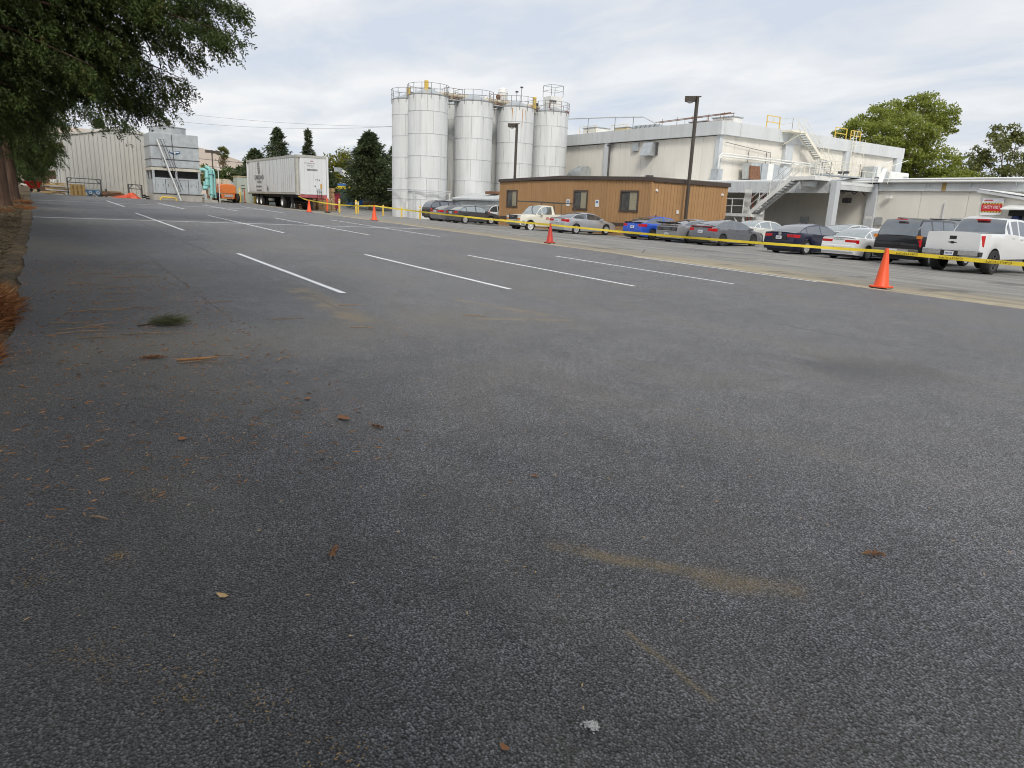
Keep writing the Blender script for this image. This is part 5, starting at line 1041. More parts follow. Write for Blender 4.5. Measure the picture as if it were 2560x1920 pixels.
# cardboard bales behind the dolly
M_cd = mat('baled_cardboard', (.34, .22, .11), .9, var=.25, scale=4, bump=.4)
for i, (x, y, z, lbl) in enumerate(((-64.5, 20.8, 0, 'lower left cardboard bale behind the trailer dolly'), (-64.3, 22.5, 0, 'lower right cardboard bale behind the trailer dolly'), (-64.5, 20.9, 1.05, 'upper left cardboard bale behind the trailer dolly'), (-64.4, 22.5, 1.05, 'upper right cardboard bale behind the trailer dolly'))):
    z0 = G(x, y) - .03 + z; t = thing('cardboard_bale', lbl, 'bale', (x, y, z0), group='cardboard bales behind the trailer'); k = 6
    for j in range(k): d_ = random.uniform(-.05, .05); MB().box(x - .6, x + .6 + d_, y - .78, y + .78 + d_, z0 + j * 1.0 / k + .01, z0 + (j + 1) * 1.0 / k - .005).build('layer', M_cd, t)
    for yy in (-.4, .4): MB().box(x + .655, x + .67, y + yy - .02, y + yy + .02, z0, z0 + 1.0).build('strap', M_steel, t)
# ================================================================== cones, tape, posts, lamps, bollards
def cone(x, y, h, label, m, lean=0.0):
    z0 = G(x, y) + .02; t = thing('traffic_cone', label, 'traffic cone', (x, y, z0), group='traffic cones along the lot edge')
    s = h / .93
    MB().lathe([(.175 * s, .05), (.165 * s, .07), (.04 * s, .9 * s), (.036 * s, .93 * s), (.028 * s, .93 * s), (.028 * s, .88 * s)], 24, (x + lean, y, z0)).build('cone_body', m, t, auto=50)
    b = .21 * s; MB().prism([(x - b, y - b * .8), (x - b * .8, y - b), (x + b * .8, y - b), (x + b, y - b * .8), (x + b, y + b * .8), (x + b * .8, y + b), (x - b * .8, y + b), (x - b, y + b * .8)], z0 + .022, z0 + .05).build('base', m, t)
    for dx in (-.7, .7):
        for dy in (-.7, .7): MB().box(x + dx * b - .04, x + dx * b + .04, y + dy * b - .04, y + dy * b + .04, z0, z0 + .022).build('foot', M_blk, t)
    return z0 + .9 * s
M_cone = mat('orange_cone_vinyl', (.85, .10, .025), .45, var=.05, scale=6, dirt=((.5, .10, .05), 4, (1, 1, 1), .62, .4)); M_cone2 = mat('faded_red_cone_vinyl', (.50, .045, .03), .55, var=.1, scale=6)
C1 = (-9.0, 16.72); C2 = (-22.4, 16.85); C3 = (-38.6, 16.4); C4 = (-48.7, 15.95)
z1_ = cone(*C1, .93, 'large bright orange traffic cone nearest the parked pickup', M_cone); z2_ = cone(*C2, .76, 'faded red traffic cone in front of the silver coupe', M_cone2)
z3_ = cone(*C3, .86, 'orange traffic cone in front of the silos', M_cone); z4_ = cone(*C4, .84, 'orange traffic cone just right of the trailer wheels', M_cone)
M_tape = mat('yellow_caution_tape', (.86, .66, .05), .4, var=.06, scale=5); M_tink = mat('tape_print', (.12, .10, .02), .5)
def tape(a, b, za, zb, sag, label, wd=.075, letters=0, tw=1.0):
    n = 26; V = []
    t = thing('caution_tape', label, 'caution tape', (a[0], a[1], za), group='caution tape strung between the cones')
    d = Vector((b[0] - a[0], b[1] - a[1], 0)).normalized()
    nn = Vector((-d.y, d.x, 0))
    for i in range(n + 1):
        s = i / n; p = Vector((a[0] + (b[0] - a[0]) * s, a[1] + (b[1] - a[1]) * s, za + (zb - za) * s - sag * 4 * s * (1 - s)))
        tilt = tw * (.35 * math.sin(s * 9 + a[0]) + .15 * math.sin(s * 31))
        u = Vector((nn.x * math.sin(tilt), nn.y * math.sin(tilt), math.cos(tilt))) * wd / 2
        V += [p - u, p + u]
    mb = MB().add(V, [(2 * i, 2 * i + 2, 2 * i + 3, 2 * i + 1) for i in range(n)]); mb.build('ribbon', M_tape, t)
    ORG[t] = Vector((a[0], a[1], za))
    for k in range(letters):
        s = (k + .5) / letters; p = Vector((a[0] + (b[0] - a[0]) * s, a[1] + (b[1] - a[1]) * s - .012, za + (zb - za) * s - sag * 4 * s * (1 - s)))
        an = math.atan2(d.y, d.x); an = an if abs(an) < math.pi / 2 else an - math.pi
        slope = math.atan2((zb - za) - sag * 4 * (1 - 2 * s), math.hypot(b[0] - a[0], b[1] - a[1])); slope = slope if d.x > 0 else -slope
        text('lettering', 'CAUTION', .075, p, (R(90) + R(180), -slope + 0, an), M_tink, t, .0006, sx=1.5) if False else text('lettering', 'CAUTION', .072, p, (R(-90), slope, an), M_tink, t, .0006, sx=-1.5)
tape((-1.6, 17.3), C1, .85, z1_ - .05, .06, 'wide yellow caution tape in front of the white pickup', .085, 8, 0.0)
tape(C1, C2, z1_ - .05, z2_ - .03, .05, 'yellow caution tape between the large cone and the faded cone', .07, 0, .8)
tape(C2, C3, z2_ - .03, z3_ - .02, .05, 'yellow caution tape from the faded cone to the silo cone', .075, 0, .8)
tape(C3, C4, z3_ - .02, z4_ - .02, .12, 'yellow caution tape between the silo cone and the trailer cone', .075, 0, .8); tape(C4, (-56.2, 17.6), z4_ - .02, 1.72, .05, 'yellow caution tape tied from the trailer cone to the trailer nose', .085, 0, .8)
dp = thing('delineator_post', 'orange delineator post with black base right of the trailer', 'delineator post', (-52.6, 18.6, G(-52.6, 18.6))); zz = G(-52.6, 18.6)
MB().lathe([(0, .0), (.22, .0), (.24, .06), (.1, .1), (0, .1)], 16, (-52.6, 18.6, zz)).build('base', M_blk, dp); MB().lathe([(.05, .1), (.055, .95), (.035, 1.06), (0, 1.08)], 12, (-52.6, 18.6, zz)).build('post', M_cone, dp, auto=50)
dp = thing('delineator_post', 'thin orange delineator post beside the grey green cabinets', 'delineator post', (-70.0, 16.9, G(-70, 16.9))); zz = G(-70.0, 16.9); MB().lathe([(0, 0), (.15, 0), (.15, .05), (0, .06)], 12, (-70, 16.9, zz)).build('base', M_blk, dp); MB().beam((-70, 16.9, zz + .05), (-70, 16.85, zz + 1.25), .08, .08).build('post', mat('dark_orange_post', (.5, .09, .03), .6), dp)
# bollards
def bollard(x, y, h, label, r=.085):
    z0 = G(x, y) - .05; t = thing('bollard', label, 'bollard', (x, y, z0), group='yellow bollards round the silos and trailer'); MB().lathe([(r, 0), (r, h), (r * .7, h + .06), (0, h + .09)], 14, (x, y, z0)).build('pipe', M_yel, t, auto=50); MB().lathe([(r + .001, h * .8), (r + .006, h * .8), (r + .006, h * .88), (r + .001, h * .88)], 14, (x, y, z0)).build('band', M_white, t)
for x, y, h, l in ((-61.2, 30.6, 1.2, 'yellow bollard in front of the nearest silo, right of its centre'), (-64.8, 30.4, 1.0, 'yellow bollard in front of the nearest silo, left of its centre'), (-70.6, 31.0, 1.1, 'yellow bollard left of the silos'),
                   (-58.5, 23.2, 1.15, 'yellow bollard right behind the silo cone'), (-71.5, 28.6, 1.2, 'thick yellow bollard between dumpster and silos'), (-79.5, 27.5, 1.1, 'leaning pale bollard right of the dumpster'), (-84, 27.0, 1.2, 'yellow bollard near the blue barrels'),
                   (-72.3, 17.0, 1.3, 'yellow bollard beside the grey green cabinet'), (-71.6, 18.2, 1.2, 'yellow bollard by the trailer tail'), (-57.6, 21.4, 1.1, 'yellow bollard behind the cardboard bales')): bollard(x, y, h, l)
# lamp posts
M_lamp = mat('bronze_lamp_paint', (.075, .062, .05), .5, var=.2, scale=2); M_lens = mat('milky_lens', (.62, .64, .60), .3)
def lamppost(x, y, h, label, lean=(0, 0)):
    z0 = G(x, y) - .05; t = thing('lamp_post', label, 'lamp post', (x, y, z0)); top = Vector((x + lean[0], y + lean[1], z0 + h))
    MB().beam((x, y, z0), top, .17, .17, (0, 1, 0)).build('pole', M_lamp, t); MB().lathe([(0, 0), (.3, 0), (.3, .5), (0, .5)], 16, (x, y, z0)).build('footing', MATS['basin_concrete'], t)
    hx, hy = top.x - .35, top.y - .25
    MB().beam((top.x, top.y, top.z - .05), (top.x + .2, top.y + .15, top.z - .03), .07, .07).build('arm_stub', M_lamp, t)
    a = Vector((-.82, -.57, 0)); b = Vector((-.57, .82, 0)) ; c0 = top + a * .05; V = []
    for (s, u, z) in ((0, -.22, -.02), (0, .22, -.02), (.72, .26, -.02), (.72, -.26, -.02), (.06, -.2, -.34), (.06, .2, -.34), (.72, .24, -.34), (.72, -.24, -.34)): V.append(c0 + a * s + b * u + Vector((0, 0, z)))
    hd = MB().add(V, [(0, 1, 2, 3), (7, 6, 5, 4), (4, 5, 1, 0), (5, 6, 2, 1), (6, 7, 3, 2), (7, 4, 0, 3)]).build('lamp_head', M_lamp, t)
    p = c0 + a * .4 + Vector((0, 0, -.34)); MB().lathe([(.2, .0), (.18, -.06), (.08, -.10), (0, -.11)], 14, p).build('lens', M_lens, hd, auto=50)
lamppost(-34.05, 37.0, 9.2, 'tall bronze lamp post with box head beside the brown office end', (.02, .02)); lamppost(-46.5, 33.6, 8.0, 'slim lamp post behind the brown office in front of the third silo', (.08, .12)) if False else lamppost(-54.85, 36.9, 8.85, 'slim lamp post behind the brown office in front of the third silo', (.02, .02))
fl = thing('lamp_post', 'far twin headed lamp post left of the palm', 'lamp post', (-122.5, 24.9, .8)); MB().tube([(-122.5, 24.9, .5), (-122.5, 24.9, 8.1)], .09, 8).build('pole', M_lamp, fl); MB().box(-122.9, -122.1, 23.95, 25.0, 7.95, 8.35).build('lamp_head', M_lamp, fl); MB().box(-122.9, -122.1, 25.05, 26.1, 7.9, 8.3).build('lamp_head', M_lamp, fl)
fl = thing('lamp_post', 'far lamp post in front of the yellow green tree', 'lamp post', (-108, 42, .8)); MB().tube([(-108, 42, .5), (-108, 42, 7.6)], .08, 8).build('pole', M_lamp, fl); MB().beam((-108, 42, 7.6), (-108.3, 40.9, 7.65), .25, .15).build('lamp_head', M_lamp, fl)
# overhead wires
for k, (zl, lbl) in enumerate(((0, 'upper overhead wire crossing the sky left of the silos'), (-.75, 'lower overhead wire crossing the sky left of the silos'))):
    a = Vector((-92.8, 42.4, 11.55)); b = Vector((-125, -6, 15.8 + zl * 1.6)); pts = []
    for i in range(25):
        s = i / 24; p = a.lerp(b, s); pts.append(p - Vector((0, 0, (2.1 if k else 1.6) * 4 * s * (1 - s))))
    tag(MB().tube(pts, .013, 5).build('overhead_wire', M_steel), lbl, 'wire', 'overhead wires')
up = thing('utility_pole', 'wooden utility pole with crossarm just behind the leftmost silo', 'utility pole', (-93, 42.6, .5)); MB().tube([(-93.3, 43.2, 0), (-93.3, 43.2, 12.3)], [.16, .11], 8).build('pole', mat('pole_wood', (.12, .09, .06), .9), up); MB().beam((-93.0, 42.2, 11.5), (-93.6, 44.2, 11.5), .1, .12).build('crossarm', MATS['pole_wood'], up); MB().beam((-93.3, 43.2, 10.2), (-93.0, 42.5, 11.45), .05, .05).build('brace', MATS['pole_wood'], up)
for k, (z0, z1) in enumerate(((7.6, 6.9), (6.4, 5.6), (4.7, 4.1))):
    pts = [Vector((-150, 12, z0 + 1.5)).lerp(Vector((-150, 62, z1 + 1.5)), i / 8) - Vector((0, 0, .8 * (i / 8) * (1 - i / 8) * 4)) for i in range(9)]
    tag(MB().tube(pts, .045, 5).build('overhead_wire', M_steel), ('top', 'middle', 'bottom')[k] + ' dark cable in front of the hill by the palm', 'wire', 'cables in front of the hill')
# fence, barrels and yard beyond
M_scr = mat('green_fence_screen', (.045, .075, .07), .8, var=.2, scale=1.5)
fn = thing('screened_fence', 'dark green screened fence beyond the yard between dumpster and silos', 'fence', (-97, 42, .9)); Y0f, Y1f = 33.0, 58.0; k = 9
for i in range(k):
    a = Y0f + (Y1f - Y0f) * i / k; b = Y0f + (Y1f - Y0f) * (i + 1) / k; z = G(-97, 45); MB().box(-97.02, -96.98, a + .06, b - .06, z + .1, z + 2.1).build('screen', M_scr, fn); MB().tube([(-97, a, z), (-97, a, z + 2.3)], .05, 6).build('post', M_galv, fn)
for i, y in enumerate((36.0, 37.3)):
    z = G(-93, y); t = thing('blue_barrel', ('left' if i == 0 else 'right') + ' blue plastic barrel in front of the green fence', 'barrel', (-93, y, z), group='blue barrels by the fence'); Mb = mat('blue_plastic', (.02, .16, .50), .45)
    MB().lathe([(0, 0), (.46, 0), (.5, .08), (.5, .95), (.42, 1.02), (0, 1.02)], 18, (-93, y, z)).build('drum', Mb, t, auto=40); MB().lathe([(.3, 1.02), (.34, 1.02), (.32, 1.16), (0, 1.18)], 12, (-93, y, z)).build('lid', M_white, t)
cn = thing('market_canopy', 'yellow and blue canopy roof seen beyond the green fence', 'canopy', (-106, 40, 1)); MB().box(-108, -105, 38.3, 43.2, 3.0, 3.62).build('valance', mat('canopy_yellow', (.75, .55, .03), .6), cn); MB().prism([(38.2, 3.63), (43.3, 3.63), (42.5, 4.0), (39.2, 3.98)], -108, -105, 'x').build('roof', mat('canopy_blue', (.06, .16, .38), .6), cn)
for y in (38.4, 43.1): MB().box(-105.2, -105.05, y - .08, y + .08, .8, 3.0).build('post', M_galv, cn)
ch = thing('loading_chute', 'white sloping chute rising left above the yellow canopy', 'chute', (-106, 41, 4)); MB().beam((-106, 42.4, 3.9), (-106, 39.6, 5.9), .5, .75).build('trough', M_white, ch); MB().box(-106.4, -105.6, 38.8, 39.7, 5.7, 6.3).build('head', M_galv, ch); MB().box(-106.2, -105.8, 42.2, 42.5, .8, 3.9).build('post', M_white, ch)
t = thing('blue_tarp', 'blue tarp bundle under the dark conifer behind the fence', 'tarp', (-101, 47, 2)); MB().lathe([(0, 0), (.9, .1), (1.1, .7), (.6, 1.2), (0, 1.35)], 9, (-101, 47.2, 2.0)).build('bundle', mat('blue_tarp_plastic', (.03, .18, .5), .5), t); MB().box(-101.6, -100.4, 46.4, 48, .8, 2.0).build('stand', M_steel, t)
# ================================================================== vehicles
M_cglass = mat('car_glass', (.22, .235, .25), .06, metal=.75, var=.1, spec=.9, coat=.5); M_cglass2 = mat('car_glass_light', (.42, .46, .46), .06, metal=.75, var=.1, spec=.9, coat=.5)
M_tyre = mat('tyre_rubber', (.02, .02, .02), .75, var=.2, scale=20); M_alloy = mat('alloy_wheel', (.62, .63, .64), .35, metal=.3, var=.1); M_alloyd = mat('dark_alloy_wheel', (.10, .10, .105), .35, metal=.3, var=.1)
M_tl = mat('tail_light_red', (.50, .008, .012), .15, var=.1, coat=.6); M_amber = mat('amber_lens', (.70, .22, .02), .2, coat=.5); M_clear = mat('clear_lens', (.72, .73, .72), .15, coat=.5); M_plate = mat('number_plate', (.70, .72, .73), .5, var=.05); M_trimb = mat('black_trim', (.02, .02, .022), .5, var=.2); M_chr = mat('chrome', (.62, .63, .64), .18, metal=.9, var=.05)
def paint(name, c, metal=.3): return mat(name, c, .32, metal=metal, var=.03, scale=1.0, coat=.8)
def interp(pts, u):
    if u <= pts[0][0]: return pts[0][1]
    for (a, x), (b, y) in zip(pts[:-1], pts[1:]):
        if u <= b:
            t = (u - a) / (b - a); t = t * t * (3 - 2 * t) * .5 + t * .5
            return x + (y - x) * t
    return pts[-1][1]
WH = {}
def wheel_mesh(r, wd, rim, spokes=10):
    k = (r, wd, rim.name, spokes)
    if k not in WH:
        ty = MB().lathe([(r * .66, -wd / 2), (r * .93, -wd / 2), (r, -wd * .36), (r, wd * .36), (r * .93, wd / 2), (r * .66, wd / 2), (r * .62, wd * .2)], 28, axis='y').mesh('tyre', M_tyre, True); ty.set_sharp_from_angle(angle=R(40))
        mb = MB().lathe([(r * .66, wd * .48), (r * .60, wd * .46), (r * .58, wd * .15), (0, wd * .12)], 24, axis='y')
        for i in range(spokes):
            a = 2 * math.pi * i / spokes; mb.beam((r * .08 * math.cos(a), -wd * .33, r * .08 * math.sin(a)), (r * .62 * math.cos(a), -wd * .40, r * .62 * math.sin(a)), r * .10, wd * .12, (0, 1, 0))
        mb.lathe([(r * .16, wd * .3), (r * .14, wd * .42), (0, wd * .44)], 12, axis='y')
        WH[k] = (ty, mb.mesh('rim', rim), )
    return WH[k]
def car(label, x, y, rot, P, *, name='parked_car', cat='car', L=4.6, W=1.8, H=1.43, ro=.95, wb=2.7, rw=.33, sill=.2, belt, g, wr=.27, pillars=(), glass=M_cglass, rglass=None, rim=M_alloy, lights=None, plate=(.78, 0), trunk=None, bumper=None, spoiler=None, roofm=None, extra=None, clad=None, rear_off=(.05, 0, .03, .07, .10), front_off=(.10, 0, .03, .12, .16), ws=M_cglass2, spokes=10, lift=0.0, tw=.2, group='cars parked along the yard'):
    """x,y: centre of the rear axle on the ground; nose along local +x"""
    z0 = G(x, y) - .012
    t = thing(name, label, cat, (x, y, z0 + lift * 0), rot, group); ORG[t] = Vector((0, 0, 0))
    u0 = -ro; g0, g1, g2, g3 = g; ra = rw * 1.16
    st = set(np.linspace(0, L, 27).tolist()) | set(g) | {.05, .12, L - .05, L - .15}
    for ax in (ro, ro + wb):
        for q in np.linspace(-ra, ra, 11): st.add(float(ax + q))
    for a, b in pillars: st |= {a, b}
    st = sorted(v for v in st if 0 <= v <= L); st = [v for i, v in enumerate(st) if i == 0 or v - st[i - 1] > .012]
    zr_pts = [(g0, interp(belt, g0)), (g1, H - .05), ((g1 + g2) / 2, H), (g2, H - .04), (g3, interp(belt, g3))]
    rows = []
    for u in st:
        er = max(0, 1 - u / .55); ef = max(0, 1 - (L - u) / .9)
        w_ = W / 2 * (1 - .085 * er ** 2 - .15 * ef ** 2); zb = interp(belt, u)
        bot = sill + lift + .06 * max(er, ef)
        for ax in (ro, ro + wb):
            d = abs(u - ax)
            if d < ra: bot = max(bot, rw + math.sqrt(max(0, ra * ra - d * d)))
        bot = min(bot, zb - .08)
        ing = g0 < u < g3
        if not ing: zr = zb
        elif u < g1: s = (u - g0) / (g1 - g0); zr = zb + (H - .05 - zb) * (math.sin(s * math.pi / 2) ** .9)
        elif u > g2: s = (g3 - u) / (g3 - g2); zr = zb + (H - .04 - zb) * (math.sin(s * math.pi / 2) ** .92)
        else: s = (u - g1) / (g2 - g1); zr = H - .05 + .01 * s + .045 * math.sin(s * math.pi)
        tt = max(0, min(1, (zr - zb) / max(.05, H - zb - .04))); wb_ = w_ - .055; wt = W / 2 - wr
        wtop = wb_ * .96 + (min(wt, wb_) - wb_ * .96) * tt; cr = .035
        rows.append([(w_ * .965, bot), (w_, bot + .38 * (zb - bot)), (w_ * .99, bot + .72 * (zb - bot)), (w_ * .965, zb - .012), (wb_, zb + .008), (wb_ + (wtop - wb_) * .9, zb + .008 + (zr - zb) * .88), (wtop * .97, zr + .012), (wtop * .55, zr + .012 + cr * .75), (0, zr + .012 + cr)])
    nr = len(rows[0]); V = []; idx = {}
    for i, u in enumerate(st):
        for k in range(nr):
            du = 0
            if i == 0: du = rear_off[min(k, 4)]
            if i == len(st) - 1: du = -front_off[min(k, 4)]
            yy, zz = rows[i][k]
            for sgn in (1, -1):
                if k == nr - 1 and sgn == -1: idx[(i, k, -1)] = idx[(i, k, 1)]; continue
                idx[(i, k, sgn)] = len(V); V.append((u + u0 + du, sgn * yy, zz))
    F = {'body': [], 'rear_window': [], 'windshield': [], 'roof': []}; side = {}
    for i in range(len(st) - 1):
        um = (st[i] + st[i + 1]) / 2
        for k in range(nr - 1):
            for sgn in (1, -1):
                q = (idx[(i, k, sgn)], idx[(i + 1, k, sgn)], idx[(i + 1, k + 1, sgn)], idx[(i, k + 1, sgn)]); q = q if sgn == -1 else q[::-1]
                q = tuple(dict.fromkeys(q))
                key = 'body'
                if g0 < um < g3:
                    if k >= 6 and um < g1: key = 'rear_window'
                    elif k >= 6 and um > g2: key = 'windshield'
                    elif k >= 5 and roofm: key = 'roof'
                    elif k == 4 and not any(a <= um <= b for a, b in pillars) and g0 + .12 < um < g3 - .10:
                        seg = sum(1 for a, b in pillars if um > b); side.setdefault((seg, sgn), []).append(q); continue
                F[key].append(q)
    for e, i in ((1, 0), (-1, len(st) - 1)):
        for k in range(nr - 1):
            q = tuple(dict.fromkeys((idx[(i, k, 1)], idx[(i, k, -1)], idx[(i, k + 1, -1)], idx[(i, k + 1, 1)]))); F['body'].append(q if e == -1 else q[::-1])
    def sub(nm, fs, m, par=t):
        used = sorted({v for q in fs for v in q}); mp_ = {v: j for j, v in enumerate(used)}
        me = bpy.data.meshes.new(nm); me.from_pydata([V[v] for v in used], [], [tuple(mp_[v] for v in q) for q in fs]); me.materials.append(m); me.polygons.foreach_set('use_smooth', [True] * len(fs)); me.set_sharp_from_angle(angle=R(38)); me.update()
        return link(nm, me, par)
    sub('body', F['body'], P)
    if F['roof']: sub('roof', F['roof'], roofm)
    sub('rear_window', F['rear_window'], rglass or glass); sub('windshield', F['windshield'], ws)
    for (seg, sgn), fs in sorted(side.items()): sub('side_window', fs, glass if seg == 0 or len(side) < 3 else glass)
    MB().box(u0 + .18, u0 + L - .2, -W / 2 + .2, W / 2 - .2, sill + lift - .06, .62 + lift * .7).build('underbody', M_trimb, t)
    ty, rm = wheel_mesh(rw, tw, rim, spokes)
    for ax in (0, wb):
        for sgn in (1, -1):
            o = link('wheel', ty, t, (ax, sgn * (W / 2 - tw / 2 - .012 + (.04 if lift else 0)), rw), (0, 0, 0 if sgn == -1 else math.pi)); link('rim', rm, o)
    wre = W / 2 * .93
    if lights:
        for (z0_, z1_, yin, dep, m) in lights:
            for sgn in (1, -1):
                yo = W / 2 * (1 - .085 * (1 - dep / .55) ** 2) + .006
                a = [(u0 + .035, yin), (u0 + .035, wre - .02), (u0 + .10, wre + .008), (u0 + dep, yo), (u0 + dep, yo - .12), (u0 + .2, yin)]
                a = [(p, q * sgn) for p, q in a]
                MB().prism(a if sgn == 1 else a[::-1], z0_, z1_, 'z').build('tail_light', m, t, bevel=.015)
    if plate:
        MB().box(u0 - .012 + plate[1], u0 + .05 + plate[1], -.155, .155, plate[0] - .078, plate[0] + .078).build('number_plate', M_plate, t)
        for k in range(6): MB().box(u0 - .015 + plate[1], u0 - .011 + plate[1], .11 - k * .042 - .012, .11 - k * .042 + .012, plate[0] - .03, plate[0] + .03).build('plate_mark', mat('plate_ink', (.10, .12, .25), .5), t)
    if bumper: MB().prism([(u0 + .0 - .02, -W / 2 * .86), (u0 + .18, -W / 2 * .97), (u0 + .18, W / 2 * .97), (u0 - .02, W / 2 * .86)], bumper[0], bumper[1], 'z').build('rear_bumper', bumper[2], t, bevel=.03)
    if spoiler: MB().prism([(spoiler[0], spoiler[1]), (spoiler[0] + .28, spoiler[1] - .05), (spoiler[0] + .26, spoiler[1] - .01), (spoiler[0] - .02, spoiler[1] + .04)], -W / 2 * .82, W / 2 * .82, 'y').build('spoiler', spoiler[2], t)
    zb = interp(belt, g3)
    for sgn in (1, -1): MB().prism([(g3 + u0 - .45, sgn * (W / 2 - .06)), (g3 + u0 - .30, sgn * (W / 2 + .02)), (g3 + u0 - .28, sgn * (W / 2 + .17)), (g3 + u0 - .40, sgn * (W / 2 + .17))][::sgn], zb + .01, zb + .14, 'z').build('mirror', M_trimb if P is None else P, t, bevel=.02)
    for a, b in pillars[:1] + pillars[1:2]:
        zz = interp(belt, a) - .13
        for sgn in (1, -1): MB().box(a + u0 + .12, a + u0 + .32, sgn * W / 2 - .012, sgn * W / 2 + .012, zz, zz + .035).build('door_handle', P, t)
    if extra: extra(t, u0, L, W)
    return t
UPR = R(90)
P_blue = paint('blue_car_paint', (.03, .11, .60)); P_grey = paint('graphite_car_paint', (.17, .175, .195)); P_navy = paint('navy_car_paint', (.010, .013, .045)); P_wht = paint('white_car_paint', (.74, .75, .75), 0); P_blk = paint('black_car_paint', (.008, .008, .011)); P_slv = paint('silver_car_paint', (.52, .53, .54), .5); P_dk = paint('dark_grey_car_paint', (.075, .078, .086)); P_cream = mat('cream_truck_paint', (.78, .75, .64), .45, var=.04, coat=.4, dirt=((.66, .60, .46), 2, (1, 1, .4), .6, .3)); P_mus = paint('gunmetal_car_paint', (.30, .305, .31))
def civic_x(t, u0, L, W):
    MB().box(u0 - .01, u0 + .06, -W * .36, W * .36, .20, .34).build('diffuser', M_trimb, t)
    for s in (1, -1): MB().box(u0 + .0, u0 + .07, s * W * .40 - .07, s * W * .40 + .07, .34, .5).build('vent', M_trimb, t)
    MB().lathe([(0, 0), (.06, 0), (.06, .02), (0, .02)], 12, (u0 + .07, 0, .97), 'x').build('emblem', M_chr, t); MB().box(.95, 1.05, -.02, .02, 1.42, 1.52).build('antenna', M_trimb, t)
civ = dict(L=4.63, W=1.8, H=1.42, ro=.98, wb=2.7, rw=.33, belt=[(0, .99), (.25, 1.03), (1.0, 1.0), (2.2, .95), (3.4, .93), (4.1, .82), (4.63, .66)], g=(.32, 1.55, 2.35, 3.62), pillars=((1.95, 2.05), (3.1, 3.14)), lights=((.80, .97, .50, .42, M_tl),), spoiler=None, extra=civic_x, ws=M_cglass2)
car('bright blue sedan parked beside the brown office corner', -33.0, 32.15, UPR, P_blue, **{**civ, 'spoiler': (-.98 + .06, 1.05, M_trimb)}, rim=M_alloyd, spokes=10)
car('graphite grey sedan with red corner lights between grey coupe and navy sedan', -27.85, 32.55, UPR, P_grey, **{**civ, 'spoiler': (-.98 + .06, 1.05, M_tl)}, rim=M_alloyd)
def mus_x(t, u0, L, W):
    MB().box(u0 - .005, u0 + .06, -W * .41, W * .41, .70, .90).build('rear_panel', M_trimb, t); MB().box(u0 - .012, u0 - .004, -.30, .30, .74, .87).build('panel_insert', mat('dark_insert', (.10, .10, .10), .4), t)
    for s in (1, -1):
        for k in range(3): MB().box(u0 - .012, u0 - .004, s * (.46 + k * .1) - .028, s * (.46 + k * .1) + .028, .73, .88).build('tail_light', mat('smoked_lens', (.14, .11, .11), .2, coat=.5), t)
        MB().box(u0 + .05, u0 + .15, s * .55 - .04, s * .55 + .04, 1.0, 1.12).build('wing_post', M_clear, t)
    MB().prism([(u0 - .05, 1.14), (u0 + .3, 1.08), (u0 + .3, 1.12), (u0 - .06, 1.19)], -W * .45, W * .45, 'y').build('wing', M_trimb, t); MB().box(u0 - .02, u0 + .03, -W * .42, W * .42, .655, .695).build('bright_trim', M_chr, t)
car('gunmetal grey coupe with black rear wing between the blue and grey sedans', -30.4, 32.6, UPR, P_mus, L=4.78, W=1.9, H=1.37, ro=1.05, wb=2.72, rw=.35, belt=[(0, .97), (.3, 1.0), (1.2, 1.0), (2.4, .94), (3.5, .92), (4.3, .82), (4.78, .62)], g=(.45, 1.9, 2.55, 3.35), pillars=((2.0, 2.1),), plate=(.48, -.0), rim=M_alloyd, extra=mus_x, spokes=10)
def cam_x(t, u0, L, W):
    MB().box(u0 + .0, u0 + .06, -.42, .42, .68, .88).build('plate_recess', M_trimb, t); MB().lathe([(0, 0), (.09, 0), (.09, .02), (0, .02)], 14, (u0 + .05, 0, .98), 'x').build('emblem', M_chr, t); MB().box(u0 + .06, u0 + .075, -.4, .4, .915, .935).build('bright_trim', M_trimb, t); MB().box(1.0, 1.12, -.02, .02, 1.45, 1.53).build('antenna', M_trimb, t)
car('dark navy sedan with spoked wheels parked left of the white sedan', -21.8, 31.45, UPR, P_navy, L=4.88, W=1.84, H=1.445, ro=1.05, wb=2.82, rw=.345, belt=[(0, 1.02), (.3, 1.06), (1.2, 1.02), (2.4, .97), (3.6, .95), (4.3, .84), (4.88, .68)], g=(.42, 1.65, 2.5, 3.75), pillars=((.98, 1.06), (2.12, 2.22), (3.3, 3.34)), lights=((.80, .96, .42, .40, M_tl),), plate=(.80, -.012), extra=cam_x)
def oc_x(t, u0, L, W): text('lettering', 'CAMRY', .075, (u0 + .045, -.0, .91), (R(90), 0, R(-90)), M_trimb, t, .003, sx=2.2); MB().box(u0 - .02, u0 + .04, -.2, .2, .46, .58).build('plate_recess', M_trimb, t)
car('old white sedan with wide red lights next to the black suv', -18.5, 31.2, UPR, P_wht, L=4.77, W=1.77, H=1.40, ro=1.07, wb=2.62, rw=.32, belt=[(0, .96), (.25, 1.0), (1.1, .97), (2.3, .93), (3.5, .92), (4.2, .82), (4.77, .66)], g=(.75, 1.75, 2.6, 3.6), pillars=((1.28, 1.36), (2.2, 2.3)), lights=((.74, .90, .30, .24, M_tl),), plate=(.52, -.022), bumper=(.36, .66, P_wht), extra=oc_x, rglass=M_cglass2, glass=M_cglass2, spokes=6)
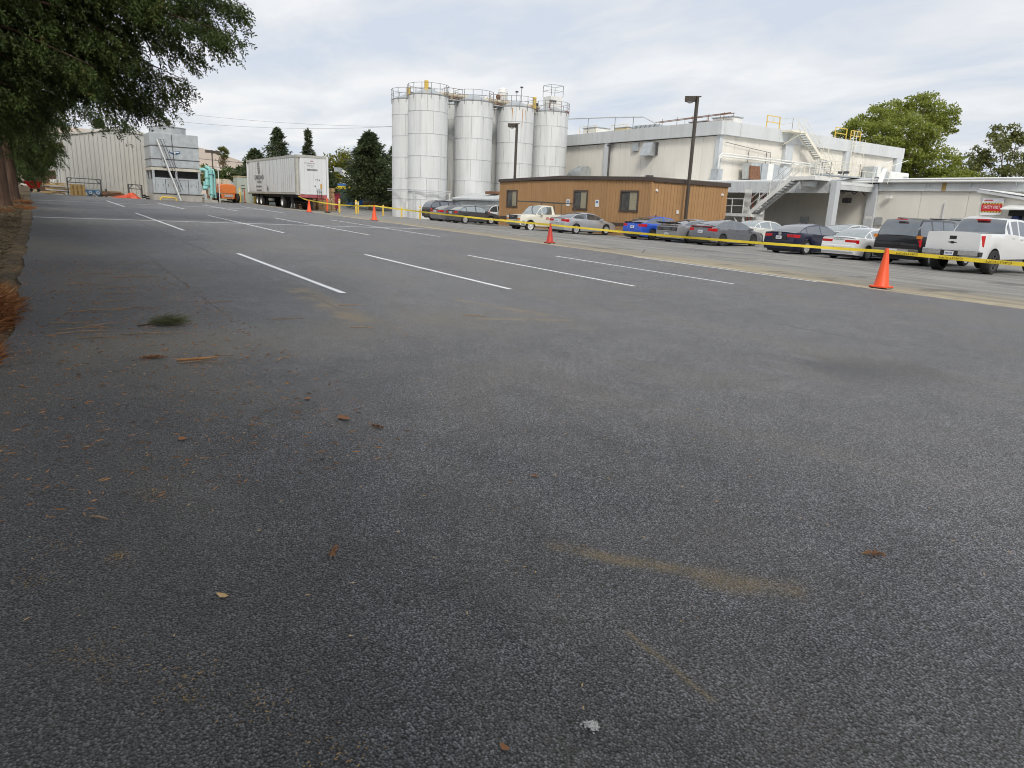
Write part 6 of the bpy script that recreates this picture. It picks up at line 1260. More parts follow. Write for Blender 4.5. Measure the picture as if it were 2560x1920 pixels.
def sub_x(t, u0, L, W):
    MB().box(u0 - .10, u0 + .1, -W * .47, W * .47, .50, .70).build('rear_bumper', mat('bumper_grey', (.16, .15, .14), .5, metal=.3), t, bevel=.03); MB().box(u0 - .112, u0 - .1, -.05, -.62, .54, .67).build('bumper_step', M_chr, t)
    for s in (1, -1): MB().box(u0 - .005, u0 + .16, s * W * .455 - .075, s * W * .455 + .075, 1.12, 1.25).build('turn_light', M_amber, t); MB().tube([(.0, s * .66, 1.94), (2.6, s * .66, 1.94)], .025, 6).build('roof_rack', M_trimb, t)
    MB().box(u0 + .18, u0 + .3, -.2, .2, 1.86, 1.9).build('brake_light', M_tl, t); MB().box(u0 - .01, u0 + .05, -.16, .16, .84, .94).build('tailgate_handle', M_trimb, t)
subu = dict(name='parked_suv', cat='suv', L=5.3, W=1.98, H=1.90, ro=1.15, wb=3.1, rw=.375, sill=.32, belt=[(0, 1.20), (.4, 1.22), (3.0, 1.16), (3.9, 1.12), (4.8, 1.06), (5.3, .92)], g=(.05, .42, 3.0, 3.95), wr=.24, pillars=((1.05, 1.18), (2.0, 2.1), (3.0, 3.06)), rear_off=(.06, .0, .02, .04, .05), tw=.25)
car('black full size suv with amber and red lights behind the large cone', -15.75, 30.95, UPR, P_blk, **subu, lights=((.80, 1.11, .84, .20, M_tl),), plate=(.60, -.115), extra=sub_x, spokes=6)
def sil_x(t, u0, L, W):
    MB().box(u0 + .12, u0 + 1.75, -W * .43, W * .43, 1.462, 1.475).build('bed_floor', M_trimb, t)
    MB().box(u0 + .01, u0 + .1, -W * .42, W * .42, .90, 1.42).build('tailgate', P_wht, t, bevel=.02); MB().box(u0 - .005, u0 + .06, -.12, .12, 1.22, 1.34).build('tailgate_handle', M_trimb, t)
    MB().prism([(-.15, 1.10), (-.05, 1.08), (-.05, 1.06), (.05, 1.06), (.05, 1.08), (.15, 1.10), (.15, 1.12), (.05, 1.13), (.05, 1.15), (-.05, 1.15), (-.05, 1.13), (-.15, 1.12)], u0 - .004, u0 + .02, 'x').build('emblem', M_trimb, t)
    text('lettering', 'SILVERADO', .055, (u0 + .005, .52, .945), (R(90), 0, R(-90)), M_trimb, t, .003, sx=1.6)
    MB().box(u0 - .14, u0 + .05, -W * .47, -.30, .66, .86).build('rear_bumper', M_chr, t, bevel=.02); MB().box(u0 - .14, u0 + .05, .30, W * .47, .66, .86).build('rear_bumper', M_chr, t, bevel=.02); MB().box(u0 - .12, u0 + .05, -.298, .298, .62, .82).build('hitch_plate', M_trimb, t)
    for s in (1, -1): MB().box(u0 - .05, u0 + .2, s * W * .47 - .04, s * W * .47 + .04, .64, .80).build('bumper_corner', M_trimb, t)
    MB().box(u0 + 2.05, u0 + 2.2, -.22, .22, 1.93, 1.98).build('brake_light', M_tl, t)
car('white lifted pickup with big black tyres at the right edge', -12.7, 29.1, UPR, P_wht, name='parked_pickup', cat='pickup', L=5.85, W=2.03, H=2.0, ro=1.15, wb=3.65, rw=.44, sill=.42, lift=.12, belt=[(0, 1.45), (1.9, 1.45), (2.1, 1.45), (4.2, 1.34), (5.3, 1.27), (5.85, 1.12)], g=(1.92, 2.22, 3.7, 4.45), wr=.24, pillars=((2.24, 2.42), (2.95, 3.05), (3.75, 3.8)), lights=((.98, 1.38, .82, .22, M_tl),), plate=(.72, -.13), extra=sil_x, rim=M_alloyd, rear_off=(.03, .0, .0, .0, .0), tw=.32, spokes=6)
car('silver hardtop coupe parked in front of the brown office', -38.35, 30.35, UPR, P_slv, L=4.58, W=1.82, H=1.40, ro=1.0, wb=2.64, rw=.33, belt=[(0, .99), (.3, 1.03), (1.2, 1.0), (2.4, .94), (3.4, .91), (4.1, .80), (4.58, .64)], g=(.55, 1.65, 2.35, 3.5), pillars=((1.9, 1.94),), lights=((.78, .96, .42, .36, M_tl),), plate=(.82, -.012), spokes=10)
car('dark grey sedan parked left of the brown office', -52.0, 29.7, UPR, P_dk, L=4.38, W=1.74, H=1.45, ro=.95, wb=2.51, rw=.325, belt=[(0, 1.02), (.25, 1.04), (1.0, 1.0), (2.2, .95), (3.3, .94), (3.95, .85), (4.38, .66)], g=(.40, 1.35, 2.3, 3.3), pillars=((1.05, 1.12), (1.95, 2.05)), lights=((.82, 1.0, .52, .2, M_tl),), plate=(.86, -.012), glass=M_cglass2, rglass=M_cglass2)
car('silver grey sedan wedged between dark sedan and small suv by the silos', -56.0, 30.4, UPR, paint('warm_grey_car_paint', (.20, .20, .21)), L=4.6, W=1.8, H=1.43, ro=1.0, wb=2.7, rw=.32, belt=[(0, 1.02), (.25, 1.05), (1.0, 1.0), (2.2, .96), (3.4, .94), (4.1, .84), (4.6, .66)], g=(.35, 1.5, 2.4, 3.6), pillars=((2.0, 2.1),), lights=((.84, 1.0, .40, .42, M_tl),), plate=(.88, -.012))
car('dark suv with roof rails parked at the foot of the nearest silo', -60.5, 32.0, UPR, paint('charcoal_car_paint', (.028, .028, .035)), **{**subu, 'L': 4.9, 'wb': 2.9, 'H': 1.80, 'W': 1.9, 'g': (.05, .55, 2.8, 3.7), 'pillars': ((1.0, 1.12), (1.9, 2.0))}, lights=((.86, 1.16, .74, .2, M_tl),), plate=(.72, -.012), extra=lambda t, u0, L, W: [MB().tube([(.1, s * .62, 1.84), (2.2, s * .62, 1.84)], .025, 6).build('roof_rack', M_trimb, t) for s in (1, -1)])
car('white small suv behind the dark sedan by the grey shed', -55.0, 36.5 if False else 34.9, UPR, P_wht, **{**subu, 'L': 4.6, 'wb': 2.65, 'H': 1.68, 'W': 1.82, 'g': (.1, .8, 2.5, 3.5), 'belt': [(0, 1.08), (3.2, 1.04), (4.0, .96), (4.6, .8)], 'pillars': ((1.0, 1.1), (1.8, 1.9)), 'rw': .34, 'sill': .26}, lights=((.9, 1.1, .6, .2, M_tl),), group='cars in the second row')
car('white sedan in the second row behind the grey sedan', -29.75, 38.3, UPR, paint('pearl_white_car_paint', (.70, .70, .66), .1), L=4.75, W=1.82, H=1.46, ro=1.0, wb=2.75, rw=.33, belt=[(0, 1.02), (.25, 1.06), (1.2, 1.02), (2.4, .96), (3.6, .94), (4.2, .84), (4.75, .66)], g=(.5, 1.5, 2.5, 3.7), pillars=((1.0, 1.1), (2.1, 2.2)), lights=((.8, .98, .5, .3, M_tl),), glass=M_cglass2, group='cars in the second row')
car('pale sedan roof in the second row behind the old white sedan', -24.6, 40.0, UPR, paint('pale_car_paint', (.62, .65, .63), .2), L=4.75, W=1.82, H=1.48, ro=1.0, wb=2.75, rw=.33, belt=[(0, 1.02), (.25, 1.06), (1.2, 1.02), (2.4, .96), (3.6, .94), (4.2, .84), (4.75, .66)], g=(.3, 1.5, 2.6, 3.8), pillars=((2.0, 2.1),), lights=((.8, .98, .5, .3, M_tl),), rglass=M_cglass2, group='cars in the second row')
# cream work truck, nose towards the lot
def ford_x(t, u0, L, W):
    f = u0 + L
    MB().box(f - .10, f + .015, -W * .40, W * .40, .80, 1.10).build('grille', M_trimb, t)
    for k in range(3): MB().box(f + .015, f + .025, -W * .26, W * .26, .85 + k * .085, .875 + k * .085).build('grille_bar', mat('grille_grey', (.14, .14, .15), .4), t)
    MB().box(f + .025, f + .035, -.09, .09, .93, .99).build('emblem', M_chr, t)
    for s in (1, -1): MB().box(f - .10, f + .02, s * W * .355 - .14, s * W * .355 + .14, .90, 1.08).build('headlight', M_clear, t); MB().box(f - .10, f + .018, s * W * .355 - .14, s * W * .355 + .14, .79, .895).build('turn_light', M_amber, t)
    MB().prism([(f + .02, -W / 2 * .80), (f + .13, -W / 2 * .7), (f + .13, W / 2 * .7), (f + .02, W / 2 * .80), (f - .35, W / 2 * 1.0), (f - .35, W / 2 * .9), (f - .35, -W / 2 * .9), (f - .35, -W / 2 * 1.0)], .46, .74, 'z').build('front_bumper', mat('grey_bumper', (.22, .23, .25), .4, metal=.4), t, bevel=.02)
    MB().box(u0 + .12, u0 + 2.2, -W * .42, W * .42, 1.21, 1.222).build('bed_floor', M_trimb, t)
    mb = MB()
    for s in (1, -1): MB().beam((u0 + .3, s * .75, 2.02), (u0 + 4.55, s * .75, 2.06), .06, .07).build('rack_rail', M_steel, t)
    for xx in (.4, 2.25):
        for s in (1, -1): MB().beam((u0 + xx, s * .85, 1.2), (u0 + xx + .1, s * .75, 2.0), .05, .05).build('rack_post', M_steel, t)
    for xx in (.45, 1.4, 2.3, 4.4): MB().beam((u0 + xx, -.75, 2.04), (u0 + xx, .75, 2.04), .05, .05).build('rack_bar', M_steel, t)
    text('lettering', 'Blueg', .30, (u0 + 2.85, W / 2 + .004, .92), (R(90), 0, R(180)), mat('red_script', (.45, .03, .05), .5), t, .004, shear=.3) 
car('cream work pickup with ladder rack parked nose out before the brown office', -42.25, 32.6, R(-90), P_cream, name='parked_pickup', cat='pickup', L=5.3, W=1.96, H=1.80, ro=1.15, wb=3.3, rw=.37, sill=.36, belt=[(0, 1.19), (2.2, 1.19), (2.4, 1.19), (3.7, 1.16), (4.9, 1.10), (5.3, 1.06)], g=(2.3, 2.42, 3.25, 3.95), wr=.22, pillars=((2.43, 2.58), (3.42, 3.46)), lights=None, plate=None, extra=ford_x, rim=M_white, rear_off=(.02, 0, 0, 0, 0), front_off=(.04, 0, .0, .02, .05), ws=M_cglass2, glass=M_cglass2, tw=.24, spokes=5)
# ================================================================== trees
M_bark = mat('redwood_bark', (.095, .060, .042), .95, var=.4, scale=3.5, stretch=(3, 3, .25), bump=.8, bscale=9, spec=.2); M_bark2 = mat('grey_brown_bark', (.20, .15, .11), .95, var=.3, scale=3, stretch=(2, 2, .4), spec=.2)
F_red = foliage_mat('redwood_needles', (.016, .025, .009), (.10, .145, .036), (.26, .17, .055), .25)
F_con = foliage_mat('dark_conifer_needles', (.022, .034, .017), (.10, .13, .05), None, .2); F_con2 = foliage_mat('grey_green_conifer_needles', (.04, .055, .03), (.14, .17, .085), None, .2)
F_big = foliage_mat('bright_green_leaves', (.12, .16, .03), (.40, .45, .10), (.46, .40, .13), .5); F_olv = foliage_mat('olive_green_leaves', (.08, .095, .036), (.26, .28, .095), (.34, .27, .11), .4); F_yel = foliage_mat('yellow_green_leaves', (.06, .075, .012), (.24, .24, .03), (.33, .26, .04), .35); F_shr = foliage_mat('shrub_leaves', (.035, .06, .02), (.12, .17, .05), None, .3)

def rand_unit(n): v = rng.normal(size=(n, 3)); return v / np.linalg.norm(v, axis=1, keepdims=True)
def blades(pos, dirs, ln, wd, quad=True):
    """one narrow kite per entry, along dirs, rolled at random"""
    n = len(pos); d = dirs / np.linalg.norm(dirs, axis=1, keepdims=True); s = np.cross(d, rand_unit(n)); s /= np.linalg.norm(s, axis=1, keepdims=True) + 1e-9
    ln = np.broadcast_to(np.asarray(ln, float).reshape(-1, 1), (n, 1)); wd = np.broadcast_to(np.asarray(wd, float).reshape(-1, 1), (n, 1))
    V = np.stack([pos, pos + d * ln * .45 + s * wd, pos + d * ln, pos + d * ln * .45 - s * wd], 1).reshape(-1, 3)
    F = np.arange(4 * n).reshape(n, 4)
    return V, F
def crown_obj(root, pos, dirs, ln, wd, m, name='crown'):
    V, F = blades(pos, dirs, ln, wd); o = ORG[root]; V = V - np.array([o.x, o.y, o.z])
    return link(name, arr_mesh(name, V, F, m), root)
def trunk_obj(root, pts, rads, m, n=10, name='trunk'):
    return MB().tube(pts, rads, n).build(name, m, root, auto=60)

def conifer(label, x, y, h, r, m=F_con, dens=1.0, z0=None, low=.08, leaf=.42, group='conifers beyond the yard', power=.85):
    zb = G(x, y) - .1 if z0 is None else z0; t = thing('conifer_tree', label, 'tree', (x, y, zb), group=group)
    trunk_obj(t, [(x, y, zb), (x, y, zb + h * .5), (x, y, zb + h)], [h * .022, h * .013, .02], M_bark2)
    P = []; D = []; nb = int(190 * dens)
    for i in range(nb):
        s = low + (1 - low) * ((i + rng.random()) / nb) ** .9; a = rng.random() * 6.283; L = r * ((1 - s) ** power) * rng.uniform(.65, 1.12) + .15
        if s < low + .12: L *= rng.uniform(.5, 1.0)
        n = int(16 + 30 * L / max(r, .1)); u = np.sort(rng.random(n)) ** .7
        dr = np.array([math.cos(a), math.sin(a), 0]); bz = zb + h * s
        p = np.stack([x + dr[0] * L * u, y + dr[1] * L * u, bz - .28 * L * u ** 1.6 + .10 * L * u], 1) + rng.normal(scale=(.10 * L + .05), size=(n, 3)) * np.array([1, 1, .55])
        d = dr[None] * .8 + rng.normal(scale=.45, size=(n, 3)) + np.array([0, 0, -.15]); P.append(p); D.append(d)
    n = int(40 * dens); P.append(np.stack([np.full(n, x), np.full(n, y), zb + h * (.9 + .1 * rng.random(n))], 1)); D.append(rng.normal(scale=.3, size=(n, 3)) + np.array([0, 0, 1]))
    P = np.concatenate(P); D = np.concatenate(D); crown_obj(t, P, D, leaf * rng.uniform(.6, 1.3, len(P)), leaf * .16, m)
    return t
def broadleaf(label, base, blobs, m, trunk_r=.3, leaf=.34, per=420, droop=-.1, group='broadleaf trees beyond the buildings', bark=M_bark2, name='broadleaf_tree', clump=.42, fork=None):
    x, y, z = base; t = thing(name, label, 'tree' if trunk_r > .1 else 'shrub', base, group=group)
    cen = np.array([b[:3] for b in blobs]); fx = Vector(fork) if fork else Vector((x, y, z + (cen[:, 2].mean() - z) * .55))
    trunk_obj(t, [(x, y, z), Vector((x, y, z)).lerp(fx, .5) + Vector((.1, -.1, 0)), fx], [trunk_r, trunk_r * .8, trunk_r * .7], bark)
    for b in blobs:
        e = Vector(b[:3]); mid = fx.lerp(e, .5) + Vector((rng.normal() * .3, rng.normal() * .3, -.3)); MB().tube([fx, mid, e], [trunk_r * .5, trunk_r * .28, trunk_r * .1], 6).build('limb', bark, t, auto=60)
    P = []; D = []
    for (bx, by, bz, br) in blobs:
        nc = max(8, int(20 * (br / 2) ** 1.6)); c = rand_unit(nc) * (br * rng.uniform(.55, 1.0, (nc, 1))) * np.array([1, 1, .8]) + np.array([bx, by, bz])
        for q in c:
            n = int(per * .16 * rng.uniform(.5, 1.3)); v = rand_unit(n) * (rng.random((n, 1)) ** .4) * np.array([1, 1, .55]) * clump * rng.uniform(.7, 1.6) * min(br, 2.2); P.append(q + v); D.append(v * .6 + rng.normal(scale=.5, size=(n, 3)) + np.array([0, 0, droop]))
    P = np.concatenate(P); D = np.concatenate(D); crown_obj(t, P, D, leaf * rng.uniform(.6, 1.3, len(P)), leaf * .26, m)
    return t
# --- right-hand trees behind the warehouse
big = [(-61.7, 97.6, 13.1, 1.6), (-59.9, 98.8, 14.1, 2.2), (-60.6, 104.4, 16.6, 2.6), (-56.5, 99.7, 13.0, 2.5), (-59.6, 108.2, 17.7, 2.4), (-55.2, 102.1, 14.1, 2.8), (-57.8, 111.0, 18.2, 2.4), (-56.9, 113.9, 17.6, 2.2), (-56.0, 114.5, 15.9, 1.7), (-53.8, 105.6, 13.3, 2.5), (-55.3, 104.1, 10.8, 3.0), (-52.6, 105.7, 9.8, 3.1), (-50.7, 105.8, 7.6, 2.6), (-58.0, 103.1, 9.2, 2.6), (-54.0, 106.1, 7.1, 3.2), (-53.1, 112.7, 10.8, 1.2), (-59.4, 101.9, 11.4, 1.9), (-55.8, 103.5, 7.0, 2.6), (-49.5, 108, 7.2, 2.2)]
broadleaf('large rounded bright green tree rising behind the tall factory block', (-55.2, 104.6, 0), big, F_big, .45, .36, 680, -.2, bark=mat('pinkish_bark', (.32, .22, .17), .9, var=.25), fork=(-55.3, 104.6, 8.5), clump=.36)
med = [(-51.5, 122.7, 15.5, 1.7), (-50.9, 124.7, 14.2, 1.7), (-51.0, 120.6, 13.3, 1.7), (-51.9, 120.3, 11.3, 1.3), (-49.4, 124.0, 11.5, 1.9), (-49.8, 122.3, 9.1, 2.0), (-48.3, 124.2, 8.3, 2.2), (-50.1, 124.4, 14.7, 1.3)]
broadleaf('sparse olive green tree at the far right above the warehouse roof', (-50.0, 122.5, 0), med, F_olv, .28, .42, 330, -.25, clump=.36)
broadleaf('low olive green tree between the large tree and the sparse tree', (-53.2, 118.5, 0), [(-54.0, 121.1, 12.0, 1.5), (-53.8, 118.8, 10.1, 1.8), (-51.8, 119.2, 8.7, 1.9), (-53.5, 116.4, 8.0, 1.7), (-54.2, 115.0, 6.5, 1.8)], F_olv, .25, .42, 380, -.2)
broadleaf('low olive tree cut by the right picture edge above the warehouse roof', (-45.5, 126.5, 0), [(-46, 126.5, 9.5, 2.0), (-44.5, 128, 8.4, 2.2), (-46.5, 125.5, 7.4, 2.0), (-43, 130, 9.6, 2.2)], F_olv, .25, .42, 360, -.2)
# --- trees behind the yard
conifer('broad dark conifer rising behind the middle of the trailer', -101, 29.0, 10.0, 4.2, F_con, 1.5, z0=.6); conifer('slim pointed conifer behind the trailer nose', -101.3, 33.3, 10.2, 2.5, F_con2, 1.0, z0=.6, power=1.25)
conifer('large dense dark conifer just left of the silos', -86.8, 36.3, 9.2, 4.3, F_con, 2.6, z0=.6, low=.14, leaf=.5, power=.62); conifer('dark conifer squeezed against the leftmost silo', -92.3, 42.4, 8.6, 3.2, F_con, 1.3, z0=.6, power=.6); conifer('bushy dark conifer beside the trailer tail', -103.5, 26.6, 7.2, 3.2, F_con, 1.2, z0=.6, power=.55)
conifer('dark low conifer between trailer nose and yellow green tree', -94, 32.8, 5.4, 2.4, F_con, 1.2, z0=.6, power=.5); conifer('conifer top peeking over the beige shed roof', -103, 8.2, 8.6, 3.0, F_con2, 1.0, z0=1.3); conifer('thin sapling top above the cooling tower', -121, 18.6, 11.2, 1.9, F_con2, .7, z0=1.0, power=1.3)
broadleaf('yellow green tree right of the trailer', (-115.5, 43, .8), [(-116.0, 43.4, 8.0, 1.9), (-116.4, 42.1, 6.3, 1.9), (-114.9, 44.3, 6.4, 1.8), (-115.3, 43.0, 4.8, 2.0), (-114.2, 44.7, 4.9, 1.3), (-116.3, 41.3, 4.4, 1.5)], F_yel, .2, .42, 420, 0, group='trees beyond the yard')
for i, bl_ in enumerate(([(-129.4, 28.0, 5.1, 1.4), (-129.6, 27.0, 3.7, 1.7), (-130.2, 26.6, 4.7, 1.3)], [(-128.5, 29.4, 5.3, 1.4), (-127.5, 30.8, 5.4, 1.4), (-127.6, 30.1, 3.9, 1.7)], [(-126.8, 32.1, 5.9, 1.3), (-126.5, 32.5, 4.0, 1.7)], [(-131.1, 25.5, 5.6, 1.1), (-131.3, 25.2, 4.0, 1.3)])):
    broadleaf(('leftmost', 'middle', 'right', 'thin')[i] + ' round green shrub behind the boom lift and palm', (bl_[0][0], bl_[0][1], 1.0), bl_, F_shr if i < 3 else F_olv, .12, .4, 420, 0, group='shrubs behind the boom lift')
broadleaf('bright green shrub tree behind the red cart under the redwoods', (-93.5, .9, 1.4), [(-93.7, .7, 3.3, 1.3), (-94.0, -.1, 2.5, 1.1), (-92.9, 1.8, 2.9, .9), (-93.5, 1.3, 4.0, 1.2)], F_shr, .12, .3, 520, 0, group='shrubs behind the redwoods')
# fan palm
pt = thing('palm_tree', 'distant fan palm standing in front of the dry hill', 'tree', (-165, 35.5, 2)); trunk_obj(pt, [(-165.2, 35.6, 1.5), (-165.3, 35.7, 9.9)], [.22, .2], M_bark2)
P = []; D = []
for k in range(46):
    el = rng.uniform(-.7, 1.45); a = rng.random() * 6.283; d = np.array([math.cos(a) * math.cos(el), math.sin(a) * math.cos(el), math.sin(el)]); c = np.array([-165.3, 35.7, 10.3]) + d * .6
    f = rng.normal(scale=.38, size=(22, 3)) + d * 1.2; P.append(np.repeat(c[None], 22, 0)); D.append(f)
crown_obj(pt, np.concatenate(P), np.concatenate(D), rng.uniform(.7, 1.1, 46 * 22), .06, F_olv); P = rng.normal(scale=(.45, .45, .6), size=(260, 3)) + np.array([-165.3, 35.7, 8.9]); crown_obj(pt, P, rng.normal(scale=.2, size=(260, 3)) + np.array([0, 0, -1]), .7, .06, foliage_mat('dead_palm_fronds', (.10, .08, .05), (.26, .20, .11)), 'dead_skirt')

# --- redwoods along the left verge
def spray_template(n=5, seed=3):
    """drooping twig with ragged side shoots of needle leaves along +x; unit length"""
    rs = np.random.default_rng(seed); V = []; F = []
    def kite(a, d, ln, wd):
        a = np.array(a, float); d = np.array(d, float); d = d / np.linalg.norm(d); s = np.cross(d, rs.normal(size=3)); s /= np.linalg.norm(s); k = len(V)
        V.extend([a, a + d * ln * .5 + s * wd, a + d * ln, a + d * ln * .5 - s * wd]); F.append((k, k + 1, k + 2, k + 3))
    kite((0, 0, 0), (1, 0, 0), 1.0, .02)
    for i in range(n):
        u = .1 + .85 * (i + rs.uniform(-.3, .3)) / n; ln = (.42 * (1 - .5 * u)) * rs.uniform(.6, 1.2)
        for s in (1, -1):
            d = np.array((.75 + rs.uniform(-.2, .3), s * rs.uniform(.4, 1.0), rs.uniform(-.5, .2))); kite((u, 0, 0), d, ln, .045); e = np.array((u, 0, 0)) + d / np.linalg.norm(d) * ln * .45
            kite(e, d + rs.normal(scale=.5, size=3), ln * .6, .04)
    return np.array(V), np.array(F)
TV, TF = spray_template()
def sprays(pos, dirs, scale):
    n = len(pos); d = dirs / np.linalg.norm(dirs, axis=1, keepdims=True); s = np.cross(d, rand_unit(n)); s /= np.linalg.norm(s, axis=1, keepdims=True); u = np.cross(d, s)
    sc_ = np.asarray(scale).reshape(-1, 1, 1)
    V = pos[:, None] + (TV[None, :, 0:1] * d[:, None] + TV[None, :, 1:2] * s[:, None] + TV[None, :, 2:3] * u[:, None]) * sc_
    k = len(TV); F = (TF[None] + (np.arange(n) * k)[:, None, None]).reshape(-1, 4)
    return V.reshape(-1, 3), F
def redwood(label, x, y, h, r_base, zlow, rad, nbr, tips=(), spray=.55, per=60, lean=(0, 0)):
    zb = G(x, y) - .15; t = thing('redwood_tree', label, 'tree', (x, y, zb), group='redwoods along the left verge')
    pts = [(x, y, zb), (x + .02, y, zb + .5), (x + lean[0] * .3, y + lean[1] * .3, zb + 3), (x + lean[0], y + lean[1], zb + h)]; tk = trunk_obj(t, pts, [r_base * 1.35, r_base * 1.05, r_base * .85, r_base * .25], M_bark, 14)
    P = []; D = []; S = []; mb = MB(); br = []
    for (tx, ty, tz) in tips: br.append((Vector((x, y, tz + 1.2 + .25 * rng.random())), Vector((tx, ty, tz)), 1.6))
    for i in range(nbr):
        zz = zb + zlow + (h - zlow) * (i / nbr) ** 1.0; a = rng.random() * 6.283; L = rad * (1 - .75 * (zz - zb - zlow) / (h - zlow)) * rng.uniform(.6, 1.05) * (1 - (.42 if tips else 0) * max(0, math.sin(a)))
        br.append((Vector((x, y, zz + .3)), Vector((x + math.cos(a) * L, y + math.sin(a) * L, zz - .18 * L)), 1.0))
    for a, b, k in br:
        L = (b - a).length; mid = a.lerp(b, .5) + Vector((rng.normal() * .08 * L, rng.normal() * .08 * L, .05 * L)); mb.tube([a, mid, b], [.035 + .008 * L, .02 + .004 * L, .008], 5)
        n = int(per * L * .62 * k); u = rng.uniform(.10, 1.0, n) ** .8; w0 = (1 - u)[:, None]; u_ = u[:, None]
        A, M_, B = (np.array(q) for q in (a, mid, b)); p = A * w0 ** 2 + 2 * M_ * w0 * u_ + B * u_ ** 2
        out_ = (B - A) / L; side_ = np.cross(out_, [0, 0, 1]); side_ /= np.linalg.norm(side_) + 1e-6
        wdth = (.16 + .20 * L / 5) * (1.15 - u)[:, None] + .10
        p = p + side_ * rng.normal(size=(n, 1)) * wdth * 1.3 + np.array([0, 0, -1]) * np.abs(rng.normal(size=(n, 1))) * .34 + rng.normal(scale=.06, size=(n, 3))
        d = out_ * rng.uniform(.0, .8, (n, 1)) + side_ * rng.normal(scale=.55, size=(n, 1)) + np.array([0, 0, -1]) * rng.uniform(.2, 1.2, (n, 1)); P.append(p); D.append(d); S.append(spray * rng.uniform(.35, 1.0, n))
    mb.build('branches', M_bark, t)
    V, F = sprays(np.concatenate(P), np.concatenate(D), np.concatenate(S)); o = ORG[t]; V = V - np.array([o.x, o.y, o.z]); link('crown', arr_mesh('crown', V, F, F_red), t)
    return t
redwood('nearest redwood whose drooping branches fill the upper left corner', -27.5, -1.6, 15, .5, 3.6, 5.0, 46, [(-26.08, 6.6, 7.6), (-25.9, 6.3, 6.6), (-27.4, 6.2, 7.1), (-27.9, 5.8, 7.8), (-27.7, 5.5, 6.3), (-28.8, 5.2, 5.4), (-29, 4.8, 4.95), (-30.4, 4.45, 4.7), (-30.8, 3.85, 4.75), (-27.0, 5.0, 8.6), (-28.2, 4.2, 7.6), (-28.8, 3.6, 6.6), (-29.3, 3.0, 5.7), (-29.8, 2.0, 5.0), (-28.5, 5.0, 7.0), (-27.5, 3.4, 6.0), (-29.5, 4.0, 6.2), (-30.0, 1.0, 4.4), (-26.8, 2.2, 5.2), (-28, 1.4, 4.4), (-30.5, .2, 3.8), (-29.2, 2.6, 7.8), (-27.6, 4.4, 9.6), (-28.6, 5.8, 9.0), (-28.2, 2.4, 9.2), (-29, 1.2, 7.6), (-27, 1.0, 6.6), (-30, 2.8, 6.4), (-27.2, 3.2, 8.2), (-28.0, .2, 5.6), (-26.4, 4.2, 7.4), (-29.6, 3.4, 8.6), (-30.6, 2.2, 5.6)], .6, 72)
redwood('redwood with a thick red brown trunk at the left edge', -38.2, -1.0, 15, .40, 3.9, 4.4, 44, [(-39, 4.4, 4.7), (-36.3, 3.2, 5.6), (-38.4, 1.0, 4.8), (-37, .6, 4.0), (-36.2, 1.6, 4.6), (-39.5, 1.6, 5.4), (-38, 2.2, 6.4)], .6, 62)
redwood('redwood with the widest bare trunk base on the verge', -45.8, -.75, 15, .44, 3.2, 4.4, 44, [(-46.6, 2.3, 4.9), (-46.7, 1.7, 3.9), (-45.5, 1.3, 3.2), (-44.5, 1.7, 4.4), (-47.5, 1.4, 3.4), (-46, .9, 2.7)], .6, 62)
redwood('redwood standing farther along the verge near the red cart', -58, -.9, 14, .45, 2.2, 4.6, 44, [(-52.2, .7, 2.9), (-53.5, 1.1, 3.3), (-55, .9, 2.9), (-57, 1.2, 3.4), (-56, .6, 2.5)], .6, 56)
redwood('farthest redwood of the verge beside the brown outbuilding', -70, -1.8, 14, .42, 2.6, 4.6, 36, [(-70, 1.2, 3.0), (-69, 1.6, 3.8)], .6, 34)
near = redwood('unseen verge row redwood beyond the left picture edge, crown thickened for shade', -4.5, -4.0, 12, .5, 6.4, 6.8, 66, (), .95, 58)  # unseen; its wide dense crown is shaped to shade the left asphalt
for x, y, lb_ in ((-15.5, -3.9, 'unseen verge row redwood between the picture edge and the nearest visible one, dense for shade'), (6.5, -4.6, 'unseen redwood added behind the viewer in line with the verge row, for shade')):
    c = copy_tree(near); c.location = (x, y, G(x, y) - .15 + 0); c.rotation_euler = (0, 0, 1.7 if x > 0 else 4.0); c['label'] = lb_  # unseen copies, the one behind the viewer added to darken the near asphalt
# ================================================================== litter on the mat
M_leafb = mat('dry_brown_leaf', (.30, .13, .05), .8, var=.3, scale=20); M_leafy = mat('dry_tan_leaf', (.62, .42, .18), .75, var=.15, scale=20); M_twig = mat('dry_twig', (.33, .22, .13), .85, var=.25, scale=12); M_crumb = mat('tan_crumb', (.36, .24, .10), .85, var=.4, scale=60); M_need = mat('dry_needle_straw', (.40, .20, .08), .85, var=.35, scale=9)
def lz(x, y): return G(x, y) + .021
def leaf(x, y, s, a, m, label, curl=.25):
    n = 6; V = []; F = []
    for i in range(n + 1):
        u = i / n; wd = s * .32 * math.sin(math.pi * min(1, u * .95 + .03)) ** .8
        for v in (-1, 0, 1): V.append(((u - .5) * s + random.uniform(-.05, .05) * s, v * wd * random.uniform(.6, 1.25), curl * s * ((u - .5) ** 2 * 1.5 + abs(v) * .35 * wd / s * 2) + .003))
    for i in range(n):
        for v in range(2): k = i * 3 + v; F.append((k, k + 3, k + 4, k + 1))
    c, sn = math.cos(a), math.sin(a); V = [(x + p[0] * c - p[1] * sn, y + p[0] * sn + p[1] * c, lz(x, y) + p[2]) for p in V]
    return tag(MB().add(V, F).build('fallen_leaf', m, smooth=True), label, 'leaf', 'fallen leaves on the asphalt')
leaf(-2.50, .45, .055, .6, M_leafy, 'pale tan leaf lying alone in the lower left foreground', .35)
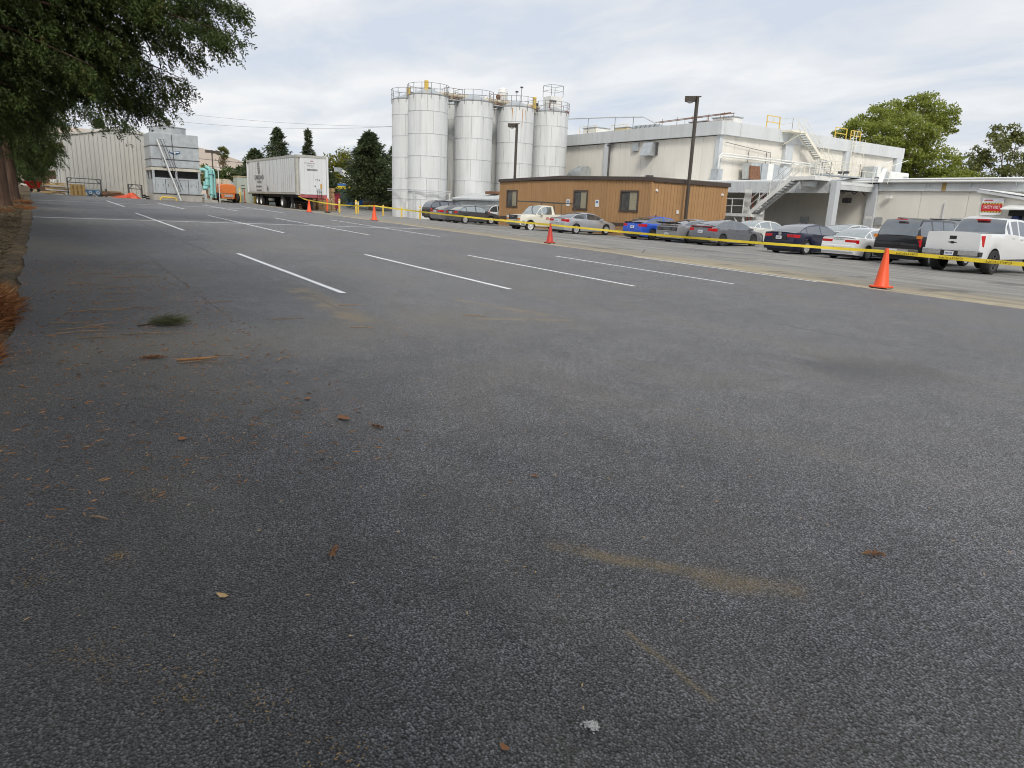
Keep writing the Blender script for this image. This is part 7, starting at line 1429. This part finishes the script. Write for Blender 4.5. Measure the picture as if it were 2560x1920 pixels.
for i, (x, y, s, a, m, lb_) in enumerate(((-4.35, .62, .07, .2, M_leafb, 'small brown leaf up left of the rusty sprig'),
        (-4.9, 1.55, .07, 2.2, M_leafb, 'small brown leaf near the middle left'), (-4.35, 1.62, .12, .3, M_leafb, 'long brown leaf left of centre'), (-2.95, 2.2, .05, 1.0, M_leafb, 'tiny brown leaf above the dust streak'), (-6.9, 3.3, .05, .5, M_leafb, 'tiny reddish leaf near the picture centre'),
        (-1.15, 1.05, .03, .8, M_leafy, 'tiny tan flake near the bottom edge'), (-1.35, .95, .035, .2, M_leafb, 'small rusty flake beside the tan one at the bottom'))): leaf(x, y, s, a, m, lb_)
def sprig(x, y, s, a, label, m):
    t = thing('fallen_sprig', label, 'sprig', (x, y, lz(x, y)), group='fallen redwood sprigs'); k = 3; p = np.array([[x, y, lz(x, y) + .008]] * k); d = np.array([[math.cos(a + q), math.sin(a + q), .05] for q in (-.2, 0, .2)]); V, F = sprays(p - d * s * .5, d, np.array([s, s * 1.1, s * .9])); V[:, 2] = lz(x, y) + .004 + np.abs(V[:, 2] - lz(x, y)) * .5; link('needles', arr_mesh('needles', V - np.array([x, y, lz(x, y)]), F, m), t); MB().tube([(x - math.cos(a) * s * .5, y - math.sin(a) * s * .5, lz(x, y) + .006), (x + math.cos(a) * s * .3, y + math.sin(a) * s * .3, lz(x, y) + .01)], .0025, 5).build('stem', M_twig, t)
F_spr = foliage_mat('dead_sprig_needles', (.16, .06, .025), (.40, .20, .08), None, .1)
sprig(-1.48, 3.07, .11, .9, 'dark brown curled redwood sprig right of the long dust streak', F_spr); sprig(-2.63, .92, .10, 2.6, 'rusty redwood sprig in the left centre foreground', F_spr); sprig(-4.1, 1.75, .12, .4, 'rusty redwood sprig left of the picture centre', F_spr); sprig(-6.6, .75, .22, 1.4, 'long rusty redwood sprig below the pine tuft', F_spr)
ft = thing('white_feather', 'small white fluff of feather near the bottom centre', 'feather', (-1.29, 1.22, lz(-1.29, 1.22))); P = np.zeros((260, 3)) + np.array([-1.29, 1.22, lz(-1.29, 1.22) + .006]); D = rng.normal(size=(260, 3)) * np.array([1, 1, .5]); crown_obj(ft, P + rng.normal(scale=(.008, .006, .002), size=(260, 3)), D, .010, .0025, mat('feather_white', (.85, .84, .80), .8, var=.03), 'down')
# green pine tuft
sx, sy = -8.2, 1.12; sp_ = thing('pine_tuft', 'tuft of long green pine needles lying on the asphalt at left', 'pine tuft', (sx, sy, lz(sx, sy))); z = lz(sx, sy) + .02
MB().tube([(sx + .08, sy - .30, z - .008), (sx + .03, sy - .14, z), (sx, sy, z + .02)], .008, 6).build('twig', M_bark, sp_)
n = 420; st = np.array([sx, sy - .10, z + .012]) + rng.normal(scale=(.035, .06, .012), size=(n, 3)); D = np.stack([rng.normal(scale=.42, size=n), rng.uniform(.2, 1.0, n), rng.uniform(-.05, .15, n)], 1); crown_obj(sp_, st, D, rng.uniform(.12, .34, n), .003, foliage_mat('pine_tuft_needles', (.05, .06, .025), (.15, .16, .075), (.24, .22, .12), .2), 'needles')
# twigs and straw, each a thing of its own where it can be picked out
tw_ = [(-11.6, .55, .55, 1.2), (-11.2, .95, .5, 1.7), (-10.6, .9, .45, 1.5), (-9.9, .75, .5, 1.9), (-8.5, .25, .42, 1.3), (-8.1, .35, .5, 1.5), (-7.9, .28, .55, 1.75), (-7.6, .45, .4, 1.2), (-8.3, .55, .38, 1.9), (-9.2, .55, .6, 1.55), (-9.3, .95, .55, 1.6), (-9.6, 1.9, .4, 1.6), (-6.3, 1.05, .26, 1.3), (-6.5, 1.32, .16, 1.0), (-3.4, .12, .10, .7), (-7.7, .9, .55, 1.45), (-6.2, 1.75, .2, 2.3), (-7.4, 3.0, .3, 1.0), (-8.2, 2.4, .35, 1.4), (-9.0, 3.5, .35, 1.2), (-7.8, 4.7, .3, .9), (-12.4, 1.3, .6, 1.6), (-12.9, .8, .4, 1.4)]
for i, (x, y, L, a) in enumerate(tw_):
    c, s = math.cos(a), math.sin(a); k = rng.normal(scale=.10 * L, size=2); pts = [(x - c * L / 2, y - s * L / 2, lz(x, y) + .006), (x + k[0], y + k[1], lz(x, y) + .012), (x + c * L / 2, y + s * L / 2, lz(x, y) + .008)]
    tag(MB().tube(pts, [.0045, .0055, .003], 5).build('fallen_twig', M_twig), ('thin dry twig among many scattered beside the left verge' if x < -5.5 else 'short dry twig lying apart in the lower left foreground' if x > -3.6 else 'single small twig above the lower left foreground'), 'twig', 'dry twigs on the asphalt')
tag(MB().tube([(-6.42, .92, lz(-6.4, 1) + .012), (-6.36, 1.08, lz(-6.4, 1) + .02), (-6.40, 1.25, lz(-6.4, 1) + .015)], [.010, .014, .006], 6).build('fallen_twig', M_need), 'thick rusty redwood frond lying below the pine tuft', 'twig')
# needle crumbs: uncountable
def crumbs(n, box, ln, wd, m, label, name='needle_litter', up=.05, cluster=None):
    x = rng.uniform(box[0], box[1], n); y = rng.uniform(box[2], box[3], n)
    if cluster is not None:
        c = np.array(cluster); j = rng.integers(0, len(c), n); x = c[j, 0] + rng.normal(size=n) * c[j, 2]; y = c[j, 1] + rng.normal(size=n) * c[j, 2]
    z = np.array([lz(a, b) for a, b in zip(x, y)]) + .003; P = np.stack([x, y, z], 1); a = rng.random(n) * 6.283; D = np.stack([np.cos(a), np.sin(a), rng.normal(scale=up, size=n)], 1)
    V, F = blades(P, D, ln * rng.uniform(.4, 1.4, n), wd); return tag(link(name, arr_mesh(name, V, F, m)), label, 'litter', None, 'stuff')
crumbs(2200, (-15, -3.5, -.3, 1.9), .05, .004, M_need, 'fine dry needle litter scattered along the left of the lot'); crumbs(420, (-9, -1.0, -.5, 4.5), .022, .003, M_leafy, 'sparse tan flakes scattered over the asphalt', 'tan_flakes')
crumbs(520, (0, 0, 0, 0), .013, .0022, M_crumb, 'small clusters of tan crumbs in the lower left foreground', 'tan_crumbs', .1, [(-3.2, -.05, .05), (-2.95, -.12, .05), (-2.35, .02, .05), (-2.25, .1, .06), (-2.05, .25, .06), (-1.85, .42, .05), (-3.6, .35, .04), (-1.55, .55, .05), (-3.0, .15, .03)])
# orange dry needle brush on the verge and straw mulch
def brush(cx, cy, rx, ry, h, n, label, m=None):
    u = rng.random(n) ** .5; a = rng.random(n) * 6.283; x = cx + rx * u * np.cos(a); y = cy + ry * u * np.sin(a); z = np.array([G(p, q) for p, q in zip(x, y)]) + rng.random(n) * h * (1 - u ** 2)
    D = np.stack([np.cos(a) * .8 + rng.normal(scale=.5, size=n), np.sin(a) * .8 + rng.normal(scale=.5, size=n), rng.normal(scale=.45, size=n) + .15], 1); V, F = blades(np.stack([x, y, z], 1), D, .16 * rng.uniform(.4, 1.5, n), .006)
    return tag(link('dry_brush', arr_mesh('dry_brush', V, F, m or F_brush)), label, 'brush', None, 'stuff')
F_brush = foliage_mat('orange_dry_needles', (.16, .05, .018), (.42, .20, .075), (.55, .34, .16), .15); F_straw = foliage_mat('grey_straw', (.07, .05, .03), (.24, .18, .10), (.34, .24, .12), .1)
brush(-9.6, -.85, 2.2, .62, .35, 9000, 'orange dry redwood needle brush spilling over the lot edge at left'); brush(-7.0, -.75, 1.0, .40, .22, 3000, 'smaller orange needle brush at the left picture edge')
brush(-5.3, -.95, .9, .30, .12, 1400, 'thin orange needle drift low on the left picture edge')
x = rng.uniform(-60, -8, 26000); y = -.25 - rng.random(26000) ** 1.5 * 4 - .25 * np.clip((x + 30) / 19, 0, 1); z = np.array([G(p, q) for p, q in zip(x, y)]) + .10 * np.clip((-.2 - y) / 1.2, 0, 1); a = rng.random(26000) * 6.283
V, F = blades(np.stack([x, y, z + .01], 1), np.stack([np.cos(a), np.sin(a), rng.uniform(0, .5, 26000)], 1), rng.uniform(.05, .22, 26000), .008); tag(link('straw_mulch', arr_mesh('straw_mulch', V, F, F_straw)), 'grey brown straw and needle mulch along the verge', 'mulch', None, 'stuff')
for i, (x, y, r) in enumerate(((-38.0, -.2, .9), (-33.5, -.9, .8), (-45, -.2, .8))): brush(x, y, r, r * .5, .10, 1500, ('orange needle drift at the foot of the left edge trunk', 'pale needle drift on the verge', 'needle drift beside the widest trunk')[i])
# dry weeds behind the fence line right of the trailer
n = 9000; x = rng.uniform(-99.5, -98, n); y = rng.uniform(36, 60, n); P = np.stack([x, y, np.array([G(a, b) for a, b in zip(x, y)])], 1); V, F = blades(P, rng.normal(scale=.25, size=(n, 3)) + np.array([0, 0, 1]), rng.uniform(.8, 2.0, n), .04); 
x = rng.uniform(-96.5, -94.5, 5000); y = rng.uniform(34, 60, 5000); P2 = np.stack([x, y, np.array([G(a, b) for a, b in zip(x, y)])], 1); V2, F2 = blades(P2, rng.normal(scale=.3, size=(5000, 3)) + np.array([0, 0, 1]), rng.uniform(.2, .8, 5000), .035)
tag(link('dry_weeds', arr_mesh('dry_weeds', np.concatenate([V, V2]), np.concatenate([F, F2 + len(V)]), foliage_mat('rusty_weeds', (.10, .06, .03), (.26, .16, .07), None, .2))), 'rust brown dry weeds along the green fence', 'weeds', None, 'stuff')
